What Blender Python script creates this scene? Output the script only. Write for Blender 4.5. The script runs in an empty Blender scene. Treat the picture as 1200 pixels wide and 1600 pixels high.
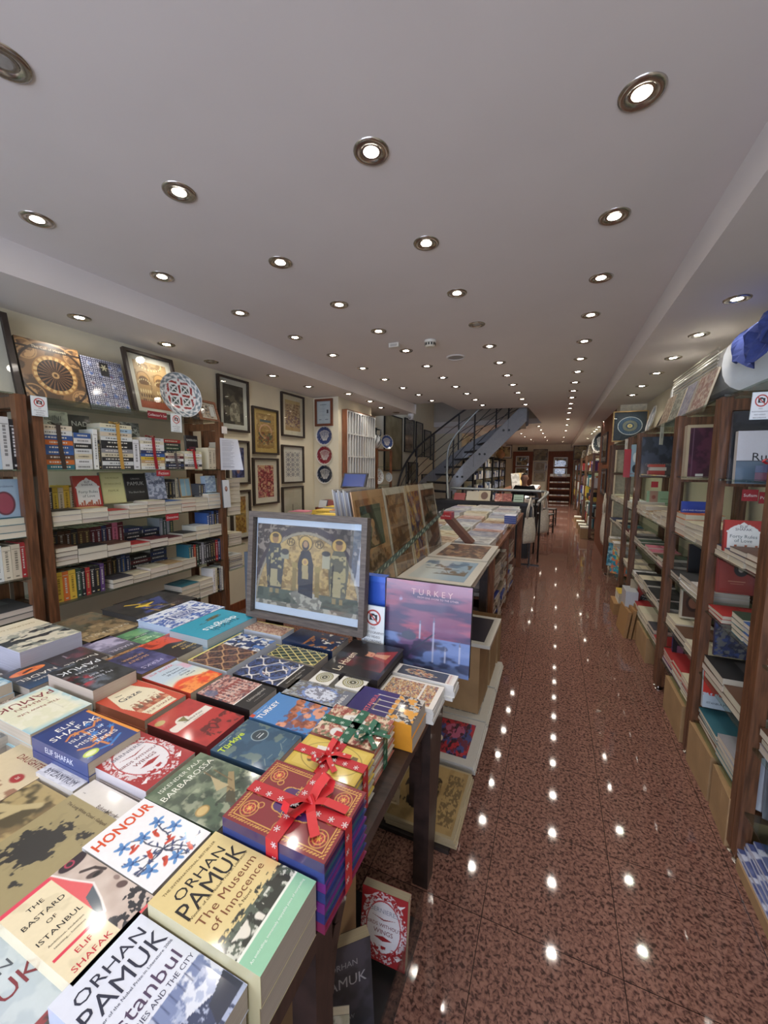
import bpy, math, random
import numpy as np
from mathutils import Matrix, Vector
rnd = random.Random(7)
PI = math.pi
S = bpy.context.scene
COL = S.collection
# ---------------- camera ----------------
CAM = Vector((0, 0, 1.5)); FPX = 616.72; YAW, PITCH, ROLL = -0.408044, -0.1114705, 0.0063767
def cam_axes():
    cy, sy = math.cos(YAW), math.sin(YAW)
    f = Vector((sy*math.cos(PITCH), cy*math.cos(PITCH), math.sin(PITCH)))
    r0 = Vector((cy, -sy, 0)); u0 = r0.cross(f)
    r = math.cos(ROLL)*r0 + math.sin(ROLL)*u0; u = -math.sin(ROLL)*r0 + math.cos(ROLL)*u0
    return r, u, f
CR, CU, CF = cam_axes()
cd = bpy.data.cameras.new('camera'); cam = bpy.data.objects.new('camera', cd); COL.objects.link(cam)
cd.sensor_fit = 'VERTICAL'; cd.sensor_height = 32.0; cd.lens = FPX/1600*32.0; cd.clip_start = .02; cd.clip_end = 100
cam.matrix_world = Matrix(((CR.x, CU.x, -CF.x, CAM.x), (CR.y, CU.y, -CF.y, CAM.y), (CR.z, CU.z, -CF.z, CAM.z), (0, 0, 0, 1)))
S.camera = cam
# ---------------- daylight through the shop front, exposure ----------------
S.view_settings.view_transform = 'Standard'; S.view_settings.look = 'None'
S.view_settings.gamma = 1; S.view_settings.use_curve_mapping = False; S.view_settings.exposure = 0.5
W = bpy.data.worlds.new('sky'); S.world = W; W.use_nodes = True
bg = W.node_tree.nodes['Background']; bg.inputs[0].default_value = (.58, .72, 1.0, 1); bg.inputs[1].default_value = 2.2
LAMP_W = 5.8; LAMP_E = 26.0
_dl = bpy.data.lights.new('daylight', 'AREA'); _dl.shape = 'RECTANGLE'; _dl.size = 3.5; _dl.size_y = 1.9; _dl.energy = 92; _dl.color = (.74, .78, 1.0)
_do = bpy.data.objects.new('daylight', _dl); COL.objects.link(_do); _do.location = (-.85, -2.6, 1.35); _do.rotation_euler = (math.radians(100), 0, 0)
def ray(x, y): return CR*((x-600)/FPX) - CU*((y-800)/FPX) + CF
def onz(x, y, z): d = ray(x, y); return CAM + d*((z-CAM.z)/d.z)
def onx(x, y, X): d = ray(x, y); return CAM + d*(X/d.x)
def ony(x, y, Y): d = ray(x, y); return CAM + d*(Y/d.y)
# ---------------- materials ----------------
def lin(c):
    if isinstance(c, str): c = [int(c[i:i+2], 16)/255 for i in (0, 2, 4)]
    return tuple(((v/12.92) if v <= .04045 else ((v+.055)/1.055)**2.4) for v in c[:3])
MATS = {}
def pbsdf(name):
    m = bpy.data.materials.new(name); m.use_nodes = True; nt = m.node_tree
    return m, nt, nt.nodes['Principled BSDF'], nt.nodes.new, nt.links.new
def mat(name, c='808080', rough=.6, metal=0, coat=0, var=.12, scale=30, bump=0, emit=None, es=1, stretch=None, c2=None):
    if name in MATS: return MATS[name]
    m, nt, b, N, L = pbsdf(name); c = lin(c)
    b.inputs['Roughness'].default_value = rough; b.inputs['Metallic'].default_value = metal
    b.inputs['Coat Weight'].default_value = coat; b.inputs['Coat Roughness'].default_value = .05
    tc = N('ShaderNodeTexCoord'); mp = N('ShaderNodeMapping'); L(tc.outputs['Object'], mp.inputs[0])
    if stretch: mp.inputs['Scale'].default_value = stretch
    nz = N('ShaderNodeTexNoise'); nz.inputs['Scale'].default_value = scale; nz.inputs['Detail'].default_value = 5
    L(mp.outputs[0], nz.inputs[0])
    rp = N('ShaderNodeValToRGB'); L(nz.outputs[0], rp.inputs[0])
    d = lin(c2) if c2 else tuple(v*(1-var) for v in c); u = c if c2 else tuple(min(1, v*(1+var)) for v in c)
    rp.color_ramp.elements[0].position = .35; rp.color_ramp.elements[1].position = .65
    rp.color_ramp.elements[0].color = (*d, 1); rp.color_ramp.elements[1].color = (*u, 1)
    L(rp.outputs[0], b.inputs['Base Color'])
    if bump:
        bp = N('ShaderNodeBump'); bp.inputs['Strength'].default_value = bump; bp.inputs['Distance'].default_value = .004
        L(nz.outputs[0], bp.inputs['Height']); L(bp.outputs[0], b.inputs['Normal'])
    if emit: b.inputs['Emission Color'].default_value = (*lin(emit), 1); b.inputs['Emission Strength'].default_value = es
    MATS[name] = m; return m
def colmat(name, rough=.45, coat=0, var=.05, scale=120, coatr=.08, bump=0, metal=0):
    m, nt, b, N, L = pbsdf(name)
    at = N('ShaderNodeAttribute'); at.attribute_name = 'Col'
    nz = N('ShaderNodeTexNoise'); nz.inputs['Scale'].default_value = scale
    tc = N('ShaderNodeTexCoord'); L(tc.outputs['Object'], nz.inputs[0])
    mr = N('ShaderNodeMapRange'); mr.inputs[3].default_value = 1-var; mr.inputs[4].default_value = 1+var; L(nz.outputs[0], mr.inputs[0])
    mx = N('ShaderNodeVectorMath'); mx.operation = 'SCALE'; L(at.outputs['Color'], mx.inputs[0]); L(mr.outputs[0], mx.inputs['Scale'])
    L(mx.outputs[0], b.inputs['Base Color']); b.inputs['Roughness'].default_value = rough; b.inputs['Metallic'].default_value = metal
    b.inputs['Coat Weight'].default_value = coat; b.inputs['Coat Roughness'].default_value = coatr
    if bump:
        bp = N('ShaderNodeBump'); bp.inputs['Strength'].default_value = bump; bp.inputs['Distance'].default_value = .002
        L(nz.outputs[0], bp.inputs['Height']); L(bp.outputs[0], b.inputs['Normal'])
    MATS[name] = m; return m
def pagemat():
    m, nt, b, N, L = pbsdf('page_block')
    at = N('ShaderNodeAttribute'); at.attribute_name = 'Col'; tc = N('ShaderNodeTexCoord')
    mp = N('ShaderNodeMapping'); mp.inputs['Scale'].default_value = (6, 6, 900); L(tc.outputs['Object'], mp.inputs[0])
    nz = N('ShaderNodeTexNoise'); nz.inputs['Scale'].default_value = 1; nz.inputs['Detail'].default_value = 3; L(mp.outputs[0], nz.inputs[0])
    mr = N('ShaderNodeMapRange'); mr.inputs[3].default_value = .72; mr.inputs[4].default_value = 1.15; L(nz.outputs[0], mr.inputs[0])
    mx = N('ShaderNodeVectorMath'); mx.operation = 'SCALE'; L(at.outputs['Color'], mx.inputs[0]); L(mr.outputs[0], mx.inputs['Scale'])
    L(mx.outputs[0], b.inputs['Base Color']); b.inputs['Roughness'].default_value = .85
    MATS['pages'] = m; return m
def glassmat(name, tint, ior=1.45, rough=.0, maxf=1):
    m = bpy.data.materials.new(name); m.use_nodes = True; nt = m.node_tree; nt.nodes.clear(); N = nt.nodes.new; L = nt.links.new
    o = N('ShaderNodeOutputMaterial'); mx = N('ShaderNodeMixShader'); lw = N('ShaderNodeLayerWeight'); lw.inputs[0].default_value = .5
    pw = N('ShaderNodeMath'); pw.operation = 'POWER'; pw.inputs[1].default_value = 5; L(lw.outputs['Facing'], pw.inputs[0])
    fr = N('ShaderNodeMath'); fr.operation = 'MULTIPLY_ADD'; fr.inputs[1].default_value = .9; fr.inputs[2].default_value = ((ior-1)/(ior+1))**2; L(pw.outputs[0], fr.inputs[0])
    tr = N('ShaderNodeBsdfTransparent'); tr.inputs[0].default_value = (*tint, 1); gl = N('ShaderNodeBsdfGlossy'); gl.inputs['Roughness'].default_value = rough
    L(fr.outputs[0], mx.inputs[0]); L(tr.outputs[0], mx.inputs[1]); L(gl.outputs[0], mx.inputs[2]); L(mx.outputs[0], o.inputs[0])
    MATS[name] = m; return m
PR = colmat('printed_gloss', .38, .55, .04); PM = colmat('printed_matte', .6, .08, .05); PX = colmat('plain_paint', .7, 0, .05)
PF = colmat('print_behind_glass', .5, 0, .04); CE = colmat('glazed_ceramic', .2, .6, .03)
SL = colmat('sleeved_print', .35, .7, .05, coatr=.16)
FB = colmat('satin_ribbon', .42, .1, .06); PG = pagemat()
GP = glassmat('pane_glass', (.97, .98, .97)); GS = glassmat('shelf_glass', (.84, .92, .88), 1.5); GA = glassmat('clear_acrylic', (.90, .92, .92), 1.45, .05)
WR = mat('walnut_rack', '70492e', .45, coat=.2, stretch=(6, 6, .6), scale=12, c2='4a2e1b')
WD = mat('dark_table_wood', '382823', .45, coat=.2, stretch=(2, 8, 2), scale=10, c2='221814')
WO = mat('orange_brown_wood', '8a5636', .5, coat=.2, stretch=(8, 8, .7), scale=10, c2='63391f')
WDR = mat('mahogany_door', '8a4c2a', .6, coat=.0, stretch=(8, 8, .6), scale=9, c2='66351a')
GRY = mat('grey_wood_frame', '625850', .55, stretch=(.8, 6, 6), scale=25, c2='4c443e')
BLK = mat('black_metal', '1c1b1b', .4, coat=.1); CHR = mat('brushed_chrome', 'b9b4ad', .22, metal=1, var=.05)
STL = mat('painted_steel', '929396', .45, coat=.2, var=.05); STD = mat('dark_steel', '3d3c3e', .45, metal=.3)
WHT = mat('white_paint', 'e4e2dd', .5, var=.03); PLA = mat('white_plastic', 'd8dad8', .28, coat=.3, var=.02)
CRD = mat('cardboard', '9b7c56', .8, var=.1, scale=8); FABW = mat('cotton_canvas', 'd6cfbf', .9, bump=.4, scale=40)
GOLD = mat('gilt_frame', '9c8154', .4, metal=.6, var=.2)
# ---------------- mesh builder ----------------
class MB:
    def __init__(s): s.v = []; s.f = []; s.c = []; s.m = []; s.grids = []
    def add(s, vs, fs, c, mi=0, M=None):
        n = len(s.v); c = lin(c) if isinstance(c, str) else c
        for p in vs:
            p = Vector(p)
            s.v.append(tuple(M @ p) if M else tuple(p)); s.c.append(c)
        for f in fs: s.f.append(tuple(i+n for i in f)); s.m.append(mi)
        return s
    def box(s, x0, x1, y0, y1, z0, z1, c='808080', mi=0, M=None, faces='xXyYzZ', cols=None):
        P = {'x': ((x0,y0,z0),(x0,y0,z1),(x0,y1,z1),(x0,y1,z0)), 'X': ((x1,y0,z0),(x1,y1,z0),(x1,y1,z1),(x1,y0,z1)),
             'y': ((x0,y0,z0),(x1,y0,z0),(x1,y0,z1),(x0,y0,z1)), 'Y': ((x0,y1,z0),(x0,y1,z1),(x1,y1,z1),(x1,y1,z0)),
             'z': ((x0,y0,z0),(x0,y1,z0),(x1,y1,z0),(x1,y0,z0)), 'Z': ((x0,y0,z1),(x1,y0,z1),(x1,y1,z1),(x0,y1,z1))}
        for k in faces: s.add(P[k], [(0, 1, 2, 3)], (cols or {}).get(k, c), mi, M)
        return s
    def bar(s, a, b, w, h=None, c='808080', mi=0, up=(0, 0, 1)):
        a, b = Vector(a), Vector(b); h = h or w; d = (b-a).normalized(); up = Vector(up)
        if abs(d.dot(up)) > .99: up = Vector((1, 0, 0))
        x = d.cross(up).normalized(); y = x.cross(d).normalized(); vs = []
        for p in (a, b):
            for i, j in ((-1, -1), (1, -1), (1, 1), (-1, 1)): vs.append(p + x*i*w/2 + y*j*h/2)
        return s.add(vs, [(0, 1, 5, 4), (1, 2, 6, 5), (2, 3, 7, 6), (3, 0, 4, 7), (3, 2, 1, 0), (4, 5, 6, 7)], c, mi)
    def tube(s, pts, r, n=8, c='808080', mi=0, M=None, closed=False):
        pts = [Vector(p) for p in pts]; vs = []; fs = []; K = len(pts); prev = None
        for i, p in enumerate(pts):
            if closed: d = (pts[(i+1) % K]-pts[i-1]).normalized()
            else: d = (pts[min(i+1, K-1)]-pts[max(i-1, 0)]).normalized()
            if prev is None: u = d.orthogonal().normalized()
            else: u = (prev - d*prev.dot(d)).normalized()
            prev = u; w = d.cross(u); rr = r[i] if isinstance(r, (list, tuple)) else r
            for k in range(n): a = 2*PI*k/n; vs.append(p+(u*math.cos(a)+w*math.sin(a))*rr)
        for i in range(K if closed else K-1):
            for k in range(n):
                j = (i+1) % K; fs.append((i*n+k, i*n+(k+1) % n, j*n+(k+1) % n, j*n+k))
        if not closed: fs += [tuple(range(n-1, -1, -1)), tuple((K-1)*n+k for k in range(n))]
        return s.add(vs, fs, c, mi, M)
    def lathe(s, prof, n=24, c='808080', mi=0, M=None):
        vs = []; fs = []
        for r, z in prof:
            for k in range(n): a = 2*PI*k/n; vs.append((r*math.cos(a), r*math.sin(a), z))
        for i in range(len(prof)-1):
            for k in range(n): fs.append((i*n+k, i*n+(k+1) % n, (i+1)*n+(k+1) % n, (i+1)*n+k))
        if callable(c):
            for i, v in enumerate(vs): pass
        return s.add(vs, fs, c, mi, M)
    def grid(s, img, w, h, z, mi=0, M=None, x0=None, y0=None):
        """a printed picture: img[rows, cols, 3] in linear colour, row 0 at the bottom"""
        H, Wd = img.shape[:2]; x0 = -w/2 if x0 is None else x0; y0 = -h/2 if y0 is None else y0
        xs = np.linspace(x0, x0+w, Wd); ys = np.linspace(y0, y0+h, H)
        X, Y = np.meshgrid(xs, ys); n = len(s.v)
        V = np.stack([X.ravel(), Y.ravel(), np.full(X.size, z)], 1)
        if M is not None:
            A = np.array(M); V = V @ A[:3, :3].T + A[:3, 3]
        s.v += [tuple(r) for r in V.tolist()]; s.c += [tuple(r) for r in img.reshape(-1, 3).tolist()]
        I = (np.arange(H-1)[:, None]*Wd + np.arange(Wd-1)[None, :]).ravel() + n
        s.f += [tuple(r) for r in np.stack([I, I+1, I+Wd+1, I+Wd], 1).tolist()]; s.m += [mi]*len(I)
        return s
    def text(s, t, cx, cy, size, c, z, mi=0, M=None, sx=1, rot=0, align='C', bold=0):
        vs, fs, w = glyphs(t, bold); ox = -w/2 if align == 'C' else (0 if align == 'L' else -w)
        R = Matrix.Translation((cx, cy, z)) @ Matrix.Rotation(rot, 4, 'Z')
        if M: R = M @ R
        return s.add([((x+ox)*size*sx, y*size, 0) for x, y in vs], fs, c, mi, R)
    def build(s, name, mats, parent=None, loc=None, rot=None, smooth=False, label=None):
        me = bpy.data.meshes.new(name); me.from_pydata(s.v, [], s.f)
        if not isinstance(mats, (list, tuple)): mats = [mats]
        for m in mats: me.materials.append(m)
        if len(mats) > 1: me.polygons.foreach_set('material_index', s.m)
        if s.c:
            ca = me.color_attributes.new('Col', 'FLOAT_COLOR', 'POINT')
            A = np.ones((len(s.c), 4), dtype=np.float32); A[:, :3] = np.array(s.c); ca.data.foreach_set('color', A.ravel())
        if smooth: me.polygons.foreach_set('use_smooth', [True]*len(me.polygons))
        me.update(); o = bpy.data.objects.new(name, me); COL.objects.link(o)
        if parent: o.parent = parent
        if loc: o.location = loc
        if rot: o.rotation_euler = rot
        if label: o['label'] = label
        return o
_G = {}
def glyphs(t, bold=0):
    k = (t, bold)
    if k in _G: return _G[k]
    cu = bpy.data.curves.new('t', 'FONT'); cu.body = t; cu.size = 1; cu.resolution_u = 2; cu.offset = bold
    o = bpy.data.objects.new('t', cu); COL.objects.link(o)
    me = bpy.data.meshes.new_from_object(o.evaluated_get(bpy.context.evaluated_depsgraph_get()))
    vs = [(v.co.x, v.co.y-.35) for v in me.vertices]; fs = [tuple(p.vertices) for p in me.polygons]
    w = max([v[0] for v in vs] or [0]); bpy.data.objects.remove(o); bpy.data.curves.remove(cu); bpy.data.meshes.remove(me)
    _G[k] = (vs, fs, w); return _G[k]
LABELS = {}
def tag(o, label, cat, group=None, kind=None):
    n = LABELS.get(label, 0); LABELS[label] = n+1
    o['label'] = label; o['category'] = cat
    if group: o['group'] = group
    if kind: o['kind'] = kind
    return o
def thing(name, label, cat, loc=(0, 0, 0), rot=(0, 0, 0), group=None):
    o = bpy.data.objects.new(name, None); COL.objects.link(o); o.location = loc; o.rotation_euler = rot; o.empty_display_size = .05
    return tag(o, label, cat, group)
def struct(o): o['kind'] = 'structure'; return o
ORD = ['first', 'second', 'third', 'fourth', 'fifth', 'sixth', 'seventh', 'eighth', 'ninth', 'tenth', 'eleventh', 'twelfth', 'thirteenth', 'fourteenth', 'fifteenth', 'sixteenth', 'seventeenth', 'eighteenth', 'nineteenth', 'twentieth'] + ['%dth' % i for i in range(21, 100)]
# ---------------- paint: printed pictures as colour grids ----------------
def vn(X, Y, sc, seed=0, octv=3):
    r = np.random.RandomState(seed); T = r.rand(64, 64); out = 0; a = 1; tot = 0
    for o in range(octv):
        x = X*sc*2**o+13.7*o; y = Y*sc*2**o+7.3*o; xi = np.floor(x).astype(int); yi = np.floor(y).astype(int); fx = x-xi; fy = y-yi
        fx = fx*fx*(3-2*fx); fy = fy*fy*(3-2*fy); g = lambda i, j: T[(yi+j) % 64, (xi+i) % 64]
        out = out + a*((g(0, 0)*(1-fx)+g(1, 0)*fx)*(1-fy)+(g(0, 1)*(1-fx)+g(1, 1)*fx)*fy); tot += a; a *= .5
    return out/tot
class Pic:
    """x,y run 0..1 (x) and 0..A (y, in widths)"""
    def __init__(s, bg, A=1.5, n=72):
        s.A = A; H = max(2, int(n*A)); s.x, s.y = np.meshgrid(np.linspace(0, 1, n), np.linspace(0, A, H))
        s.i = np.ones((H, n, 3))*np.array(lin(bg)); s.px = 1/n
    def m(s, mask, c, a=1.0):
        k = np.clip(mask, 0, 1)[..., None]*a; s.i = s.i*(1-k)+np.array(lin(c) if isinstance(c, str) else c)*k; return s
    def rect(s, x0, y0, x1, y1, c, a=1): return s.m(((s.x >= x0) & (s.x <= x1) & (s.y >= y0) & (s.y <= y1))*1., c, a)
    def d(s, dist, w, c, a=1): return s.m(np.clip((w-dist)/s.px/1.2+.5, 0, 1), c, a)
    def ell(s, cx, cy, rx, ry, c, a=1, rot=0):
        X = s.x-cx; Y = s.y-cy
        if rot: X, Y = X*math.cos(rot)+Y*math.sin(rot), -X*math.sin(rot)+Y*math.cos(rot)
        return s.d(np.hypot(X/rx, Y/ry)*min(rx, ry), min(rx, ry), c, a)
    def ring(s, cx, cy, r, w, c, a=1, ry=None):
        q = (ry or r)/r; return s.d(np.abs(np.hypot(s.x-cx, (s.y-cy)/q)-r), w, c, a)
    def line(s, x0, y0, x1, y1, w, c, a=1):
        dx, dy = x1-x0, y1-y0; L = dx*dx+dy*dy+1e-9; t = np.clip(((s.x-x0)*dx+(s.y-y0)*dy)/L, 0, 1)
        return s.d(np.hypot(s.x-x0-t*dx, s.y-y0-t*dy), w, c, a)
    def curve(s, pts, w, c, a=1):
        for p, q in zip(pts, pts[1:]): s.line(*p, *q, w, c, a)
        return s
    def poly(s, pts, c, a=1):
        ins = np.zeros_like(s.x, bool); n = len(pts)
        for k in range(n):
            (x0, y0), (x1, y1) = pts[k], pts[(k+1) % n]
            if y0 == y1: continue
            ins ^= ((y0 > s.y) != (y1 > s.y)) & (s.x < (x1-x0)*(s.y-y0)/(y1-y0)+x0)
        return s.m(ins*1., c, a)
    def noise(s, c, sc, thr=.5, soft=.08, seed=1, a=1, oct=3, reg=None, st=(1, 1)):
        k = np.clip((vn(s.x*st[0], s.y*st[1], sc, seed, oct)-thr)/soft+.5, 0, 1)
        if reg is not None: k = k*reg
        return s.m(k, c, a)
    def grad(s, c, y0, y1, a=1): return s.m(np.clip((s.y-y0)/(y1-y0), 0, 1), c, a)
    def R(s, x0, y0, x1, y1): return ((s.x >= x0) & (s.x <= x1) & (s.y >= y0) & (s.y <= y1))*1.
    def flower(s, cx, cy, r, c, n=6, cc=None):
        X = s.x-cx; Y = s.y-cy; a = np.arctan2(Y, X); s.d(np.hypot(X, Y), r*(.65+.35*np.cos(n*a)), c)
        if cc: s.ell(cx, cy, r*.3, r*.3, cc)
        return s
def painterly(A, pal, seed, n=64, sc=4, border=None):
    p = Pic(pal[0], A, n)
    for k, c in enumerate(pal[1:]): p.noise(c, sc*(1+.5*k), .5+.03*k, .06, seed*9+k, .9, 4, st=(1, 1.3))
    if border: bdr(p, *border)
    return p
def bdr(p, c, w):
    return p.m(((p.x < w) | (p.x > 1-w) | (p.y < w) | (p.y > p.A-w))*1., c)
def tiles(A, bgc, c1, c2, k, n=72):
    p = Pic(bgc, A, n); X = (p.x*k) % 1-.5; Y = (p.y*k) % 1-.5; r = np.hypot(X, Y); a = np.arctan2(Y, X)
    p.m((np.abs(r-.30-.1*np.cos(8*a)) < .06)*1., c1); p.m((r < .12+.05*np.cos(4*a))*1., c2)
    X2 = (p.x*k+.5) % 1-.5; Y2 = (p.y*k+.5) % 1-.5; r2 = np.abs(X2)+np.abs(Y2); p.m((r2 < .2)*1., c1); p.m((r2 < .1)*1., bgc); return p
def ogee(A, bgc, lc, c2, kx, ky, w=.06, n=90):
    p = Pic(bgc, A, n); p.noise(c2, 26, .5, .06, 3)
    for sgn in (0, .5):
        ph = p.y*ky; c = .25*np.cos(2*PI*ph)*(1 if sgn == 0 else -1)
        d = np.abs(((p.x*kx+sgn-c+.5) % 1)-.5); p.m(np.clip((w-d)/.03+.5, 0, 1), lc)
    return p
# =====================================================  SETTING
H = 2.57; HS = 2.41; XL = -3.0; XR = 1.12; YB = -2.4; YE = 19.15; DROPX = -2.24; RSX = .545
def floormat():
    m, nt, b, N, L = pbsdf('polished_granite_tiles'); tc = N('ShaderNodeTexCoord')
    nz = N('ShaderNodeTexNoise'); nz.inputs['Scale'].default_value = 88; nz.inputs['Detail'].default_value = 3; nz.inputs['Distortion'].default_value = .6
    L(tc.outputs['Object'], nz.inputs[0])
    rp = N('ShaderNodeValToRGB'); L(nz.outputs[0], rp.inputs[0]); e = rp.color_ramp.elements
    e[0].position = .36; e[0].color = (*lin('43302a'), 1); e[1].position = .52; e[1].color = (*lin('7d5a4e'), 1)
    k = rp.color_ramp.elements.new(.62); k.color = (*lin('8c6759'), 1); k = rp.color_ramp.elements.new(.44); k.color = (*lin('664840'), 1)
    sp = N('ShaderNodeSeparateXYZ'); L(tc.outputs['Object'], sp.inputs[0]); outs = []
    for ax, off in ((0, .155), (1, -1.207)):
        a = N('ShaderNodeMath'); a.operation = 'ADD'; a.inputs[1].default_value = off+42; L(sp.outputs[ax], a.inputs[0])
        c = N('ShaderNodeMath'); c.operation = 'PINGPONG'; c.inputs[1].default_value = .2075; 
        L(a.outputs[0], c.inputs[0]); g = N('ShaderNodeMath'); g.operation = 'LESS_THAN'; g.inputs[1].default_value = .0013; L(c.outputs[0], g.inputs[0]); outs.append(g)
        a.inputs[1].default_value = off+.415*100
    mx = N('ShaderNodeMath'); mx.operation = 'MAXIMUM'; L(outs[0].outputs[0], mx.inputs[0]); L(outs[1].outputs[0], mx.inputs[1])
    cm = N('ShaderNodeMix'); cm.data_type = 'RGBA'; L(mx.outputs[0], cm.inputs['Factor']); L(rp.outputs[0], cm.inputs[6]); cm.inputs[7].default_value = (*lin('2a1c19'), 1)
    L(cm.outputs[2], b.inputs['Base Color']); b.inputs['Roughness'].default_value = .045; b.inputs['IOR'].default_value = 1.5
    return m
FLR = floormat()
CEI = mat('ceiling_paint', 'd6cfca', .75, var=.015, scale=3); WAL = mat('cream_wall_paint', 'd9d0b6', .8, var=.03, scale=4)
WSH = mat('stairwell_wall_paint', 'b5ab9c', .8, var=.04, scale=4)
struct(MB().box(XL-.1, XR+.1, YB, YE+.1, -.06, 0).build('floor', FLR))
# ceiling as a slab with the stair opening cut out of it
c = MB(); T = H+.12
op = [(-3.0, 6.45), (-2.20, 6.45), (-1.76, 6.47), (-1.70, 7.38), (-.50, 7.50), (-.36, 10.2), (-3.0, 10.2)]
def slab(poly, z0=H, z1=T):
    n = len(poly); vs = [(x, y, z0) for x, y in poly]+[(x, y, z1) for x, y in poly]
    c.add(vs, [tuple(range(n-1, -1, -1)), tuple(range(n, 2*n))]+[(i, (i+1) % n, n+(i+1) % n, n+i) for i in range(n)], 'cccccc')
slab([(XL, YB), (XR, YB), (XR, 6.45), (XL, 6.45)]); slab([(-1.76, 6.47), (-1.70, 7.38), (-.50, 7.50), (-.36, 10.2), (XR, 10.2), (XR, 6.45), (-1.76, 6.45)][::-1])
slab([(XL, 10.2), (XR, 10.2), (XR, YE), (XL, YE)])
struct(c.build('ceiling', CEI))
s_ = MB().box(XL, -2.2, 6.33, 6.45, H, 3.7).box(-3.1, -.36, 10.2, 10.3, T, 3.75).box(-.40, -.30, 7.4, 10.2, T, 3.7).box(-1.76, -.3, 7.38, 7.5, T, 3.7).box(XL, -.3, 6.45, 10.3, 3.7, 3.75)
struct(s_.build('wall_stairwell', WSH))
struct(MB().box(XL-.1, XL, YB, YE, 0, H+.1).box(XL-.1, XL, 6.4, 10.3, H+.1, 3.75).build('wall_left', WAL))
struct(MB().box(XR, XR+.1, YB, YE, 0, H+.1).build('wall_right', WAL))
struct(MB().box(XL, XR, YE, YE+.1, 0, H+.1).build('wall_end', WAL))
struct(MB().box(XL, -2.62, 4.55, 5.55, 0, HS).build('wall_pillar', WAL))
struct(MB().box(XL, -2.30, 10.4, YE, 0, HS).build('wall_far_left', WAL))
c = MB(); sp_ = [(XL, YB), (-2.58, YB), (-2.46, 1.0), (-2.37, 2.8), (-2.23, 6.5), (XL, 6.5)]
c.add([(x, y, HS) for x, y in sp_]+[(x, y, H) for x, y in sp_], [tuple(range(5, -1, -1)), tuple(range(6, 12))]+[(i, (i+1) % 6, 6+(i+1) % 6, 6+i) for i in range(6)], 'cccccc'); struct(c.build('trim_1', CEI))
struct(MB().box(RSX, XR, YB, YE, HS, H).build('trim_2', CEI))
struct(MB().box(XL, -1.95, 10.4, YE, HS, H).build('trim_3', CEI))
f = MB().box(XL, XR, YB-.1, YB, 2.35, H+.1).box(XL, -2.7, YB-.1, YB, 0, 2.35).box(1.0, XR, YB-.1, YB, 0, 2.35).box(-2.7, 1.0, YB-.1, YB, 0, .25)
struct(f.build('wall_front', WAL))
w_ = struct(MB().box(-2.7, 1.0, YB-.08, YB-.02, .25, .31).box(-2.7, 1.0, YB-.08, YB-.02, 2.29, 2.35).box(-1.5, -1.42, YB-.08, YB-.02, .25, 2.35).box(-.2, -.12, YB-.08, YB-.02, .25, 2.35).build('window_1', WDR))
MB().box(-2.7, 1.0, YB-.055, YB-.045, .3, 2.3).build('window_pane', GP, w_)
struct(MB().box(XL, XL+.015, YB, 4.55, 0, .09).build('baseboard_left', WDR)); struct(MB().box(XR-.015, XR, YB, YE, 0, .09).build('baseboard_right', WDR))
# pilasters on the right wall
struct(MB().box(.80, XR, 6.62, 7.0, 0, HS).build('trim_4', mat('cream_pilaster', 'd9d0b6', .8)))
struct(MB().box(.80, XR, 7.0, 9.2, 0, HS).build('trim_5', WDR))
# =====================================================  CEILING LIGHTS
EM = mat('lamp_glow', 'fff4e0', .5, var=0, emit='fff3e2', es=LAMP_E); OFFM = mat('lamp_glass_off', '8f8b84', .2, coat=.5)
def ring_bm():
    return MB().lathe([(.034, .0), (.040, -.006), (.052, -.007), (.060, -.0045), (.062, 0)], 28, 'aaaaaa')
LP = {}
def add_light(p, rowname, i, on=True, watt=1.0):
    t = thing('ceiling_light', ('chrome ceiling spotlight, %s in %s' if on else 'switched off ceiling spotlight, %s in %s') % (ORD[i], rowname), 'ceiling light', (p[0], p[1], p[2]), group='recessed ceiling spotlights')
    if 'ring' not in LP:
        r_ = ring_bm().build('trim_ring', CHR, t, smooth=True); g = MB().lathe([(.0001, -.0015), (.0335, -.0015), (.034, .0)], 24, 'ffffff').build('reflector', CHR, t)
        e = MB().lathe([(.0001, -.0035), (.018, -.0035), (.026, -.0018)], 20, 'ffffff').build('bulb', EM, t)
        eo = MB().lathe([(.0001, -.0035), (.021, -.0035), (.026, -.0018)], 20, 'ffffff').build('bulb', OFFM, t); LP.update(ring=r_, refl=g, on=e, off=eo)
        COL.objects.unlink(eo)
    else:
        for k in ('ring', 'refl', 'on' if on else 'off'):
            q = LP[k].copy(); COL.objects.link(q); q.parent = t
    if on:
        L_ = bpy.data.lights.get('spot_%g' % watt)
        if not L_:
            L_ = bpy.data.lights.new('spot_%g' % watt, 'SPOT'); L_.energy = LAMP_W*watt; L_.spot_size = math.radians(132); L_.spot_blend = .8; L_.shadow_soft_size = .03; L_.specular_factor = 0.0; L_.color = (1, .93, .84)
        lo = bpy.data.objects.new('spot_lamp', L_); COL.objects.link(lo); lo.parent = t; lo.location = (0, 0, -.012)
    return t
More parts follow.
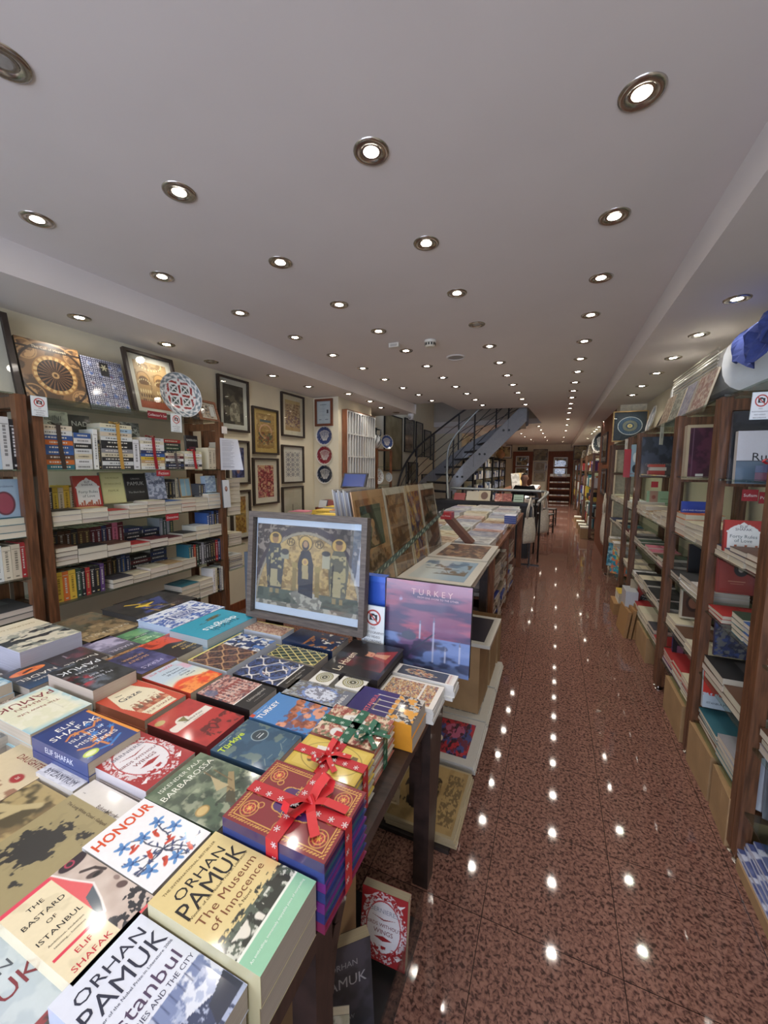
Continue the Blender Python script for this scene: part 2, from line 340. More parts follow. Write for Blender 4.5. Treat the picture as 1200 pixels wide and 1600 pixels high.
ROWS = {
 'the long row above the aisle': [(1003,145),(960,338),(939,434),(923,492),(913,533),(907,560.5),(902.7,580.7),(898.5,597.5),(896,610.5),(894,621),(892,630.5),(890.5,638),(889,645),(887.5,655),(886,664),(884,673),(881,683),(879.8,690),(878.8,697)],
 'the second row from the right': [(580,237),(666,380),(714,458),(745,507,0),(765,541),(780.7,566.5),(792.5,586.5),(801.5,601),(809.5,613.5),(815.8,623.5),(821,632)],
 'the third row from the right': [(280,300),(438,410),(530,476),(591.5,517.5),(634.5,548),(667,572),(692,590),(712,604),(729.5,615),(742.7,624.5),(754,633)],
 'the leftmost row of the flat ceiling': [(4,95,0),(58,343),(253,432),(375,489),(461,527),(520,555),(566.8,575.5),(601,592.8),(629.5,606),(654,616.8),(674.5,626)],
 'the far row left of the aisle': [(841.8,666),(845,671.5),(848.5,677),(851.5,683),(855,688)],
 'the far room row by the exit sign': [(809,672.5),(814.5,677.5),(820,682),(829.5,686.5),(834,689)],
}
for rn, L0 in ROWS.items():
    L0 = sorted(L0, key=lambda q: onz(q[0], q[1], H).y)
    for i, q in enumerate(L0): p = onz(q[0], q[1], H); add_light(p, rn, i, len(q) == 2, 1 if p.y < 7.5 else (2.4 if p.y < 10.5 else 10))
for rn, L0 in {'the lowered ceiling strip on the left': [(124,496),(260,538),(330,565,0),(426,587),(482,604),(544.5,615.5),(578,627),(595,637),(618.6,644.5,0)],
 'the lowered ceiling strip on the right': [(1152,467),(1092,523),(1052,559),(1026,583),(1003,603),(988,617),(944.7,658.7),(935.7,667),(932,671),(928.7,674),(925,677.6),(918,685)]}.items():
    for i, q in enumerate(sorted(L0, key=lambda q: onz(q[0], q[1], HS).y)): p = onz(q[0], q[1], HS); add_light(p, rn, i, len(q) == 2, (1.0 if p.x < 0 else .7) if p.y < 8 else 4)
# lights behind the viewer that light the front of the shop
for i, (x, y) in enumerate([(.17, .8), (.17, .2), (.17, -.5), (-.62, .74), (-.62, .1), (-.62, -.5), (-1.4, .6), (-1.4, -.1), (-1.4, -.8), (-.2, -1.3), (-2.1, -.6)]): add_light(Vector((x, y, H)), 'the rows overhead and behind the viewer', i)
p = onz(672.5, 532, H); t = thing('smoke_detector', 'white round smoke detector with slotted side on the ceiling', 'smoke detector', p)
MB().lathe([(.001, -.001), (.05, -.001), (.052, -.02), (.001, -.02)], 24, 'd8d4c8').build('base', PX, t); d_ = MB().lathe([(.044, -.02), (.044, -.045), (.034, -.055), (.001, -.056)], 24, 'cfc8b4')
for k in range(12): a = k*PI/6; d_.box(.0435, .0465, -.006, .006, -.043, -.024, '33302c', M=Matrix.Rotation(a, 4, 'Z'))
d_.build('sensor_head', PX, t)
p = onz(617, 537, H); t = tag(MB().box(-.045, .045, -.03, .03, -.035, 0, 'cfc9bd').box(-.03, .03, -.034, -.03, -.028, -.01, 'a9a498').build('motion_sensor', PX, loc=p), 'small beige box sensor on the ceiling left of the smoke detector', 'sensor')
p = onz(712, 558, H); t = thing('ceiling_speaker', 'flat round grey ceiling speaker grille behind the smoke detector', 'speaker', p)
MB().lathe([(.001, -.004), (.075, -.004), (.076, 0)], 32, '8e8c8a').build('grille', PX, t); MB().lathe([(.075, -.004), (.078, -.009), (.09, -.006), (.092, 0)], 32, 'd2d0cc').build('rim', PX, t)
p = Vector((-2.3, 6.44, 2.41)); t = thing('security_camera', 'white dome security camera under the end of the left lowered ceiling', 'camera', p)
MB().lathe([(.001, 0), (.05, 0), (.05, -.03), (.04, -.04)], 20, 'dddddd').build('mount', PX, t); MB().lathe([(.04, -.03), (.05, -.055), (.04, -.085), (.02, -.1), (.001, -.102)], 20, 'c8c8c8').build('housing', PX, t, smooth=True)
MB().lathe([(.001, 0), (.022, 0), (.02, .01)], 16, '101010', M=Matrix.Translation((0, -.045, -.06)) @ Matrix.Rotation(PI/2, 4, 'X')).build('lens', PR, t)
# =====================================================  BOOK BUILDERS
UPROT = {'+Y': 0, '-X': PI/2, '+X': -PI/2, '-Y': PI}
def book_parts(root, w, h, t, art, spine='333333', pages='cfc8bb', texts=(), hard=False, base='c', stext=None, back=None, gloss=PR, detail=True, M=None):
    y0 = -h/2 if base == 'c' else 0; y1 = y0+h; x0, x1 = -w/2, w/2; ct = .0025 if hard else .0009; ins = .004 if hard else .0006
    c = MB(); tc = 'e8e8e8' if isinstance(art, Pic) else art; bk = back or spine
    c.box(x0, x1, y0, y1, t-ct, t, bk if isinstance(art, Pic) else tc, faces='xXyYz' if isinstance(art, Pic) else 'xXyYzZ', M=M)
    c.box(x0, x1, y0, y1, 0, ct, bk, M=M); c.box(x0, x0+ct, y0, y1, ct, t-ct, spine, M=M)
    if isinstance(art, Pic): c.grid(art.i, w, h, t, 0, M, y0=y0)
    if stext:
        MS = Matrix(((0, 0, -1, x0-.0003), (-1, 0, 0, (y0+y1)/2), (0, 1, 0, t/2), (0, 0, 0, 1)))
        if M: MS = M @ MS
        c.text(stext[0], 0, 0, min(t*.62, .02) if len(stext) < 3 else stext[2], stext[1], 0, 0, MS)
    if not detail:
        c.box(x0+ct, x1-ins, y0+ins, y1-ins, ct, t-ct, pages, 1, faces='XyY', M=M); return c
    cover = c.build('cover', [gloss], root)
    MB().box(x0+ct, x1-ins, y0+ins, y1-ins, ct, t-ct, pages, M=M).build('page_block', [PG], root)
    if texts:
        for q in texts:
            s_, cx, cy, sz, col = q[:5]; o = q[5] if len(q) > 5 else {}
            ww = max(glyphs(l_, o.get('bold', 0))[2] for l_ in [s_])*sz; fit = min(1.0, 1.84*min(cx, 1-cx)/max(ww, .001)) if 'sx' not in o else o.pop('sx')
            ky = (h/w)/art.A if isinstance(art, Pic) else 1
            MB().text(s_, x0+cx*w, y0+cy*ky*w, sz*w, col, t+.00035, 0, M, sx=fit, **o).build('title_lettering', [PM], cover)
def copy_book(w, h, t, spine, pages, hard, base='c'):
    root = None; c = book_parts(None, w, h, t, spine, spine, pages, hard=hard, base=base, detail=False); return c
TZ = .735
def tbook(key, label, x0, x1, y0, y1, zt, n, art, up='-X', spine='333333', pages='cdc5b8', texts=(), hard=False, stext=None, jig=.0, cat='book', z0=TZ, grp='books laid out on the front table', cover_word=None):
    if .795 <= zt <= .828 and key not in ('flowers', 'minis', 'harem', 'longwhite', 'istanbul', 'purple'):
        f_ = (1.5-.815)/(1.5-zt); x0, x1, y0, y1 = x0*f_, x1*f_, y0*f_, y1*f_; zt = .815
    h, w = (x1-x0, y1-y0) if up in ('-X', '+X') else (y1-y0, x1-x0); t = (zt-z0)/n; cx, cy = (x0+x1)/2, (y0+y1)/2; w -= .0008; h -= .0008
    r = UPROT[up]+rnd.uniform(-.012, .012)+jig
    root = thing('book', label, cat, (cx, cy, zt-t), (0, 0, r), grp); book_parts(root, w, h, t, art, spine, pages, texts, hard, stext=stext)
    for k in range(1, n):
        o = copy_book(w, h, t, spine, pages, hard).build('book', [PR, PG], None, (cx+rnd.uniform(-.003, .003), cy+rnd.uniform(-.003, .003), zt-t*(k+1)), (0, 0, UPROT[up]+rnd.uniform(-.015, .015)))
        tag(o, 'copy %s below the %s' % (ORD[k], ' '.join(label.split()[:12])), 'book', 'copies stacked beneath ' + key)
    return root
T = lambda *a, **k: a + ((k,) if k else ())
# =====================================================  FRONT TABLE
def front_table():
    t = thing('display_table', 'dark wooden display table at the front carrying rows of books', 'table', (-1.15, .4, 0))
    MB().box(-.85, .825, -1.0, 1.03, .700, .733).build('tabletop', WD, t); MB().box(-.82, .77, -.97, 1.0, .63, .70).build('apron', WD, t)
    for lx, ly in ((.775, .845), (.755, .17), (-.80, .86), (-.80, -.9), (.755, -.9)):
        m = MB(); q_ = .12 if ly > .8 else 0; V = [(lx-.028, ly-.03, 0), (lx+.028, ly-.03, 0), (lx+.028, ly+.03, 0), (lx-.028, ly+.03, 0), (lx-.028, ly-.03, .70), (lx+.028, ly-.03, .70), (lx+.028, ly+.03+q_, .70), (lx-.028, ly+.03+q_, .70)]
        m.add(V, [(3, 2, 1, 0), (4, 5, 6, 7), (0, 1, 5, 4), (1, 2, 6, 5), (2, 3, 7, 6), (3, 0, 4, 7)], '333333'); m.build('leg', WD, t)
    for ly0, ly1 in ((.83, .60), (.20, .43)):
        m = MB(); pts = []
        for k in range(9):
            a = k/8*PI/2; pts.append((.755, ly0+(ly1-ly0)*(1-math.cos(a)), .40+.26*math.sin(a)))
        for p, q in zip(pts, pts[1:]): m.bar(p, q, .035, .04, up=(1, 0, 0))
        m.build('curved_bracket', WD, t)
    MB().box(-.80, .70, .1, .14, .12, .2).build('stretcher', WD, t)
front_table()
# ---- covers
def a_istanbul():
    p = Pic('d5dae6', 1.55, 100); p.noise('6f7ea6', 9, .5, .1, 5, 1, 4, reg=(p.y < .62)*1.); p.poly([(0, 0), (1, 0), (1, .18), (0, .5)], '2e3a5c'); p.noise('a9b4cf', 14, .52, .05, 8, .9, 4, reg=(p.y < .5)*1.)
    p.rect(0, .42, .55, .62, '7d8cb3', .5); p.poly([(.62, .05), (1, .05), (1, .30), (.7, .22)], '20283f'); 
    for k in range(9): p.line(.08+.1*k, .5, .09+.1*k, .62, .006, '3c4970')
    return p
def a_museum():
    p = Pic('d8c489', 1.55, 110); p.rect(0, 0, 1, .26, '8fc3a2'); p.rect(0, .26, 1, .285, 'e9ece0'); p.rect(0, .285, 1, .53, '4f5a4c')
    p.noise('c9cbbd', 22, .52, .05, 3, 1, 4, reg=p.R(0, .285, 1, .46)); p.noise('23281f', 16, .52, .05, 4, 1, 4, reg=p.R(0, .29, 1, .58)); p.noise('d8c489', 20, .55, .04, 9, 1, 3, reg=p.R(0, .50, 1, .60)); p.noise('e9e4d6', 5, .62, .03, 13, .9, 2, reg=p.R(0, .30, 1, .45)); return p
def a_honour():
    p = Pic('e9e9ea', 1.5, 120); r = random.Random(4)
    for k in range(9):
        a = k*.75; x, y = .5, .42; pts = [(x, y)]
        for j in range(9): a += r.uniform(-.35, .45); x += .062*math.cos(a); y += .062*math.sin(a); x = min(.93, max(.07, x)); y = min(1.12, max(.06, y)); pts.append((x, y))
        p.curve(pts, .010, '27304a')
        for q in pts[2::2]: p.ell(q[0]+.03, q[1]+.012, .042, .014, '2e3f6a', rot=r.uniform(0, 3))
    for q in ((.2, .3), (.8, .25), (.78, .9), (.25, .95), (.85, .6), (.15, .62), (.5, .85), (.5, .15)):
        p.flower(q[0], q[1], .12, '5d8ec4', 5, '2a4f86'); p.ell(q[0]-.02, q[1]+.03, .05, .035, '4a7ab4')
    for q in ((.35, .5), (.65, .45), (.62, .72), (.38, .22), (.7, .1), (.3, .78)):
        b_ = r.uniform(0, 3); p.ell(q[0], q[1], .075, .030, 'c8452e', rot=b_); p.poly([(q[0]-.02, q[1]), (q[0]+.08, q[1]+.07), (q[0]+.01, q[1]+.10)], 'a53422'); p.ell(q[0]+.07*math.cos(b_), q[1]+.07*math.sin(b_), .022, .022, 'c8452e')
    return p
def a_bastard():
    p = Pic('cfc0b4', 1.5, 120); p.noise('b8a598', 3, .5, .2, 4, .8, 3); p.poly([(.4, .5), (.4, 1.5), (.60, 1.5), (.68, 1.2), (.78, .9), (.70, .62), (.62, .45)], 'dc5f62'); p.poly([(.55, .5), (.62, .8), (.77, .88), (.71, .62), (.62, .45)], '566068'); p.curve([(.60, 1.5), (.68, 1.2), (.78, .9), (.70, .62), (.62, .42)], .012, 'e8e2dc')
    p.ell(.84, 1.44, .18, .10, '2a1b24'); p.ring(.80, 1.45, .05, .01, 'b03c58'); p.ell(.86, 1.0, .10, .05, '4a3c3a', rot=-.6); p.ell(.87, .98, .05, .03, '161414'); p.curve([(.80, 1.2), (.92, 1.1), (.97, .95)], .022, '3c302e'); p.ell(.96, .70, .03, .05, '8c7870'); p.ell(.93, .55, .05, .07, '5c4744', rot=.5)
    p.noise('26272e', 16, .5, .04, 6, 1, 3, reg=((p.y < .42-.3*(1-p.x))*(p.x > .55))*1.); p.rect(.6, 0, 1, .035, 'd9545a'); p.rect(0, 0, .57, 1.5, 'e3d6b3'); p.noise('d2c5a2', 5, .55, .08, 2, .6, 3, reg=(p.x < .57)*1.); p.rect(0, 1.44, .57, 1.5, 'd9445a'); p.rect(.04, .40, .57, .44, 'd6344c'); return p
def a_bastard_old():
    p = Pic('e3d6b3', 1.5, 110); p.rect(0, 0, 1, .70, 'e3d6b3'); p.rect(0, .60, 1, 1.5, 'd9545a'); p.rect(0, 0, .66, .78, 'e3d6b3'); p.rect(0, .30, .70, .325, 'd6344c')
    p.poly([(.0, .80), (.30, .78), (.62, 1.0), (.55, 1.5), (0, 1.5)], 'd8c6b4'); p.poly([(.3, .72), (1, .50), (1, 1.5), (.2, 1.5)], 'cdbcae'); p.ell(.55, 1.1, .25, .1, '4a3f3c', .8, .5); p.ell(.58, 1.1, .06, .06, '1d1a1a'); p.ell(.86, .92, .04, .12, '5a4a46', .8)
    p.noise('2b2c33', 20, .5, .05, 6, 1, 3, reg=p.R(.68, .35, 1, .82)); p.rect(.96, .3, 1, 1.4, 'd9545a'); p.ell(.1, 1.35, .13, .16, '2a1b24'); p.noise('e8ddd0', 12, .55, .08, 2, .35); p.rect(0, 0, .02, 1.5, 'd6344c'); return p
def a_longwhite():
    p = Pic('9d9068', 1.5, 110); p.rect(0, 1.26, 1, 1.5, 'd5d0c8'); u = (p.x-.42)*.75+(p.y-.72)*.65; v = -(p.x-.42)*.65+(p.y-.72)*.75; q = vn(p.x, p.y, 7, 12, 4)+.62*np.exp(-((v/.26)**2+(u/.50)**2)) ; p.m(np.clip((q-.80)/.02, 0, 1), '33312e'); p.noise('9d9068', 13, .54, .03, 3, .9, 3, reg=((q > .80) & (q < 1.0))*1.)
    p.rect(.03, .12, .12, .2, 'e0dccc'); return p
def a_island():
    p = Pic('2b3e78', 1.5, 110); r = random.Random(2)
    p.curve([(.5, .1), (.47, .4), (.52, .62), (.5, .9)], .022, 'c97f45'); p.curve([(.15, .45), (.3, .35), (.7, .38), (.86, .55)], .02, 'c97f45'); p.curve([(.2, .85), (.35, .95), (.7, .85), (.82, .98)], .018, 'c97f45'); p.curve([(.25, .2), (.5, .12), (.78, .25)], .02, '3f7cc0')
    for k in range(14):
        x, y = r.uniform(.1, .9), r.uniform(.12, 1.0); p.flower(x, y, .07, ['d0884c', '3f7fc4', '3f7fc4'][k % 3], 5)
    p.ell(.2, .2, .13, .085, 'b9cf4a'); p.ell(.2, .2, .09, .055, 'dde3b0'); p.rect(.94, 0, 1, 1.5, 'e2933a'); p.rect(.0, 1.42, 1, 1.5, '26376c'); return p
def a_birds():
    p = Pic('ddd9dc', 1.5, 110); a = np.arctan2(p.y-.75, p.x-.5); q = np.hypot((p.x-.5)/.40, (p.y-.75)/.60)
    p.m((q > 1+.04*np.cos(14*a))*1., 'a02a2e'); p.noise('ddd9dc', 30, .52, .04, 3, .75, 2, reg=((q > .98) & (q < 1.25))*1.); p.m(((np.abs(q-.93) < .03))*1., 'b5484c')
    for k, (x, y) in enumerate(((.15, .2), (.85, .22), (.12, 1.3), (.86, 1.32))): p.poly([(x-.08, y), (x, y+.02), (x+.09, y+.06), (x+.02, y-.02), (x-.02, y-.06)], 'e6e2e2')
    p.poly([(.22, .98), (.5, .93), (.78, .98), (.5, .9)], '8c2226'); p.poly([(.3, .52), (.5, .46), (.7, .52), (.5, .57)], '9c2a2e'); p.noise('a02a2e', 18, .55, .04, 9, 1, 2, reg=p.R(.2, .12, .8, .36)); return p
def a_barb():
    p = Pic('4d5f4b', 1.35, 110); p.grad('8f9a80', .5, 1.0); p.noise('2b3a30', 5, .5, .2, 3, .8, 5); p.noise('aab094', 7, .58, .12, 7, .6, 4, reg=(p.y < .8)*1.)
    p.poly([(.45, .1), (.9, .55), (.86, .62), (.42, .25)], '93805a'); p.line(.62, .3, .70, .95, .012, '6e5c3e'); p.line(.75, .45, .80, .85, .01, '6e5c3e'); p.poly([(.5, .5), (.66, .42), (.68, .8)], 'b0a27c'); p.noise('1f2a22', 9, .56, .06, 21, .8, 3, reg=p.R(.2, 0, 1, .35)); p.ell(.17, .42, .10, .085, '9d7f45'); p.ell(.17, .42, .08, .065, 'c7ad72'); p.rect(0, 1.05, 1, 1.35, '54694f', .6); return p
def a_gaze():
    p = Pic('dfd6b8', 1.5, 100); p.poly([(0, 0), (.0, 1.5), (.25, 1.5), (.08, .75), (.22, 0)], 'c04a34'); p.poly([(1, 0), (1, 1.5), (.75, 1.5), (.9, .8), (.8, 0)], 'c04a34'); p.rect(0, 1.40, 1, 1.5, 'b94330'); p.rect(0, 0, 1, .06, 'b94330')
    for k in range(7): x = .2+.1*k; p.poly([(x-.06, .42), (x, .62+.08*math.sin(k)), (x+.06, .42)], ['a8503c', '6f5a4a'][k % 2]); p.rect(x-.05, .30, x+.05, .42, ['c98f6e', 'a8503c'][k % 2])
    p.noise('a06a50', 20, .6, .05, 2, .8, 2, reg=p.R(.2, .25, .8, .7)); return p
def a_tenmin():
    p = Pic('b9cad6', 1.45, 90); p.grad('e6dfb4', .9, .4); p.m(np.clip((.55+.12*np.sin(5*p.x)-p.y)/.08, 0, 1), 'e5532f'); p.noise('f09a4a', 5, .5, .15, 4, .8, 3, reg=(p.y < .45)*1.); p.noise('e58fa8', 3, .6, .2, 6, .5, 3, reg=(p.y > .9)*1.); p.noise('c23a24', 8, .6, .08, 12, .6, 3, reg=(p.y < .4)*1.); return p
def a_istred():
    p = Pic('b0322f', 1.5, 100); p.noise('8a2124', 3, .5, .3, 2, .8, 3); p.noise('3a1214', 12, .56, .05, 5, .8, 3, reg=p.R(.25, .05, 1, .5)); p.rect(.08, .78, .95, .98, 'ddd3c8'); p.ell(.08, .88, .05, .1, 'ddd3c8'); p.ell(.38, .98, .14, .14, 'd9d2c6'); p.poly([(.3, 1.05), (.42, .86), (.48, 1.08)], '7a7247'); p.ell(.12, 1.3, .1, .08, 'a9965a'); p.curve([(.5, .2), (.58, .35), (.52, .45), (.42, .36), (.5, .2)], .02, '5a1517'); return p
def a_turkiye():
    p = Pic('33566f', 1.35, 90); p.noise('274860', 4, .5, .1, 3, .9, 4); p.noise('6e7f74', 5, .62, .05, 8, .7, 4); p.ell(.70, .78, .16, .16, '2b3a42'); p.ring(.70, .78, .16, .008, '9cb0b4'); p.rect(.62, .74, .78, .755, 'c8d0d0'); p.rect(.64, .80, .76, .815, 'c8d0d0')
    for k in range(6): p.line(.1+.15*k, .15+.08*math.sin(k*2), .22+.15*k, .2+.08*math.sin(k*2+1), .006, '7e938e')
    return p
def a_turkey():
    p = Pic('4a7fb8', 1.35, 90); r = random.Random(3)
    for k in range(26): x, y = r.uniform(0, 1), r.uniform(.08, .72); p.ell(x, y, r.uniform(.06, .14), r.uniform(.05, .10), ['b06a4a', 'c98262', '8c4c34', 'd3957a'][k % 4])
    p.noise('6e3a28', 12, .56, .05, 5, .7, 3, reg=(p.y < .75)*1.); p.rect(0, 1.26, .1, 1.35, 'c0492f'); return p
def a_arcade():
    p = Pic('9aa0a4', 1.6, 80); p.ell(.5, .8, .45, .55, '7d93c4'); p.ell(.5, .75, .32, .4, 'c9cfdc'); p.noise('6f6a5c', 11, .5, .06, 2, .9, 4, reg=(np.hypot(p.x-.5, p.y-.8) > .4)*1.); p.noise('5a5a6a', 18, .58, .05, 4, .8, 2); p.rect(0, 0, 1, .3, '6a6f7c'); return p
def a_purple():
    p = Pic('2e2560', 1.6, 100); p.rect(0, 0, 1, .62, 'b9b6ad'); p.noise('2b2b30', 18, .5, .03, 4, 1, 2, reg=(p.y < .62)*1.); p.noise('d69a3c', 9, .6, .04, 7, 1, 2, reg=(p.y < .6)*1.)
    for k in range(4): p.line(.2+.2*k, .55, .2+.2*k, .95+.1*(k % 2), .010, 'd8d4cc'); p.poly([(.18+.2*k, .95+.1*(k % 2)), (.2+.2*k, 1.03+.1*(k % 2)), (.22+.2*k, .95+.1*(k % 2))], 'd8d4cc')
    for k in range(3): p.ell(.3+.2*k, .55, .09, .09, 'c98f3a'); p.rect(.21+.2*k, .44, .39+.2*k, .53, '3a3a46')
    return p
def a_rumi_green():
    p = painterly(1.35, ['a8685a', 'c8a890', '8c3a34', '5a6a4a', 'd8c4a8'], 5, 80, 6); p.ell(.2, .9, .12, .12, 'd8d8d4'); p.rect(.1, .7, .24, .9, 'b03030'); p.poly([(.3, .7), (.42, .95), (.72, 1.0), (.84, .74), (.7, .5), (.4, .48)], 'dedcd6'); return p
def a_yellowbox():
    p = Pic('c9ae4a', 1.25, 80); p.rect(.08, .1, .92, 1.15, 'd2b95a'); bdr(p, 'bfa13c', .03); p.ring(.5, .6, .46, .006, '6b5a24', ry=.52); p.ell(.35, .9, .12, .06, '5a4a20'); p.ell(.35, .93, .06, .05, 'd98a3c'); p.poly([(.28, .75), (.45, .92), (.75, .95), (.8, .68), (.55, .5), (.3, .58)], 'e0ddd4'); p.ell(.6, .25, .12, .07, '5f4f22'); p.rect(.52, .2, .74, .3, '6b5a3a'); return p
def a_love():
    p = Pic('7c1f28', 1.45, 140); A = 1.45
    e = np.minimum(np.minimum(p.x, 1-p.x), np.minimum(p.y, A-p.y)); dots = (np.abs(e-.055) < .013)*((np.sin((p.x+p.y)*150) > -.2))*1.
    p.m(dots, 'c99a4c'); p.m((np.abs(e-.09) < .004)*1., 'c99a4c'); p.m((np.abs(e-.025) < .003)*1., 'c99a4c')
    for sx in (0, 1):
        for sy in (0, 1):
            cx, cy = (.22 if sx == 0 else .78), (.22 if sy == 0 else A-.22); p.flower(cx, cy, .10, 'b5453a', 8); p.ring(cx, cy, .07, .006, 'd0a050'); p.ring(cx, cy, .11, .005, 'd0a050'); p.flower(cx, cy, .04, 'd8a850', 6); p.ring(cx+(.09 if sx == 0 else -.09), cy+(.1 if sy == 0 else -.1), .04, .005, 'd0a050')
    for cx, cy in ((.5, .2), (.5, A-.2), (.15, .72), (.85, .72)): p.flower(cx, cy, .07, 'd0a050', 8); p.ell(cx, cy, .035, .035, '2e5a4a'); p.ring(cx, cy, .085, .004, 'd0a050')
    a = np.arctan2(p.y-.72, p.x-.5); q = np.hypot((p.x-.5)/.24, (p.y-.72)/.30); p.m((q < 1+.10*np.cos(6*a))*1., '4a2460'); p.m((np.abs(q-(1+.10*np.cos(6*a))) < .03)*1., 'c99a4c'); return p
def a_medal():
    p = Pic('dcdad2', 1.0, 60); 
    for r, w, c in ((.36, .035, '6f6a3c'), (.28, .02, '3c4a2c'), (.20, .03, '7f7a46'), (.09, .05, '4a4a34')): p.ring(.5, .5, r, w, c)
    a = np.arctan2(p.y-.5, p.x-.5); q = np.hypot(p.x-.5, p.y-.5); p.m((np.abs(q-.32) < .05)*(np.sin(a*28) > .3)*1., 'c8c4a0'); return p
def a_harem():
    p = Pic('211b1c', .83, 120); p.noise('7c1f20', 2.2, .5, .25, 3, .8, 3, reg=p.R(.2, .05, 1, .83)); p.ell(.62, .42, .09, .12, 'c58a68'); p.ell(.62, .52, .13, .09, '1a1213'); p.ell(.53, .42, .03, .12, '1a1213'); p.ell(.72, .42, .025, .10, '1a1213'); p.ell(.59, .43, .012, .008, '1a1213'); p.ell(.65, .43, .012, .008, '1a1213'); p.ell(.62, .36, .025, .010, '9c2c28'); p.poly([(.45, .0), (.55, .32), (.72, .32), (.9, 0)], '8c2a22'); p.poly([(.56, .12), (.6, .31), (.66, .31), (.72, .1)], 'c58a68'); p.rect(0, 0, 1, .045, '14100f'); return p
def a_navy():
    p = Pic('22314f', 1.5, 80); p.noise('d8d4c8', 8, .6, .04, 5, 1, 3, reg=(p.y < .55)*1.); p.noise('a0683c', 8, .62, .04, 8, 1, 3, reg=(p.y < .9)*1.); p.noise('16203a', 4, .5, .1, 2, .7, 3, reg=(p.y > .8)*1.); return p
def a_lattice():
    p = Pic('232a22', 1.5, 90); a = np.abs(((p.x+p.y)*3.2) % 1-.5); b = np.abs(((p.x-p.y)*3.2) % 1-.5); k = (a < .08)*1.+(b < .08)*1.; p.m(k, 'd0c078'); p.noise('2f4a3c', 14, .5, .05, 4, .8, 2, reg=(k == 0)*1.); return bdr(p, 'd9c878', .02)
def a_iznikband():
    p = Pic('2c3040', 1.35, 100); p2 = ogee(1.35, '2c3040', 'd8d4d0', '3f5080', 2, 2, .045, 100); p.i = p2.i; p.flower(.3, .8, .12, 'd8d4d0', 8, '8c6a70'); p.flower(.75, .45, .1, 'd8d4d0', 8, '8c6a70'); p.ring(.5, .65, .3, .03, '5c6f9c'); p.rect(0, 0, 1, .03, 'e0ded8'); p.rect(0, 0, 1, .26, '24211f'); p.rect(0, .26, 1, .285, 'e0ded8'); return p
def a_scene():
    p = painterly(1.45, ['a06a62', 'd8bcae', '7c3c3c', 'c89a8c', '4a4654'], 8, 110, 8); 
    for k in range(8): p.rect(.08+.11*k, .62, .10+.11*k, 1.0, 'dcc8bc'); p.ell(.14+.11*k, 1.0, .05, .06, '8c4440')
    p.ell(.15, 1.15, .13, .16, '5a6684', .8); p.rect(0, 0, 1, .40, '242222'); p.rect(0, .40, 1, .425, 'e6e4de'); return p
def a_brownogee():
    p = ogee(1.6, '6a4a40', 'b08a66', '3c3034', 2.5, 2.2, .05, 110); m = (p.y > .95)*1.; q = Pic('2a3f6e', 1.6, 110); q.noise('d8d8d4', 9, .5, .03, 7, 1, 3); q.noise('26304a', 7, .6, .04, 9, 1, 3); q.noise('4f74b0', 6, .62, .04, 4, 1, 2); p.i = p.i*(1-m[..., None])+q.i*m[..., None]; p.rect(0, 0, .045, 1.6, 'd9cc70'); return p
def a_pink():
    p = painterly(1.5, ['b58a78', 'cfae98', '8c5a50', 'd6c2ac'], 12, 60, 8); p.rect(0, 0, .06, 1.5, 'd9cc70'); return p
def a_delights():
    p = Pic('2f9ab4', 1.45, 90); p.ell(.35, .35, .16, .075, '6f6a40', rot=.5); p.noise('2a3f3c', 30, .5, .05, 3, .8, 2, reg=(np.hypot((p.x-.35)/.16, (p.y-.35)/.10) < 1)*1.); p.curve([(.5, .45), (.6, .5), (.66, .46), (.6, .42)], .008, '3f3f30'); p.line(.2, .62, .8, .62, .003, '1f6a80'); return p
def a_iznik():
    p = Pic('d5dce6', 1.4, 110); p.noise('3f62a8', 13, .5, .04, 5, 1, 3); p.noise('d5dce6', 20, .6, .04, 8, 1, 2); p.rect(.25, .55, .78, .95, '24407e'); p.rect(.29, .59, .74, .91, 'd9dde6'); p.rect(.33, .63, .70, .87, '2c4788'); return p
def a_blackyel():
    p = Pic('2c2a2a', 1.35, 110); p.m(np.clip((.22-np.abs(p.x-.55-.3*(p.y-.9)))/.05, 0, 1)*(p.y > .35)*(p.y < 1.2), '3a4478'); p.curve([(.75, .3), (.55, .55), (.62, .8), (.45, 1.0)], .025, 'c9a536'); p.poly([(.42, .62), (.6, .5), (.75, .62), (.62, .78)], 'd8b840'); p.curve([(.5, .9), (.4, 1.25)], .03, 'a08a5c'); p.curve([(.7, .9), (.66, 1.3)], .02, '8c7040'); p.noise('16181c', 9, .6, .05, 5, .8, 3); return p
def a_snare():
    p = Pic('231c1a', 1.45, 90); p.m(np.clip((.55-p.y+.15*np.sin(4*p.x)+.1*np.sin(9*p.x))/.04, 0, 1), 'd04a28'); p.noise('7c2014', 7, .58, .04, 4, .8, 3, reg=(p.y < .4)*1.); p.rect(0, 0, 1, .06, 'e0603c'); return p
def a_green():
    p = Pic('4f8a58', 1.45, 60); p.grad('8fb880', 0, 1.4); p.rect(0, .62, 1, .8, '2c4a34'); p.noise('2f6a4a', 4, .5, .1, 3, .7); return p
def a_mist():
    p = Pic('6f6a84', 1.45, 80); p.grad('3c3c48', .7, 1.4); p.noise('b0aac4', 3, .5, .2, 4, .9, 4, reg=(p.y < .9)*1.); p.poly([(0, .0), (0, .3), (.5, .12), (1, .2), (1, 0)], '4c4460'); return p
def a_purp2():
    p = Pic('383866', 1.45, 90); p.noise('5c5a8c', 3, .5, .2, 3, .9, 4); p.noise('2c2a44', 8, .56, .1, 6, .8, 3, reg=(p.y < .6)*1.); p.rect(0, 0, 1, .12, 'a87a4c'); p.noise('6f4a30', 16, .5, .05, 2, 1, 2, reg=(p.y < .12)*1.); return p
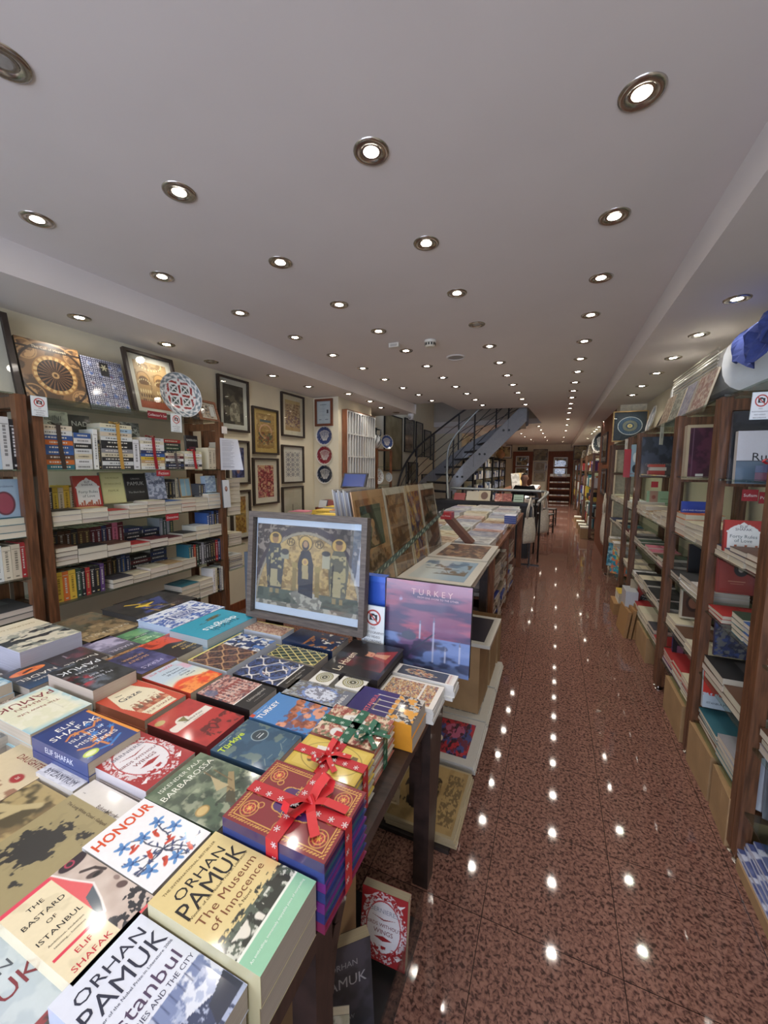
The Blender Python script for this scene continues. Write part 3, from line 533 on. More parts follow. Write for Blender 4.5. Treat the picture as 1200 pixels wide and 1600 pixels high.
def a_nadelred():
    p = Pic('2a2020', 1.45, 90); p.noise('5c2a30', 3, .5, .2, 5, 1, 4, reg=(p.y < .85)*1.); p.rect(.58, .35, .62, .6, '8c8088'); p.ell(.6, .62, .06, .05, '6f3a40'); p.rect(0, 0, 1, .08, '1a1516'); return p
def a_redname():
    p = Pic('2e3034', 1.5, 110); p.noise('5c6470', 4, .5, .15, 4, .9, 4, reg=(p.x > .45)*1.); p.noise('b02c38', 5, .5, .08, 9, 1, 3, reg=np.clip(1-np.hypot((p.x-.9)/.3, (p.y-.9)/.4), 0, 1)*2); p.ell(.95, .55, .08, .06, 'c9a8a8'); p.noise('16181a', 4, .56, .1, 7, .8, 4); return p
def a_nadeleye():
    p = Pic('252a30', 1.45, 100); p.grad('2c4e70', .8, 1.45); p.ell(.5, .38, .40, .17, 'd9692c'); p.noise('f08c3c', 8, .5, .06, 3, .8, 3, reg=(np.hypot((p.x-.5)/.40, (p.y-.38)/.17) < 1)*1.); p.ell(.5, .38, .16, .05, '4a2418', rot=.4); p.rect(0, 0, 1, .1, '3c3430'); return p
def a_newlife():
    p = Pic('dcdcc0', 1.45, 100); d = np.minimum(np.minimum(p.x, 1-p.x), np.minimum(p.y, 1.45-p.y)); p.m(np.clip((.16-d)/.16, 0, 1)*((p.x < .3) | (p.y > 1.2) | (p.y < .2)), '9cc4cc'); p.line(.3, .5, .3, 1.1, .003, '8a8a76'); p.noise('e8e6d4', 6, .55, .1, 3, .5); return p
def a_galdiary():
    p = Pic('cfcab6', 1.45, 100); p.noise('2b3238', 5, .55, .03, 8, 1, 4, reg=(p.y > .55)*1., st=(.6, 1.4)); p.noise('7f8880', 9, .58, .05, 3, .7, 3, reg=(p.y > .5)*1.); p.rect(0, 0, 1, .5, 'd8cfb4'); return p
def a_galbrown():
    p = Pic('6c5a40', 1.4, 100); p.grad('9a8460', .6, 1.3); p.noise('4a4c3c', 5, .5, .12, 5, .9, 4, reg=(p.y < .8)*1.); p.noise('b09a74', 4, .58, .12, 9, .6, 4, reg=(p.y > .7)*1.); p.noise('2f2e26', 11, .6, .05, 2, .6, 3); return p
def a_flowers():
    p = Pic('e0ded6', 1.4, 110); p.rect(.06, .08, .94, 1.3, '434a54'); p.rect(.06, .08, .94, .2, 'd8d0c4'); r = random.Random(9)
    for k in range(70):
        a = r.uniform(0, 6.28); q = .30*math.sqrt(r.random()); p.flower(.5+q*math.cos(a), .78+q*1.2*math.sin(a), .045, ['d8b878', 'e0cfa0', 'c98a6a', 'a86a5a', 'e6dcc4'][k % 5], 6, 'a8703c')
    for k in range(9): p.ell(.12+.095*k, .14, .02, .02, 'a03a34')
    return p
def a_minis():
    p = Pic('e0ddd4', 1.5, 110); q = painterly(1.5, ['c8b090', 'a86a50', 'd8cba8', '5c6a78', '8c3c34', 'cfae60'], 21, 110, 12); m = p.R(.07, .5, .93, 1.42)+p.R(.07, .12, .93, .44); p.i = p.i*(1-m[..., None])+q.i*m[..., None]; return p
def a_myred2():
    p = Pic('b3c0c6', 1.5, 90); p.noise('c8d2d4', 5, .55, .1, 3, .6); p.rect(0, 0, 1, .1, '3c3634'); p.noise('8c3c40', 7, .5, .08, 5, 1, 3, reg=(p.y < .1)*1.); return p
def a_byz(): p = Pic('dcdde2', 1.45, 80); p.noise('b8bac4', 9, .6, .08, 4, .5, 2); return p
def a_daughter():
    p = Pic('cfbf9c', 1.45, 80); p.noise('8c5f48', 6, .5, .08, 4, .9, 4, reg=(p.y < .85)*1.); p.noise('4a3428', 8, .6, .05, 7, .8, 3, reg=(p.y < .7)*1.); p.ell(.75, .95, .1, .07, 'a02c2c'); return p
def a_brown():
    p = Pic('7f6c4a', 1.4, 100); p.noise('4c4430', 4, .5, .1, 4, .9, 4); p.noise('b09c6c', 5, .6, .06, 8, .9, 4); p.curve([(.5, .9), (.6, 1.1), (.75, 1.15), (.7, 1.0), (.6, 1.05), (.85, 1.25)], .03, 'b8a87c'); p.noise('d8c89a', 9, .64, .03, 12, .9, 3, reg=(p.y < .8)*1.); return p
W_, K_ = 'e6e4de', '1f1d1d'
tbook('museum', 'sand yellow paperback with pale green lower band and black old photo strip, near table corner', -.541, -.322, .347, .480, .835, 2, a_museum(), spine='b9b08a', pages='9f968c',
  texts=[T('ORHAN', .5, 1.30, .20, '1f1d1d'), T('PAMUK', .5, 1.10, .33, '1f1d1d'), T('Winner of the Nobel Prize in Literature', .5, .99, .055, '4a3a24'), T('The Museum', .5, .87, .165, '7a4a2c'), T('of Innocence', .5, .72, .155, '7a4a2c'), T('A Novel', .5, .62, .06, '5a4424'), T('An enthralling, immensely enjoyable piece of storytelling', .5, .15, .043, 'e8efe8'), T('THE INTERNATIONAL BESTSELLER', .5, 1.45, .05, '5c4a28')])
tbook('istanbul', 'white and blue paperback with dark blue old city photo at the very bottom edge', -.560, -.342, .225, .345, .815, 2, a_istanbul(), spine='c9d0e0', pages='a39a90',
  texts=[T('ORHAN', .5, 1.34, .22, '24283c'), T('PAMUK', .5, 1.13, .34, '24283c'), T('Winner of the Nobel Prize in Literature 2006', .5, .98, .055, '2f3550'), T('Istanbul', .5, .83, .26, '4c3c58'), T('MEMORIES AND THE CITY', .5, .68, .09, '3c3c58')])
tbook('honour', 'white paperback with blue and orange flowers and big orange hand lettered title', -.748, -.560, .370, .488, .818, 2, a_honour(), spine='d8d8d8', pages='b0a89c', texts=[T('HONOUR', .5, 1.30, .27, 'd0502c', bold=.02)])
tbook('bastard', 'cream and coral paperback with torn photo of a woman\'s face', -.745, -.552, .250, .370, .815, 2, a_bastard(), spine='e3d6b3', pages='a39a90',
  texts=[T('THE', .29, 1.26, .10, K_), T('BASTARD', .29, 1.08, .11, K_), T('OF', .29, .92, .09, K_), T('ISTANBUL', .29, .75, .11, K_), T('Ambitious, exuberant', .29, .62, .045, '5a5044'), T('teeming... luminous', .29, .55, .045, '5a5044'), T('ELIF', .29, .30, .11, 'c0303c'), T('SHAFAK', .29, .14, .12, 'c0303c')])
tbook('myred2', 'grey blue paperback with maroon lettering at the bottom left of the table', -.748, -.565, .135, .262, .79, 2, a_myred2(), spine='8a949a', pages='a8a096', texts=[T('ORHAN', .5, 1.0, .19, '4a5058'), T('PAMUK', .5, .70, .33, '7a3038'), T('author of Snow', .5, 1.25, .06, '5c6870')])
tbook('nearleft', 'black paperback with a red sticker beside the torn face cover', -.800, -.760, .16, .34, .775, 1, Pic('2a2828', 1.4, 20), up='+Y', spine='1f1f1f')
tbook('longwhite', 'khaki paperback with black silhouettes of soldiers and a pale top strip', -.925, -.765, .215, .494, .795, 1, a_longwhite(), up='+Y', spine='8a7e5c', pages='b5ad9c', texts=[T('Buket Uzuner', .72, 1.28, .075, '4a3a30'), T('The Long White Cloud - Gallipoli', .50, 1.17, .058, '3c2a28'), T('NATIONAL\nBESTSELLER', .12, .30, .03, K_)])
tbook('byz', 'plain white paperback with grey title beside the khaki soldiers cover', -1.075, -.935, .455, .525, .792, 1, a_byz(), up='+Y', spine='d8d8dc', texts=[T('BYZANTIUM', .5, .30, .14, '5a5a66'), T('A SHORT HISTORY OF', .5, .42, .08, '8a8a94')])
tbook('daughter', 'brown paperback with red oval badge at the left edge of the table', -1.24, -1.062, .26, .525, .782, 1, a_daughter(), up='+Y', spine='8c6a4c', texts=[T("DAUGHTER", .6, 1.18, .12, '7c2820'), T('28', .75, .955, .06, 'e0d0c0')])
tbook('brown', 'olive brown paperback with pale swirls left of the khaki soldiers cover', -1.225, -.932, .12, .450, .780, 1, a_brown(), up='+Y', spine='6c5c40')
tbook('whiteleft', 'white hardback with grey sketch at the far left of the table', -1.50, -1.30, .38, .555, .79, 2, painterly(1.3, ['d6d4cc', 'b8b8b4', '6a6a68'], 31, 50, 5), up='+Y', spine='c8c6c0')
tbook('island', 'dark blue paperback with orange and blue foliage and an orange fore strip', -1.155, -.932, .487, .612, .835, 3, a_island(), spine='2b3e78', pages='b8ac98', stext=('ELIF SHAFAK', 'dfe3ee'),
  texts=[T('ELIF', .45, 1.27, .21, W_), T('SHAFAK', .5, 1.07, .24, W_), T('The', .38, .90, .09, 'e0a060'), T('ISLAND of', .5, .75, .14, W_), T('MISSING', .45, .56, .155, W_), T('TREES', .62, .40, .155, W_)])
tbook('birds', 'white and crimson paperback with arched ornament and small birds', -.955, -.752, .495, .620, .825, 3, a_birds(), spine='c9c2c4', pages='b8ac98', texts=[T('LOUIS DE', .5, 1.24, .085, '8c3c44'), T('BERNIERES', .5, 1.10, .13, '6a6674'), T('BIRDS WITHOUT', .5, .80, .10, '7a3038'), T('WINGS', .5, .66, .13, '7a3038')])
tbook('barb', 'dark green paperback with a misty sailing ship and gold seal', -.745, -.548, .487, .630, .822, 2, a_barb(), spine='4d5f4b', pages='a89e90', texts=[T('ISKENDER PALA', .5, 1.22, .105, 'd8dccc'), T('BARBAROSSA', .5, 1.06, .15, 'e0e2d4'), T('A Novel', .75, .93, .05, 'c8ccb8')])
tbook('gaze', 'cream paperback framed by a red circus curtain and little tents', -1.19, -.975, .650, .782, .825, 3, a_gaze(), spine='b06a50', pages='b8ac98', texts=[T('The', .35, 1.22, .09, '3c3a3a'), T('Gaze', .45, 1.02, .24, '2c3040'), T('ELIF SHAFAK', .52, .18, .11, '8c4030')])
tbook('tenmin', 'pale blue paperback with a flaming orange lower half', -1.215, -.992, .812, .940, .81, 2, a_tenmin(), spine='c04030', pages='b8ac98', texts=[T('ELIF SHAFAK', .45, 1.33, .12, 'd05068'), T('10 Minutes', .5, 1.12, .11, '3c4454'), T('38 Seconds', .55, 1.0, .11, '3c4454'), T('in This', .65, .88, .09, '3c4454'), T('Strange', .62, .78, .10, '3c4454'), T('World', .68, .67, .10, '3c4454')])
tbook('istred', 'deep red paperback with a pale rounded title panel and rose', -.955, -.745, .645, .775, .825, 2, a_istred(), spine='5a1a1c', pages='8c3038', texts=[T('Istanbul Pour', .56, .90, .085, '3c3430'), T('Selcuk Altun', .6, .81, .05, '5c5048')])
tbook('turkiye', 'teal blue guide paperback with yellow green title and relief map', -.755, -.575, .665, .798, .80, 1, a_turkiye(), spine='2c4860', texts=[T('Türkiye', .32, 1.14, .19, 'b9cf3c', bold=.02), T('history of islam', .3, 1.28, .05, 'b8c8c8')])
tbook('turkey', 'blue guidebook with tan rock chimneys photo', -.755, -.560, .802, .935, .805, 1, a_turkey(), spine='3c6a98', texts=[T('TURKEY', .36, 1.15, .18, W_, bold=.015), T('MIDAS CITY', .3, 1.27, .06, 'c8d4e0')])
tbook('arcade', 'grey guidebook with blue mosque dome photo behind the rock chimneys guide', -.755, -.535, .938, 1.035, .798, 1, a_arcade(), spine='6a6f7c', texts=[T('ISTANBUL', .42, .2, .2, W_)])
tbook('purple', 'dark purple paperback with gold domes and black and white street map', -.525, -.320, .935, 1.06, .815, 2, a_purple(), spine='d9952f', pages='a8a098', texts=[T('ISTANBUL', .42, 1.12, .16, 'd86a6a'), T('CITY MAP GUIDE', .42, 1.0, .06, 'd8c070')])
tbook('med1', 'left of the two small white boxes with green medallion', -.715, -.640, 1.035, 1.115, .80, 1, a_medal(), spine='d0cec6', pages='d0cec6', hard=True)
tbook('med2', 'right of the two small white boxes with green medallion', -.622, -.530, 1.045, 1.125, .80, 1, a_medal(), spine='d0cec6', pages='d0cec6', hard=True)
tbook('harem', 'large black hardback with a woman in a red veil and script title', -.700, -.488, 1.085, 1.33, .825, 3, a_harem(), spine='1c1617', pages='4a4644', hard=True, texts=[T('Le Harem', .30, .62, .17, 'd8ccb0')])
tbook('navy', 'navy blue paperback with white and orange skyline below the big frame', -.955, -.725, 1.205, 1.33, .825, 2, a_navy(), spine='22314f', stext=('ISTANBUL SERENADE', 'b8c4dc'))
tbook('lattice', 'black paperback with cream yellow diagonal lattice', -.945, -.740, 1.105, 1.20, .812, 2, a_lattice(), up='+X', spine='232a22', pages='a8a098')
tbook('ogeebw', 'dark paperback with white star flowers and a black title band', -.960, -.730, .950, 1.095, .812, 2, a_iznikband(), spine='1f1c1c', pages='a8a098', texts=[T('Seven Years of Turkish Tiles', .5, .16, .06, 'c8c4bc'), T('Collected', .5, .08, .05, 'c8c4bc')])
tbook('scene', 'rosy miniature city scene paperback with a black title band', -.985, -.775, .825, .948, .805, 2, a_scene(), spine='242222', pages='a8a098', texts=[T('Unimagined', .55, .24, .13, 'b8b4ac'), T('A Muslim Boyhood', .5, .11, .05, 'a8a49c')])
tbook('brownogee', 'brown and blue patterned paperback with a yellow spine edge', -1.175, -.990, .955, 1.215, .812, 2, a_brownogee(), up='+Y', spine='d9cc70', pages='c9d0dc')
tbook('pink', 'dusty pink patterned paperback with a yellow spine edge by the frame', -1.19, -.995, 1.25, 1.34, .815, 2, a_pink(), up='+X', spine='d9cc70', pages='c9d0dc')
tbook('delights', 'turquoise cookbook with a gold leaf and upside down lettering', -1.40, -1.19, 1.06, 1.33, .842, 3, a_delights(), up='+X', spine='2a88a0', pages='a8b4b8', texts=[T('turkish', .46, 1.10, .19, '1d4a5c'), T('delights', .46, .92, .21, 'e6eef0')])
tbook('iznik', 'white and cobalt tile patterned hardback with a blue title block', -1.625, -1.405, 1.08, 1.36, .842, 3, a_iznik(), up='+X', spine='b8c8dc', pages='b8c4d8', hard=True, texts=[T('IZNIK', .51, .74, .13, 'dce2ee')])
tbook('blackyel', 'large black hardback with yellow and blue figure at the back of the table', -1.90, -1.63, 1.10, 1.40, .842, 2, a_blackyel(), up='+X', spine='1f1d1d', pages='3a3836', hard=True, texts=[T('Constantinople', .45, 1.15, .07, '8c8880')])
tbook('snare', 'black and orange red paperback with yellow script title', -1.455, -1.235, .965, 1.105, .805, 2, a_snare(), up='+X', spine='2a201c', texts=[T('The', .4, 1.35, .08, 'd8b868'), T('Snare', .4, 1.18, .19, 'd8b868'), T('of the', .45, 1.03, .08, 'd8b868'), T('Sinister', .42, .88, .18, 'd8b868')])
tbook('green', 'green paperback with a dark middle band near the blue tile hardback', -1.635, -1.46, .995, 1.095, .80, 2, a_green(), up='+X', spine='4f8a58', texts=[T('MAY SIX', .5, .70, .13, W_), T('TAKIE', .5, 1.1, .22, 'c8dcb8')])
tbook('mist', 'misty grey violet paperback with pale lettering', -1.675, -1.475, .885, .992, .80, 2, a_mist(), up='+X', spine='4a4658', texts=[T('NADEL', .5, 1.2, .26, 'b8b4c4')])
tbook('purp2', 'indigo paperback with copper lettering and a brown foot band', -1.43, -1.215, .815, .945, .82, 3, a_purp2(), up='+X', spine='383866', pages='a88a68', texts=[T('SECRET', .5, .7, .17, 'c89a6c'), T('PERKS', .5, 1.2, .22, 'b8b4d8'), T('NUMBER', .5, .5, .15, 'c89a6c')])
tbook('nadelred', 'black and dark maroon paperback with white capitals upside down', -1.64, -1.455, .735, .855, .82, 3, a_nadelred(), up='+X', spine='231c1c', texts=[T('BARBARA', .5, 1.30, .11, 'd8d4cc'), T('NADEL', .5, 1.10, .27, 'd8d4cc')])
tbook('redname', 'dark smoky paperback with a red splash and large white capitals', -1.425, -1.195, .655, .785, .855, 2, a_redname(), up='+X', spine='2a2a2e', pages='b8a898', texts=[T('ORHAN', .5, .58, .14, 'c8ccd0'), T('PAMUK', .5, .33, .31, 'd0d4d8'), T('My Name', .5, 1.05, .13, 'b8bcc4'), T('is Red', .5, .90, .13, 'b8bcc4')])
tbook('nadeleye', 'dark paperback with a glowing orange eye shape', -1.63, -1.445, .615, .735, .82, 3, a_nadeleye(), up='+X', spine='2a2e34', pages='a89e90', texts=[T('BARBARA', .5, 1.12, .11, 'd8d4cc'), T('NADEL', .5, .85, .28, 'd8d4cc')])
tbook('newlife', 'pale cream and sky blue paperback with maroon capitals upside down', -1.40, -1.175, .495, .640, .83, 3, a_newlife(), up='+X', spine='a8ccd4', pages='b8ac98', texts=[T('The New Life', .5, .72, .12, '8c4a40'), T('ORHAN', .5, .48, .15, '8c5048'), T('PAMUK', .5, .28, .30, '7c3038')])
tbook('galdiary', 'thick cream paperback with black ink landscape at the left edge of the table', -1.96, -1.63, .68, .87, .872, 2, a_galdiary(), up='+X', spine='b8bcc8', pages='a8a8b4', texts=[T('GALLIPOLI DIARY', .5, .25, .10, '8c7a50')])
tbook('galbrown', 'wide olive brown paperback with pale spaced capitals behind the ink landscape', -1.955, -1.60, .885, 1.09, .825, 2, a_galbrown(), up='+X', spine='5c503c', pages='6a6458', texts=[T('G A L L I P O L I', .5, 1.15, .12, 'cfc8b4')])
tbook('bluecover', 'blue paperback under the left edge with a pale cover', -1.65, -1.50, .44, .60, .84, 3, painterly(1.2, ['8fb4c8', 'c8d4d4', '5c8ca8'], 41, 50, 4), up='+X', spine='8fa8b8', pages='b8ac98')
tbook('photogrey', 'paperback with grey brown crowd photo beside the cream and sky blue cover', -1.50, -1.41, .50, .72, .79, 1, painterly(1.8, ['7c7068', 'a89a90', '4a4240', 'c8bcb0'], 43, 60, 7), up='+Y', spine='6a6058')
tbook('flowers', 'white greeting card pack with a round bouquet on slate, near the Turkish skyline book', -.49, -.272, 1.215, 1.345-.06, .79, 5, a_flowers(), up='-X', spine='d6d4ce', pages='c9c9c9', cat='card pack')
tbook('minis', 'white greeting card pack with tiny crowded court scenes', -.49, -.300, 1.07, 1.205, .785, 5, a_minis(), up='-X', spine='d6d4ce', pages='c9c9c9', cat='card pack')
for k, (x0, x1, y0, y1, z, c) in enumerate([(-1.95,-1.65,.45,.66,.79,'b8b0a0'), (-1.90,-1.68,.2,.42,.78,'6a5a50'), (-1.62,-1.52,.2,.40,.78,'a05040'), (-1.50,-1.28,.14,.36,.77,'8c8878'), (-1.02,-.82,-.05,.11,.77,'5c4c40')]):
    tbook('edge%d' % k, 'paperback with %s mottled cover at the left rim of the front table' % ['greyish', 'brown', 'rust', 'stone', 'dark tan'][k], x0, x1, y0, y1, z, 1, painterly(1.3, [c, 'cfc8b8', '4a4440'], 60+k, 40, 5), up='+Y', spine=c)
# ---- ribbon-tied sets
def star(m, M, r, c='e8dede'):
    for k in range(3):
        a = k*PI/3; d = Vector((math.cos(a), math.sin(a), 0))*r; n = Vector((-math.sin(a), math.cos(a), 0))*r*.13
        m.add([-d-n, d-n, d+n, -d+n], [(0, 1, 2, 3)], c, 0, M)
    for k in range(6):
        a = k*PI/3; p = Vector((math.cos(a), math.sin(a), 0))*r*.65; u = Vector((math.cos(a+.9), math.sin(a+.9), 0))*r*.3; v = Vector((math.cos(a-.9), math.sin(a-.9), 0))*r*.3; n = Vector((math.cos(a), math.sin(a), 0))*r*.1
        m.add([p, p+u, p+u+n, p+n], [(0, 1, 2, 3)], c, 0, M); m.add([p, p+v, p+v+n, p+n], [(0, 1, 2, 3)], c, 0, M)
def ribbon(m, pts, wdir, w, c, stars=True, off=.0006, sp=.028, sc='eadfe0'):
    """flat ribbon through pts; wdir = its width direction"""
    pts = [Vector(p) for p in pts]; wd = Vector(wdir).normalized(); acc = sp*.4
    for a, b in zip(pts, pts[1:]):
        m.add([a-wd*w/2, b-wd*w/2, b+wd*w/2, a+wd*w/2], [(0, 1, 2, 3)], c); L = (b-a).length
        if L < 1e-6: continue
        d = (b-a)/L; n = wd.cross(d)
        if stars:
            while acc < L:
                for sgn in (1, -1):
                    M = Matrix(((wd.x, d.x, n.x, 0), (wd.y, d.y, n.y, 0), (wd.z, d.z, n.z, 0), (0, 0, 0, 1)))
                    off_w = wd*(w*.18*(1 if int(acc*1000) % 2 else -1)); M.translation = a+d*acc+n*off*sgn+off_w; star(m, M, w*.24, sc)
                acc += sp
            acc -= L
def bow(m, p, s, c, d1=(1, 0, 0), stars=True):
    p = Vector(p); d = Vector(d1).normalized(); q = Vector((-d.y, d.x, 0))
    for sg in (1, -1):
        loop = [p+d*sg*s*x+Vector((0, 0, z*s))+q*y*s for x, y, z in ((0, 0, .05), (.45, .12, .35), (.95, .2, .5), (1.15, .1, .3), (.9, -.05, .08), (.4, -.05, .08), (0, 0, .06))]
        ribbon(m, loop, q+Vector((0, 0, .15*sg)), s*.42, c, stars)
        tail = [p+d*sg*s*x+q*y*s+Vector((0, 0, z*s)) for x, y, z in ((0, 0, .08), (.35, -.5, .16), (.6, -1.0, .08), (.75, -1.35, .04))]
        ribbon(m, tail, d*.8+q*.3*sg, s*.36, c, stars)
    m.tube([p+Vector((0, 0, .02*s))-q*s*.15, p+Vector((0, 0, .22*s)), p+Vector((0, 0, .02*s))+q*s*.15], s*.14, 8, c)
def boxed_set(label, x0, x1, y0, y1, zt, n, art, spines, texts, rc, rstar, pages, nameset, rib2=True, z0=TZ, tz=None):
    tk = (zt-z0)/n
    for k in range(n):
        zz = zt-tk*(k+1); h, w = x1-x0, y1-y0; rr = (0, 0, PI/2+rnd.uniform(-.01, .01)); sp = spines[k % len(spines)]
        if k == 0:
            root = thing('book', label, 'book', ((x0+x1)/2, (y0+y1)/2, zz), rr, nameset); book_parts(root, w, h, tk, art, sp[0], pages, texts, True)
        else:
            o = copy_book(w, h, tk, sp[0], sp[2] if len(sp) > 2 else pages, True).build('book', [PR, PG], None, ((x0+x1)/2, (y0+y1)/2, zz), rr)
            tag(o, '%s hardback, %s from the top under the %s' % (sp[1], ORD[k], label.split(' with')[0]), 'book', nameset)
    m = MB(); e = .0018; cx, cy = x0+(x1-x0)*.52, y0+(y1-y0)*.5; w = .026
    ribbon(m, [(x0-e, cy, z0+.001), (x0-e, cy, zt+e), (x1+e, cy, zt+e), (x1+e, cy, z0+.001)], (0, 1, 0), w, rc, True, sc=rstar)
    if rib2: ribbon(m, [(cx, y0-e, z0+.001), (cx, y0-e, zt+e), (cx, y1+e, zt+e), (cx, y1+e, z0+.001)], (1, 0, 0), w, rc, True, sc=rstar)
    return m, cx, cy
SP1 = [('3a2450', 'maroon and purple'), ('26346c', 'teal', '2c6c70'), ('6a2070', 'violet', '34489c'), ('26346c', 'blue', '34489c'), ('6a2070', 'purple', '2c5c8c'), ('2c2c6c', 'navy', '2c6c70'), ('7c1f48', 'crimson', '9c2438')]
m, cx, cy = boxed_set('maroon and gold ornate hardback with red snowflake ribbon', -.528, -.310, .485, .640, .865, 7, a_love(), SP1,
   [T('THE', .48, .90, .05, 'd8ac58'), T('LOVE POEMS', .5, .80, .085, 'd8ac58'), T('OF', .5, .72, .045, 'd8ac58'), T('RUMI', .5, .62, .12, 'd8ac58'), T('NADER KHALILI', .6, .42, .05, 'd8ac58')], 'b5212a', 'e8d8d8', '8c3a50', 'ribbon tied hardbacks on the table corner')
m.build('r', FB).name = 'ribbon'; r_ = bpy.data.objects['ribbon']; b_ = MB(); bow(b_, (cx+.02, cy+.01, .869), .048, 'c4242a', (.35, .9, 0), False); b_.build('bow', FB, r_)
tag(r_, 'red snowflake ribbon with a bow around the maroon and gold hardbacks', 'ribbon')
m, cx, cy = boxed_set('yellow gold hardback with red snowflake ribbon', -.535, -.355, .672, .775, .835, 6, a_yellowbox(), [('c9ae4a', 'yellow spined'), ('a8a49c', 'pale spined')], [T('SUFI', .55, .76, .12, '5c5444'), T('POEMS', .55, .64, .1, '5c5444')], 'b5212a', 'e8d8d8', 'c4bfb4', 'ribbon tied yellow hardbacks')
o = m.build('ribbon', FB); b_ = MB(); bow(b_, (cx-.01, cy, .839), .036, 'c4242a', (.2, .9, 0), True); b_.build('bow', FB, o); tag(o, 'red snowflake ribbon with a bow around the yellow gold hardbacks', 'ribbon')
m, cx, cy = boxed_set('pink brown miniature patterned hardback with green snowflake ribbon', -.545, -.365, .795, .925, .825, 5, a_rumi_green(), [('a8685a', 'rose spined'), ('c8c0b4', 'pale spined')], [T('RUMI', .56, .80, .14, '4c4844'), T('HIDDEN MUSIC', .56, .66, .065, '6a6460')], '1f5c44', 'c8dccf', 'c4bfb4', 'ribbon tied rose hardbacks')
o = m.build('ribbon', FB); b_ = MB(); bow(b_, (cx+.05, cy-.02, .829), .036, '1f5c44', (.3, .9, 0), True); b_.build('bow', FB, o); tag(o, 'green snowflake ribbon with a bow around the rose patterned hardbacks', 'ribbon')
# =====================================================  SHELF BOOKS
PAL = {'cream': 'c9bfa6', 'black': '222224', 'navy': '2a3556', 'maroon': '5a2228', 'dark green': '2f4436', 'teal': '2c6470', 'grey': '85878a', 'white': 'cfcfcc', 'red': 'a02c2c', 'tan': 'a88a62',
       'blue': '34548c', 'purple': '54386a', 'brown': '5c4030', 'pale blue': '9fb4c4', 'orange': 'c0662c', 'yellow': 'c8a83c', 'pink': 'b86a7c', 'charcoal': '3a3a3e'}
def jit(c, a=.1):
    v = lin(PAL.get(c, c)); k = 1+rnd.uniform(-a, a); return tuple(min(1, x*k*(1+rnd.uniform(-a/3, a/3))) for x in v)
def sbook(w, d, t, cover, front='s', pages='c4bba8', band=None, up=False):
    """small shelf book. lying: w along the shelf, d deep, t thick; front face (local -y) is spine or pages. standing (up): t along shelf, w high"""
    m = MB(); cv = jit(cover) if isinstance(cover, str) else cover; pg = jit(pages, .08)
    if up:
        m.box(-t/2, t/2, 0, d, 0, w, cv, faces='xXyz'); m.box(-t/2+.001, t/2-.001, .001, d-.002, .001, w-.002, pg, 1, faces='YZ')
        b = lin(band or 'd0ccc0'); lum = sum(cv)/3; b = tuple(x*.8 for x in b) if lum < .3 else tuple(x*.35 for x in cv)
        q = w*.26
        while q < w*.80:
            g_ = w*rnd.uniform(.02, .06); m.box(-t*.16, t*.16, -.0006, 0, q, q+g_, b, faces='y'); q += g_+w*rnd.uniform(.015, .03)
        m.box(-t*.42, t*.42, -.0007, 0, w*.86, w*.875, b, faces='y'); m.box(-t*.2, t*.2, -.0007, 0, w*.06, w*.10, b, faces='y')
    else:
        m.box(-w/2, w/2, 0, d, t-.0012, t, cv); m.box(-w/2, w/2, 0, d, 0, .0012, cv)
        if front == 's':
            m.box(-w/2, w/2, 0, .001, .0012, t-.0012, cv, faces='y'); b = lin(band or 'd8d4c8'); lum = sum(cv)/3; b = tuple(x*.8 for x in b) if lum < .3 else tuple(x*.3 for x in cv); q = -w*rnd.uniform(.25, .4)
            while q < w*.3:
                g_ = w*rnd.uniform(.03, .09); m.box(q, q+g_, -.0006, 0, t*.36, t*.66, b, faces='y'); q += g_+w*rnd.uniform(.015, .04)
            b; m.box(-w/2+.001, w/2-.001, .001, d-.002, .0012, t-.0012, pg, 1, faces='xXY')
        else: m.box(-w/2+.0005, w/2-.0005, .002, d-.001, .0012, t-.0012, pg, 1, faces='xXyY')
        m.box(-w*.36, w*.36, d*.55, d*.85, t, t+.0003, tuple(min(1, x*1.6+.03) for x in cv), faces='Z')
    return m
def onshelf(x, z, face, shelfname, items, y0, group, depth=.2):
    """items: ('up', n, thick, height, [colours]) | ('st', n, width, thick, [colours], front) | ('gap', dy); laid from y0 towards +y. face '+X' or '-X'"""
    r = PI/2 if face == '+X' else -PI/2; y = y0; iu = 0; ist = 0
    for it in items:
        if it[0] == 'gap': y += it[1]; continue
        if it[0] == 'up':
            _, n, th, h, cs = it[:5]; xo = it[5] if len(it) > 5 else 0
            for k in range(n):
                c = cs[k % len(cs)]; t = th*rnd.uniform(.88, 1.12); hh = h*rnd.uniform(.97, 1.03)
                o = sbook(hh, .13, t, c, up=True, band=rnd.choice(['d0ccc0', 'c8b070', 'd8d8d8'])).build('book', [PM, PG], None, (x+(xo if face == '-X' else -xo), y+t/2, z), (0, rnd.uniform(-.01, .01), r))
                tag(o, '%s upright book, %s on %s' % (c, ORD[iu], shelfname), 'book', group); iu += 1; y += t+.0008
        if it[0] == 'st':
            _, n, w, th, cs = it[:5]; fr = it[5] if len(it) > 5 else 'p'; dz = 0; xo = it[6] if len(it) > 6 else 0; dp = it[7] if len(it) > 7 else depth
            for k in range(n):
                c = cs[k % len(cs)]; t = th*rnd.uniform(.85, 1.15)
                o = sbook(w-.003, dp, t, c, fr).build('book', [PM, PG], None, (x+(xo if face == '-X' else -xo)+rnd.uniform(-.004, .004), y+w/2, z+dz), (0, 0, r+rnd.uniform(-.03, .03)))
                tag(o, '%s flat book, %s up, %s pile, %s' % (c, ORD[k], ORD[ist], shelfname), 'book', group); dz += t+.0003
            ist += 1; y += w
    return y
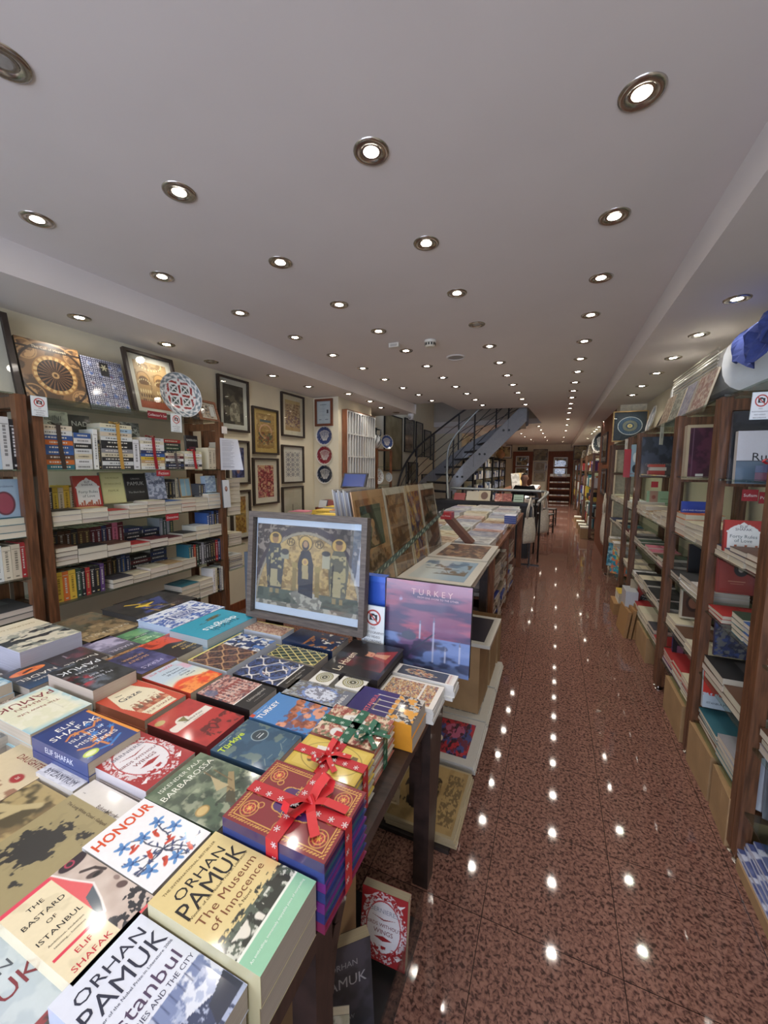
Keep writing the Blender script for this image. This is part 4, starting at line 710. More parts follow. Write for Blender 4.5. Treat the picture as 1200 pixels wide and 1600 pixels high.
def disp(label, loc, yaw, w, h, t, art, texts=(), tilt=12, spine='555555', pages='c4bba8', hard=False, cat='book', group=None, name='book', dirv=None):
    root = thing(name, label, cat, loc, (0, 0, 0), group); root.rotation_mode = 'XYZ'
    root.rotation_euler = (Matrix.Rotation(yaw, 3, 'Z') @ Matrix.Rotation(math.radians(90-tilt), 3, 'X')).to_euler()
    book_parts(root, w, h, t, art, spine, pages, texts, hard, base='b'); return root
YAW = {'-Y': 0, '+X': PI/2, '-X': -PI/2, '+Y': PI}
def rack(name, label, x0, x1, y0, y1, zs, top=1.85, pw=.045, mirror=False, wood=None, frontx=None, ends=True):
    wood = wood or WR; t = thing('bookshelf', label, 'bookshelf', ((x0+x1)/2, (y0+y1)/2, 0), group='walnut racks with glass shelves'); ox, oy = (x0+x1)/2, (y0+y1)/2
    X0, X1, Y0, Y1 = x0-ox, x1-ox, y0-oy, y1-oy; key = 'rk%.2f_%.2f' % (x1-x0, y1-y0)
    for px in (X0, X1-pw):
        for py in (Y0, Y1-pw):
            MB().box(px, px+pw, py, py+pw, .03, top).build('post', wood, t); 
            MB().lathe([(.001, 0), (.022, 0), (.022, .004), (.008, .01), (.006, .035)], 12, M=Matrix.Translation((px+pw/2, py+pw/2, 0))).build('foot', CHR, t)
    for py in (Y0, Y1-pw):
        for z in (top-.045,) + tuple(q-.02 for q in zs): MB().box(X0+pw, X1-pw, py+.008, py+pw-.008, z-.018, z+.012 if z < top-.05 else top-.01).build('side_rail', wood, t)
    for z in zs+[top+.004]:
        MB().box(X0+.012, X1-.004, Y0+pw+.001, Y1-pw-.001, z-.009, z-.001).build('glass_shelf', GS, t)
    return t
LZ = [.50, .75, .955, 1.175, 1.48]
rack('L', 'walnut rack on the left wall with glass shelves and red section signs', -2.82, -2.44, 1.16, 2.42, LZ)
rack('L', 'walnut rack cut off by the left edge of the photo', -2.82, -2.44, -.10, 1.14, [.5, .72, .93, 1.14, 1.48])
X0 = -2.455
# collector's shelf (z 1.48)
z = 1.48; g = "collector's sets on the top shelf of the left rack"
def sset(y0, w, cols, th, label, rib, zt=None, rw=.022):
    """a ribbon-tied set lying with spines out"""
    dz = 0
    for k, c in enumerate(cols):
        o = sbook(w, .13, th, c, 's', band='e0dcd0' if c not in ('white', 'cream', 'yellow') else '3c3c44').build('book', [PM, PG], None, (X0-.03, y0+w/2, z+dz), (0, 0, PI/2+rnd.uniform(-.02, .02)))
        tag(o, '%s spine, %s up, %s' % (c, ORD[k], label), 'book', g); dz += th+.0004
    if rib:
        m = MB(); yc = y0+w*.55; x = X0-.028; ribbon(m, [(x-.135, yc, z+dz+.003), (x, yc-.002, z+dz+.003), (x+.004, yc, z+dz*.5), (x+.004, yc+.012, z+.002)], (0, 1, 0), rw, rib[0], False)
        o = m.build('ribbon', FB); b = MB(); bow(b, (x-.03, yc, z+dz+.004), .028, rib[0], (0, 1, 0), False); b.build('bow', FB, o); tag(o, '%s ribbon around the %s' % (rib[1], label), 'ribbon')
    return z+dz
sset(1.215, .145, ['teal', 'orange', 'brown', 'blue', 'blue', 'orange', 'blue', 'white', 'cream'], .026, 'brown ribbon set on the collector shelf', ('3c322c', 'dark brown'))
sset(1.365, .09, ['white', 'white', 'cream', 'white', 'black', 'white', 'blue'], .029, 'white spined set beside the brown ribbon set', None)
onshelf(X0-.03, z, '+X', 'the collector shelf of the left rack', [('gap', .300), ('up', 1, .028, .24, ['white']), ('up', 1, .012, .17, ['black'])], 1.165, g)
sset(1.51, .19, ['charcoal', 'white', 'black', 'cream', 'grey', 'black', 'black', 'white', 'cream', 'pale blue', 'cream'], .0245, 'tall mixed set with a gold ribbon on the collector shelf', ('b08840', 'gold'))
onshelf(X0-.03, z, '+X', 'the collector shelf beside the tall mixed set', [('up', 1, .045, .19, ['white'])], 1.703, g)
sset(1.752, .17, ['white', 'cream', 'tan', 'yellow', 'blue', 'navy', 'white', 'white', 'cream', 'white'], .0205, 'white set with a crimson ribbon on the collector shelf', ('8c1c28', 'crimson'))
sset(1.93, .145, ['black', 'navy', 'black', 'white', 'maroon', 'cream'], .0185, 'low set with a grey ribbon on the collector shelf', ('4c4648', 'grey'))
sset(2.085, .15, ['cream', 'charcoal', 'white', 'white', 'cream', 'white', 'cream'], .0185, 'low white set at the right end of the collector shelf', ('9c1c24', 'red'))
for k in range(6):
    tag(sbook(.15, .13, .026, ['cream', 'cream', 'navy', 'dark green', 'charcoal', 'red'][k], 's').build('book', [PM, PG], None, (X0-.20, 2.12, z+.027*k+.06), (0, 0, PI/2)), '%s book, %s up in the rear pile behind the low white set' % (['cream', 'cream', 'navy', 'dark green', 'charcoal', 'red'][k], ORD[k]), 'book', g)
tag(MB().box(-.08, .08, -.07, .06, 0, .058, '6a5a44').build('bookend_block', PX, loc=(X0-.27, 2.12, z)), 'brown block the rear pile stands on, right of the collector shelf', 'block')
disp('dark paperback with white capitals standing face out at the right of the collector shelf', (X0-.17, 2.27, z), YAW['+X'], .11, .26, .02, Pic('1e1a20', 2.2, 40), [T('NADEL', .5, 1.0, .26, 'c8c4c0'), T('BARBARA', .5, 1.9, .2, 'c8c4c0'), T('ASHES', .5, 1.4, .2, '8c3a5a')], 4)
onshelf(X0-.03, z, '+X', 'the right corner of the collector shelf', [('up', 2, .035, .17, ['cream', 'cream'])], 2.30, g)
disp('grey paperback face out behind the crimson ribbon set', (X0-.20, 1.80, z+.12), YAW['+X'], .13, .19, .02, painterly(1.5, ['5c5c5c', '8c8c88', '2f3030'], 71, 40, 3), [T('PAMUK', .5, 1.1, .25, 'b8b8b8')], 5)
disp('black paperback face out behind the grey ribbon set', (X0-.20, 1.96, z+.02), YAW['+X'], .12, .19, .02, Pic('1f2020', 1.5, 30), [T('NADEL', .5, .9, .28, 'a8a8a0')], 5)
disp('pale paperback face out with grey title behind the brown ribbon set', (X0-.20, 1.33, z+.19), YAW['+X'], .2, .14, .02, painterly(.7, ['8c8c80', 'a0a090', '5a5c54'], 72, 40, 3), [T('BELLINI', .5, .5, .2, '4a4a44')], 5)
disp('dark paperback face out behind the white spined set', (X0-.20, 1.49, z+.17), YAW['+X'], .12, .15, .02, Pic('2c2a26', 1.2, 30), [T('NAD', .5, .8, .35, 'a8a8a0')], 5)
# fiction shelf (z 1.175)
z = 1.175; g = 'books on the fiction shelf of the left rack'; sn = 'the fiction shelf of the left rack'
onshelf(X0, z, '+X', sn, [('gap', .005), ('st', 3, .145, .026, ['cream', 'white', 'black']), ('st', 3, .145, .028, ['cream', 'white', 'tan']), ('st', 2, .125, .028, ['white', 'red', 'navy']), ('st', 3, .125, .03, ['cream', 'tan', 'white']), ('st', 4, .13, .024, ['cream', 'orange', 'white']), ('st', 3, .13, .028, ['white', 'cream', 'blue']), ('st', 3, .12, .03, ['tan', 'red', 'cream']), ('st', 3, .12, .03, ['cream', 'white']), ('st', 4, .12, .028, ['white', 'pale blue'])], 1.21, g, .15)
onshelf(X0-.16, z, '+X', sn+', back', [('up', 1, .02, .19, ['purple']), ('up', 3, .025, .20, ['charcoal', 'navy', 'charcoal']), ('up', 5, .028, .205, ['yellow', 'cream', 'yellow', 'cream', 'yellow'])], 1.205, g)
def a_forty():
    p = Pic('a8322c', 1.35, 90); k = np.hypot((p.x-.5)/.42, (p.y-.75)/.42); p.m(((k < 1) | ((p.y < .75) & (np.abs(p.x-.5) < .42) & (p.y > .08)))*1., 'dfe0dc'); p.poly([(.36, 1.12), (.5, 1.27), (.64, 1.12)], 'dfe0dc')
    for q in range(10): p.ell(.1+.09*q, .80+.36*math.sin(PI*(q+.5)/10), .045, .045, 'dfe0dc')
    for q in range(9): p.rect(.10+.09*q, .06, .16+.09*q, .14+.08*(q % 3), 'b06a50')
    p.ell(.5, .16, .08, .07, 'b06a50'); return p
FT = [T('ELIF', .5, 1.08, .12, '3c3c44'), T('SHAFAK', .5, .96, .12, '3c3c44'), T('Forty Rules', .5, .66, .155, '4a5c5c'), T('of Love', .5, .48, .155, '4a5c5c')]
disp('red and white domed cover paperback on the fiction shelf', (X0-.145, 1.48, z+.075), YAW['+X'], .15, .19, .022, a_forty(), FT, 8, '8c2c28')
disp('pale yellow paperback standing face out on the fiction shelf', (X0-.15, 1.635, z+.085), YAW['+X'], .145, .20, .02, bdr(Pic('c8c48c', 1.35, 40), 'a8a470', .03), [T('THE MUSEUM', .5, 1.1, .1, '7c7848'), T('OF INNOCENCE', .5, .85, .1, '7c7848'), T('PAMUK', .5, .55, .14, '7c7848')], 9)
disp('black paperback with pale capitals standing face out on the fiction shelf', (X0-.15, 1.785, z+.09), YAW['+X'], .145, .185, .02, Pic('1d1e20', 1.3, 30), [T('ORHAN', .5, 1.05, .12, '9c9c98'), T('PAMUK', .5, .83, .24, 'a8a8a4'), T('The Black Book', .5, .42, .12, '9c9c98')], 9)
disp('white paperback with blue grey branch drawing face out on the fiction shelf', (X0-.15, 1.935, z+.09), YAW['+X'], .14, .19, .02, painterly(1.35, ['c4c8d4', 'b0b6c8', '70788c'], 73, 50, 5), [T('PAMUK', .5, .85, .24, '4a5064')], 9)
onshelf(X0-.16, z+.08, '+X', sn+' behind its rear piles', [('up', 4, .026, .15, ['black', 'black', 'charcoal', 'cream'])], 2.015, g)
disp('book with two pale blue panels and gold frame face out on the fiction shelf', (X0-.15, 2.17, z+.09), YAW['+X'], .10, .15, .02, bdr(Pic('8fb0bc', 1.5, 40).rect(.48, 0, .52, 1.5, 'c8b890'), 'a8895c', .1), (), 8)
onshelf(X0-.06, z+.10, '+X', sn+' at its right end', [('up', 4, .020, .09, ['charcoal', 'charcoal', 'navy', 'black']), ('gap', .002)], 2.22, g)
disp('pale blue wrapped box book at the right end of the fiction shelf', (X0-.10, 2.335, z+.12), YAW['+X'], .10, .13, .05, painterly(1.3, ['98a8b8', 'b8c4cc', '7888a0'], 74, 30, 4), (), 5, '98a8b8')
disp('thin white book with small portrait leaning by the right post of the left rack', (X0+.035, 2.40, z-.0), YAW['+X'], .07, .22, .012, Pic('c8ccd0', 3.1, 40).ell(.5, 2.1, .2, .3, '6a4038').ell(.5, 2.15, .1, .17, 'c09080'), (), 3)
# detective shelf (z .955)
z = .955; g = 'books on the detective shelf of the left rack'; sn = 'the detective shelf of the left rack'
onshelf(X0, z, '+X', sn, [('gap', .005), ('st', 4, .11, .024, ['brown', 'cream', 'black']), ('st', 2, .16, .042, ['cream', 'black']), ('st', 2, .145, .036, ['black', 'brown']), ('st', 2, .13, .024, ['cream', 'red']), ('st', 2, .13, .028, ['black', 'maroon']), ('st', 2, .12, .026, ['cream', 'maroon']), ('st', 2, .12, .034, ['tan', 'black']), ('st', 3, .125, .032, ['white', 'black']), ('st', 3, .12, .03, ['cream', 'charcoal'])], 1.21, g, .15)
onshelf(X0-.16, z, '+X', sn+', back', [('gap', .03), ('up', 7, .034, .17, ['brown', 'charcoal', 'brown']), ('up', 2, .03, .17, ['maroon', 'maroon']), ('up', 1, .03, .17, ['navy']), ('up', 3, .035, .18, ['maroon', 'pink', 'maroon']), ('st', 5, .13, .026, ['charcoal', 'navy', 'black'], 's'), ('st', 4, .13, .03, ['black', 'navy'], 's'), ('up', 4, .027, .17, ['grey', 'dark green', 'grey', 'dark green'])], 1.21, g, .14)
onshelf(X0-.03, z, '+X', sn+' at its right end', [('up', 6, .022, .19, ['blue', 'navy', 'blue', 'black', 'navy', 'black'])], 2.26, g)
# fourth shelf (z .75)
z = .75; g = 'books on the fourth shelf of the left rack'; sn = 'the shelf below the detective shelf'
onshelf(X0-.02, z, '+X', sn, [('up', 3, .034, .165, ['yellow', 'orange', 'yellow']), ('up', 6, .024, .165, ['dark green', 'black', 'red', 'black', 'black', 'purple'])], 1.21, g)
onshelf(X0, z, '+X', sn, [('st', 2, .13, .028, ['dark green', 'charcoal']), ('st', 2, .12, .028, ['black', 'cream']), ('st', 2, .13, .034, ['grey', 'cream']), ('st', 2, .12, .034, ['brown', 'tan']), ('st', 2, .12, .032, ['charcoal', 'cream'])], 1.50, g, .15)
onshelf(X0-.16, z, '+X', sn+', back', [('up', 5, .03, .16, ['black', 'brown']), ('up', 3, .03, .17, ['navy', 'blue']), ('st', 5, .15, .028, ['black', 'maroon'], 's'), ('st', 6, .13, .026, ['navy', 'charcoal'], 's')], 1.48, g, .14)
onshelf(X0-.02, z, '+X', sn+' right half', [('up', 16, .0215, .165, ['teal', 'charcoal', 'red', 'dark green', 'black', 'grey', 'charcoal', 'black', 'black', 'black', 'black', 'red', 'navy', 'blue', 'blue', 'navy'])], 2.07, g)
# lowest visible shelf (z .50)
z = .50; g = 'books on the lowest shelf of the left rack'; sn = 'the lowest visible shelf of the left rack'
onshelf(X0, z, '+X', sn, [('gap', .01), ('st', 2, .12, .035, ['pale blue', 'cream'], 's'), ('st', 2, .14, .04, ['blue', 'cream'], 's'), ('st', 2, .12, .03, ['blue', 'white'], 's'), ('st', 3, .2, .03, ['tan', 'brown', 'charcoal']), ('st', 3, .18, .03, ['black', 'brown']), ('st', 4, .16, .03, ['teal', 'black', 'cream']), ('st', 4, .13, .03, ['white', 'cream'])], 1.21, g, .18)
onshelf(X0, z, '+X', sn+' right end', [('up', 6, .02, .19, ['white', 'cream', 'black', 'grey', 'white', 'black'])], 2.27, g)
# piles on the stub shelves right of the left rack
t = thing('side_shelf', 'narrow glass stub shelves holding book piles at the right end of the left rack', 'shelf', (-2.585, 2.535, 0))
for z in (.64, .84, 1.10, 1.50): MB().box(-.10, .13, -.09, .10, z-.008, z).build('glass_shelf', GS, t)
MB().box(-.13, -.10, -.09, .10, .03, 1.8).build('back_post', WR, t)
g = 'piles on the stub shelves beside the left rack'
for z, n, th, cs in ((1.50, 6, .034, ['cream', 'cream', 'white']), (1.10, 9, .033, ['cream', 'white', 'cream']), (.84, 5, .02, ['maroon', 'cream', 'charcoal']), (.64, 7, .016, ['blue', 'charcoal', 'white', 'black'])):
    onshelf(-2.465, z, '+X', 'the stub shelf %.0f cm above the floor' % (z*100), [('st', n, .15, th, cs)], 2.455, g, .18)
# left-edge rack content
g = 'books in the rack cut off by the left edge'; sn = 'the top shelf of the rack at the left edge'
onshelf(X0-.02, 1.48, '+X', sn, [('up', 4, .045, .25, ['white', 'white', 'pale blue', 'white']), ('up', 1, .03, .25, ['black'])], .90, g)
disp('white and red wrapped album face out on the top shelf at the left edge', (X0-.02, .80, 1.48), YAW['+X'], .16, .25, .03, painterly(1.5, ['c0c4cc', 'd4d6da', 'a03c3c'], 75, 40, 3), (), 3, 'c8ccd0')
onshelf(X0, 1.14, '+X', 'second shelf of the left edge rack', [('st', 3, .20, .032, ['teal', 'teal', 'teal']), ('st', 3, .20, .032, ['teal', 'teal'])], .70, g, .2)
disp('pale blue paperback with a dark red oval, face out at the left edge', (X0-.06, 1.04, 1.24), YAW['+X'], .14, .19, .03, Pic('8fa4b4', 1.35, 60).ell(.5, .5, .3, .42, '5c3038').ell(.5, .5, .24, .36, '8c4450'), [T('The Architects', .5, 1.1, .1, '3c4c5c')], 6, 'a8b4bc')
onshelf(X0-.02, .93, '+X', 'the third shelf of the rack at the left edge', [('up', 2, .05, .17, ['pale blue', 'grey']), ('up', 4, .035, .175, ['cream', 'white', 'cream', 'cream']), ('up', 2, .022, .18, ['red', 'red']), ('up', 1, .01, .18, ['white'])], .82, g)
onshelf(X0, .72, '+X', 'fourth shelf of the left edge rack', [('st', 2, .30, .034, ['dark green', 'charcoal'], 'p', 0, .26), ], .80, g)
onshelf(X0-.02, .50, '+X', 'the bottom shelf of the rack at the left edge', [('up', 5, .03, .15, ['purple', 'purple', 'navy', 'charcoal', 'black']), ('st', 3, .16, .04, ['navy', 'black', 'charcoal'])], .82, g)
# ---- signs
def sign(label, p, yaw, w, h, bgc, texts, tilt=0, cat='sign', name='sign', art=None, t=.002, mat_=None):
    root = thing(name, label, cat, p); root.rotation_euler = (Matrix.Rotation(yaw, 3, 'Z') @ Matrix.Rotation(math.radians(90-tilt), 3, 'X')).to_euler()
    m = MB().box(-w/2, w/2, -h/2, h/2, -t, 0, bgc)
    if art: m.grid(art.i, w, h, .0002)
    m.build('panel', mat_ or PM, root)
    if texts:
        b = MB()
        for q in texts: b.text(q[0], q[1]*w, q[2]*h, q[3]*h, q[4], .0006, **(q[5] if len(q) > 5 else {}))
        b.build('lettering', PX, root)
    return root
FX = -2.43
sign("dark red sign reading Collector's Set on the top shelf edge", (FX, 1.845, 1.835), YAW['+X'], .135, .045, '7c1c24', [T("Collector's Set", 0, 0, .5, 'd8d0cc')])
sign('dark red sign reading Fiction under the collector shelf', (FX, 1.865, 1.455), YAW['+X'], .10, .04, '98222a', [T('Fiction', 0, 0, .7, 'e0d8d4')])
sign('dark red sign reading Detective under the fiction shelf', (FX, 1.915, 1.150), YAW['+X'], .10, .045, '98222a', [T('Detective', 0, 0, .5, 'e0d8d4')])
def a_nophoto(A=1.5):
    p = Pic('d4d8d8', A, 80); bdr(p, '98b4bc', .02); c = A*.68; p.rect(.32, c-.10, .68, c+.14, '222222'); p.ell(.5, c+.01, .08, .08, 'd4d8d8'); p.rect(.40, c+.12, .55, c+.18, '222222'); p.ring(.5, c+.01, .30, .035, 'a83c34'); p.line(.30, c+.2, .70, c-.19, .03, 'a83c34'); return p
NP = [T('NO', 0, -.10, .07, K_), T('PHOTOGRAPHY', 0, -.21, .068, K_), T('NO VIDEO', 0, -.32, .068, K_), T('RECORDING', 0, -.43, .068, K_)]
sign('small no photography card on the left end of the left rack top', (FX, 1.19, 1.80), YAW['+X'], .07, .10, 'd4d8d8', NP, art=a_nophoto())
sign("small no photography card beside the collector's sign", (FX, 1.985, 1.80), YAW['+X'], .085, .125, 'd4d8d8', NP, art=a_nophoto())
sign('small white card taped to the right post of the left rack', (FX, 2.42, 1.79), YAW['+X'], .055, .055, 'd8d0c8', [])
# printed price list hanging, curled corner
m = MB(); im = Pic('c9ccd4', 1.35, 60)
for k in range(22): im.rect(.10, .08+.055*k, .10+rnd.uniform(.4, .65), .085+.055*k+.012, '8f93a0')
N_ = im.i.shape; m.grid(im.i, .19, .25, 0)
m.v = [(x, y, z_+.05*max(0, (x+.095)/.19)**3*max(0, (.125-y)/.25)) for x, y, z_ in m.v]
o = m.build('price_list', PM); o.location = (-2.425, 2.46, 1.60); o.rotation_euler = (Matrix.Rotation(PI/2, 3, 'Z') @ Matrix.Rotation(PI/2, 3, 'X')).to_euler(); sm = o.modifiers.new('s', 'SOLIDIFY'); sm.thickness = .0015
tag(o, 'printed white list of lines hanging from the right post, corner curled', 'paper list')
# ---- framed pictures
def frame(label, p, yaw, w, h, art, fc=BLK, fw=.022, fd=.025, matb=.05, matc='d0ccc0', tilt=0, glass=True, cat='framed picture', grp=None, base='c', texts=(), roll=0, aw=None):
    """p = centre of the picture's back ('c') or its bottom edge ('b')"""
    root = thing('framed_picture', label, cat, p, group=grp); root.rotation_euler = (Matrix.Rotation(yaw, 3, 'Z') @ Matrix.Rotation(math.radians(90-tilt), 3, 'X') @ Matrix.Rotation(roll, 3, 'Z')).to_euler()
    cy = h/2 if base == 'b' else 0; x0, x1, y0, y1 = -w/2, w/2, cy-h/2, cy+h/2; m = MB()
    for (a, b, c_, d_) in (((x0, y0), (x1, y0), (x1-fw, y0+fw), (x0+fw, y0+fw)), ((x1, y0), (x1, y1), (x1-fw, y1-fw), (x1-fw, y0+fw)), ((x1, y1), (x0, y1), (x0+fw, y1-fw), (x1-fw, y1-fw)), ((x0, y1), (x0, y0), (x0+fw, y0+fw), (x0+fw, y1-fw))):
        V = [(*a, fd), (*b, fd), (*c_, fd), (*d_, fd), (*a, 0), (*b, 0), (*c_, 0), (*d_, 0)]; m.add(V, [(0, 1, 2, 3), (4, 5, 1, 0), (7, 3, 2, 6), (7, 6, 5, 4)], '404040')
    m.build('frame', fc, root)
    MB().box(x0+.002, x1-.002, y0+.002, y1-.002, 0, .004, '5a4a3a').build('backing', PM, root)
    if matb: MB().box(x0+fw, x1-fw, y0+fw, y1-fw, .004, .008, matc).build('mat_board', PM, root)
    iw, ih = w-2*fw-2*matb, h-2*fw-2*matb; pb = MB(); z_ = .009
    if isinstance(art, Pic): pb.grid(art.i, iw, ih, z_, y0=cy-ih/2)
    else: pb.box(-iw/2, iw/2, cy-ih/2, cy+ih/2, z_-.001, z_, art)
    if isinstance(art, Pic) and art.A: pass
    pb.box(-iw/2, iw/2, cy-ih/2, cy+ih/2, z_-.001, z_-.0002, 'b0a898', faces='xXyYz')
    for q in texts: pb.text(q[0], q[1]*iw, cy+q[2]*ih, q[3]*iw, q[4], z_+.0005)
    pb.build('picture', PF, root)
    if glass: MB().box(x0+fw*.8, x1-fw*.8, y0+fw*.8, y1-fw*.8, fd*.55, fd*.55+.002).build('glass_pane', GP, root)
    return root
DBR = mat('dark_brown_frame', '30251f', .5, coat=.2); 
def a_dome():
    p = Pic('4a3828', 1.15, 130); p.noise('7c5c3c', 6, .5, .1, 3, .9, 4); q = np.hypot(p.x-.52, p.y-.55); a = np.arctan2(p.y-.55, p.x-.52)
    p.m((q < .36)*1., '9c7444'); p.m((np.abs(q-.31) < .03)*(np.sin(a*20) > -.2)*1., 'c8a870'); p.m((q < .285)*1., '231a16'); p.m((q < .275)*(np.cos(a*24) > .25)*1., '6a4c34'); p.m((q < .06)*1., 'a8885c'); p.m((q < .03)*1., '4a3420')
    for cx, cy in ((.12, .95), (.90, .95), (.12, .15), (.90, .15)): p.ring(cx, cy, .17, .012, 'a07c50'); p.noise('b89060', 14, .5, .06, int(cx*99+cy), .8, 3, reg=(np.hypot(p.x-cx, p.y-cy) < .15)*1.)
    p.ring(.5, .55, .55, .02, '2c2018'); p.ring(.5, .55, .60, .014, '9a7850'); p.rect(0, .98, 1, 1.02, '2f231b'); return p
def a_tilebook():
    p = Pic('b8b8c4', 1.35, 130); k = ((np.floor(p.x*18)+np.floor(p.y*18)) % 2 == 0); g1 = (((p.x*4) % 1 < .45) | ((p.y*4) % 1 < .45)); p.m(g1*1., '2c2e44'); p.m(g1*(((p.x*20) % 1 > .3) & ((p.y*20) % 1 > .3) & ((p.x*20) % 1 < .9) & ((p.y*20) % 1 < .9))*1., 'b4b8c8'); p.m((1-g1)*1., 'a8a8b2'); p.noise('3c4a78', 14, .56, .05, 4, .8, 3, reg=(1-g1)*1.)
    for i in range(4):
        for j in range(5): p.flower(.25*i+.18, .25*j+.18, .05, ['3c5c94', '7c8cb0', '5c3c4c'][(i+j) % 3], 4)
    p.rect(.42, .92, .64, 1.28, '17171a'); p.flower(.53, 1.14, .09, 'a8a488', 6); return p
def a_mosque():
    p = Pic('a08058', 1.25, 120); p.grad('b89a70', .3, .9); p.noise('6a5038', 8, .56, .06, 4, .6, 4)
    for cx in (.22, .72):
        p.ell(cx, .78, .20, .20, '8c6a42'); p.ell(cx, .78, .17, .17, 'b8905c'); p.ell(cx, .72, .15, .13, '6a4c30')
        for k in range(9): a = PI*k/8; p.ell(cx+.17*math.cos(a), .66+.1*math.sin(a), .013, .02, 'e0cfa0')
        p.rect(cx-.17, .25, cx+.17, .62, 'a8865a')
        for k in range(5): p.ell(cx-.14+.07*k, .45, .02, .05, 'dcc898'); p.ell(cx-.14+.07*k, .33, .02, .05, '5a4028')
    for k in range(14): a = PI*k/13; p.ell(.47+.38*math.cos(a), 1.22-.18*math.sin(a), .016, .02, 'e6d6a8')
    p.rect(0, 0, 1, .2, '9c4c30'); 
    for k in range(12): p.rect(.1+.065*k, .17, .12+.065*k, .24, '6a3824')
    return p
LY = YAW['+X']
frame('wooden frame with white mat, cut off at the left edge above the rack', (-2.82, 1.08, 1.862), LY, .44, .50, painterly(1.2, ['b8b4ac', '8c8478', 'd0ccc4'], 80, 40, 3), DBR, .028, .03, .09, tilt=12, base='b')
disp('large square book with ribbed golden dome photo leaning on the left rack', (-2.80, 1.475, 1.862), LY, .33, .385, .02, a_dome(), [T('The Call of Heaven', .5, 1.03, .07, 'd8ccb0')], 14, '2c2018', hard=True)
disp('large book with blue and white tile grid and black label leaning on the left rack', (-2.80, 1.78, 1.862), LY, .265, .36, .02, a_tilebook(), (), 14, '2a2c38', hard=True)
frame('framed photo of a glowing mosque interior leaning on the left rack', (-2.78, 2.13, 1.862), LY, .40, .49, a_mosque(), DBR, .022, .03, .045, tilt=13, base='b')
def a_plate(c1='8c2c28', c2='2c3a34', rim='6f7c84'):
    p = Pic('d6d8d8', 1.0, 120); q = np.hypot(p.x-.5, p.y-.5); a = np.arctan2(p.y-.5, p.x-.5); X = (p.x*3.6+.2) % 1-.5; Y = (p.y*3.6+.2) % 1-.5
    p.m(((np.abs(X) > .40) & (np.abs(Y) < .36*np.cos(PI*(np.abs(np.abs(X)-.5))*2)))*1., c1); p.m(((np.abs(Y) > .40) & (np.abs(X) < .36))*1., c1); p.m(((np.abs(X) < .30) & (np.abs(Y) < .30) & (np.abs(X-Y) > .08) & (np.abs(X+Y) > .05))*1., c2)
    p.m((q > .36)*1., rim); p.m((q > .36)*((np.abs(q-.43-.03*np.sin(a*14)) < .022))*1., 'd6d8d8'); p.m((np.abs(q-.37) < .008)*1., 'd6d8d8'); p.m((q > .485)*1., 'c8ccd0'); return p
def a_plate2(bgc, fgc='d4d0c8'):
    p = Pic(bgc, 1.0, 90); q = np.hypot(p.x-.5, p.y-.5)
    for k in range(9): t = (k-4)/4; p.curve([(.5+.10*t, .26), (.5+.20*t, .45), (.5+.27*t, .74-.10*t*t)], .010, fgc); p.ell(.5+.27*t, .76-.10*t*t, .016, .035, fgc)
    for k in range(9): p.ell(.26+.06*k, .33+.07*(k % 3), .028, .012, fgc, rot=k)
    p.m((q > .43)*1., 'd0ccc2'); p.m((np.abs(q-.445) < .012)*1., bgc); return p
def plate(label, p, yaw, r, art, tilt=0, grp=None):
    root = thing('ceramic_plate', label, 'plate', p, group=grp); root.rotation_euler = (Matrix.Rotation(yaw, 3, 'Z') @ Matrix.Rotation(math.radians(90-tilt), 3, 'X')).to_euler()
    g = MB(); n = 40; R_ = art.i.shape[0]; vs = []; cs = []; fs = []
    K = 26
    for i in range(K+1):
        rr = r*i/K; zz = .0 if i/K < .6 else .018*((i/K-.6)/.4)**1.3*(r/.16)
        for j in range(64):
            a = 2*PI*j/64; x, y = rr*math.cos(a), rr*math.sin(a); vs.append((x, y, zz+.006)); u = min(R_-1, int((x/r*.5+.5)*(R_-1))); v = min(R_-1, int((y/r*.5+.5)*(R_-1))); cs.append(tuple(art.i[v, u]))
    for i in range(K):
        for j in range(64): fs.append((i*64+j, (i+1)*64+j, (i+1)*64+(j+1) % 64, i*64+(j+1) % 64))
    g.v = vs; g.c = cs; g.f = fs; g.m = [0]*len(fs); g.build('glazed_face', CE, root, smooth=True)
    MB().lathe([(.001, 0), (r*.5, 0), (r*.62, .004), (r*.98, .020*(r/.16)), (r*1.0, .026*(r/.16))], 48, 'd0d0cc').build('back', CE, root, smooth=True); return root
plate('large red, white and green geometric plate in front of the mosque photo', (-2.60, 2.165, 2.025), YAW['+X']-.1, .165, a_plate(), 10)
m = MB().bar((-.02, 0, 0), (.05, -.05, 0), .006).bar((-.02, 0, 0), (.05, .05, 0), .006).bar((-.02, 0, 0), (-.06, 0, .12), .006).bar((.05, -.05, 0), (.055, -.05, .03), .006).bar((.05, .05, 0), (.055, .05, .03), .006)
tag(m.build('plate_stand', BLK, loc=(-2.62, 2.165, 1.862)), 'small black stand under the large geometric plate', 'plate stand')
disp('dark book with slanted brown shapes leaning behind the plate on the left rack', (-2.86, 2.46, 1.862), LY, .26, .30, .02, painterly(1.15, ['2a2620', '5c4634', '1c1a1c', '7c6248'], 85, 60, 3), (), 12, '221e1c', hard=True)
t = frame('small orange brown framed photo with text card beside the plate', (-2.58, 2.42, 1.862), LY+.1, .21, .17, painterly(.8, ['8c8478', 'c8c4b8', '4c3c34', 'b09c84'], 86, 50, 5).rect(.62, .1, .95, .7, 'c4c4c0'), WO, .02, .015, .01, tilt=16, base='b')
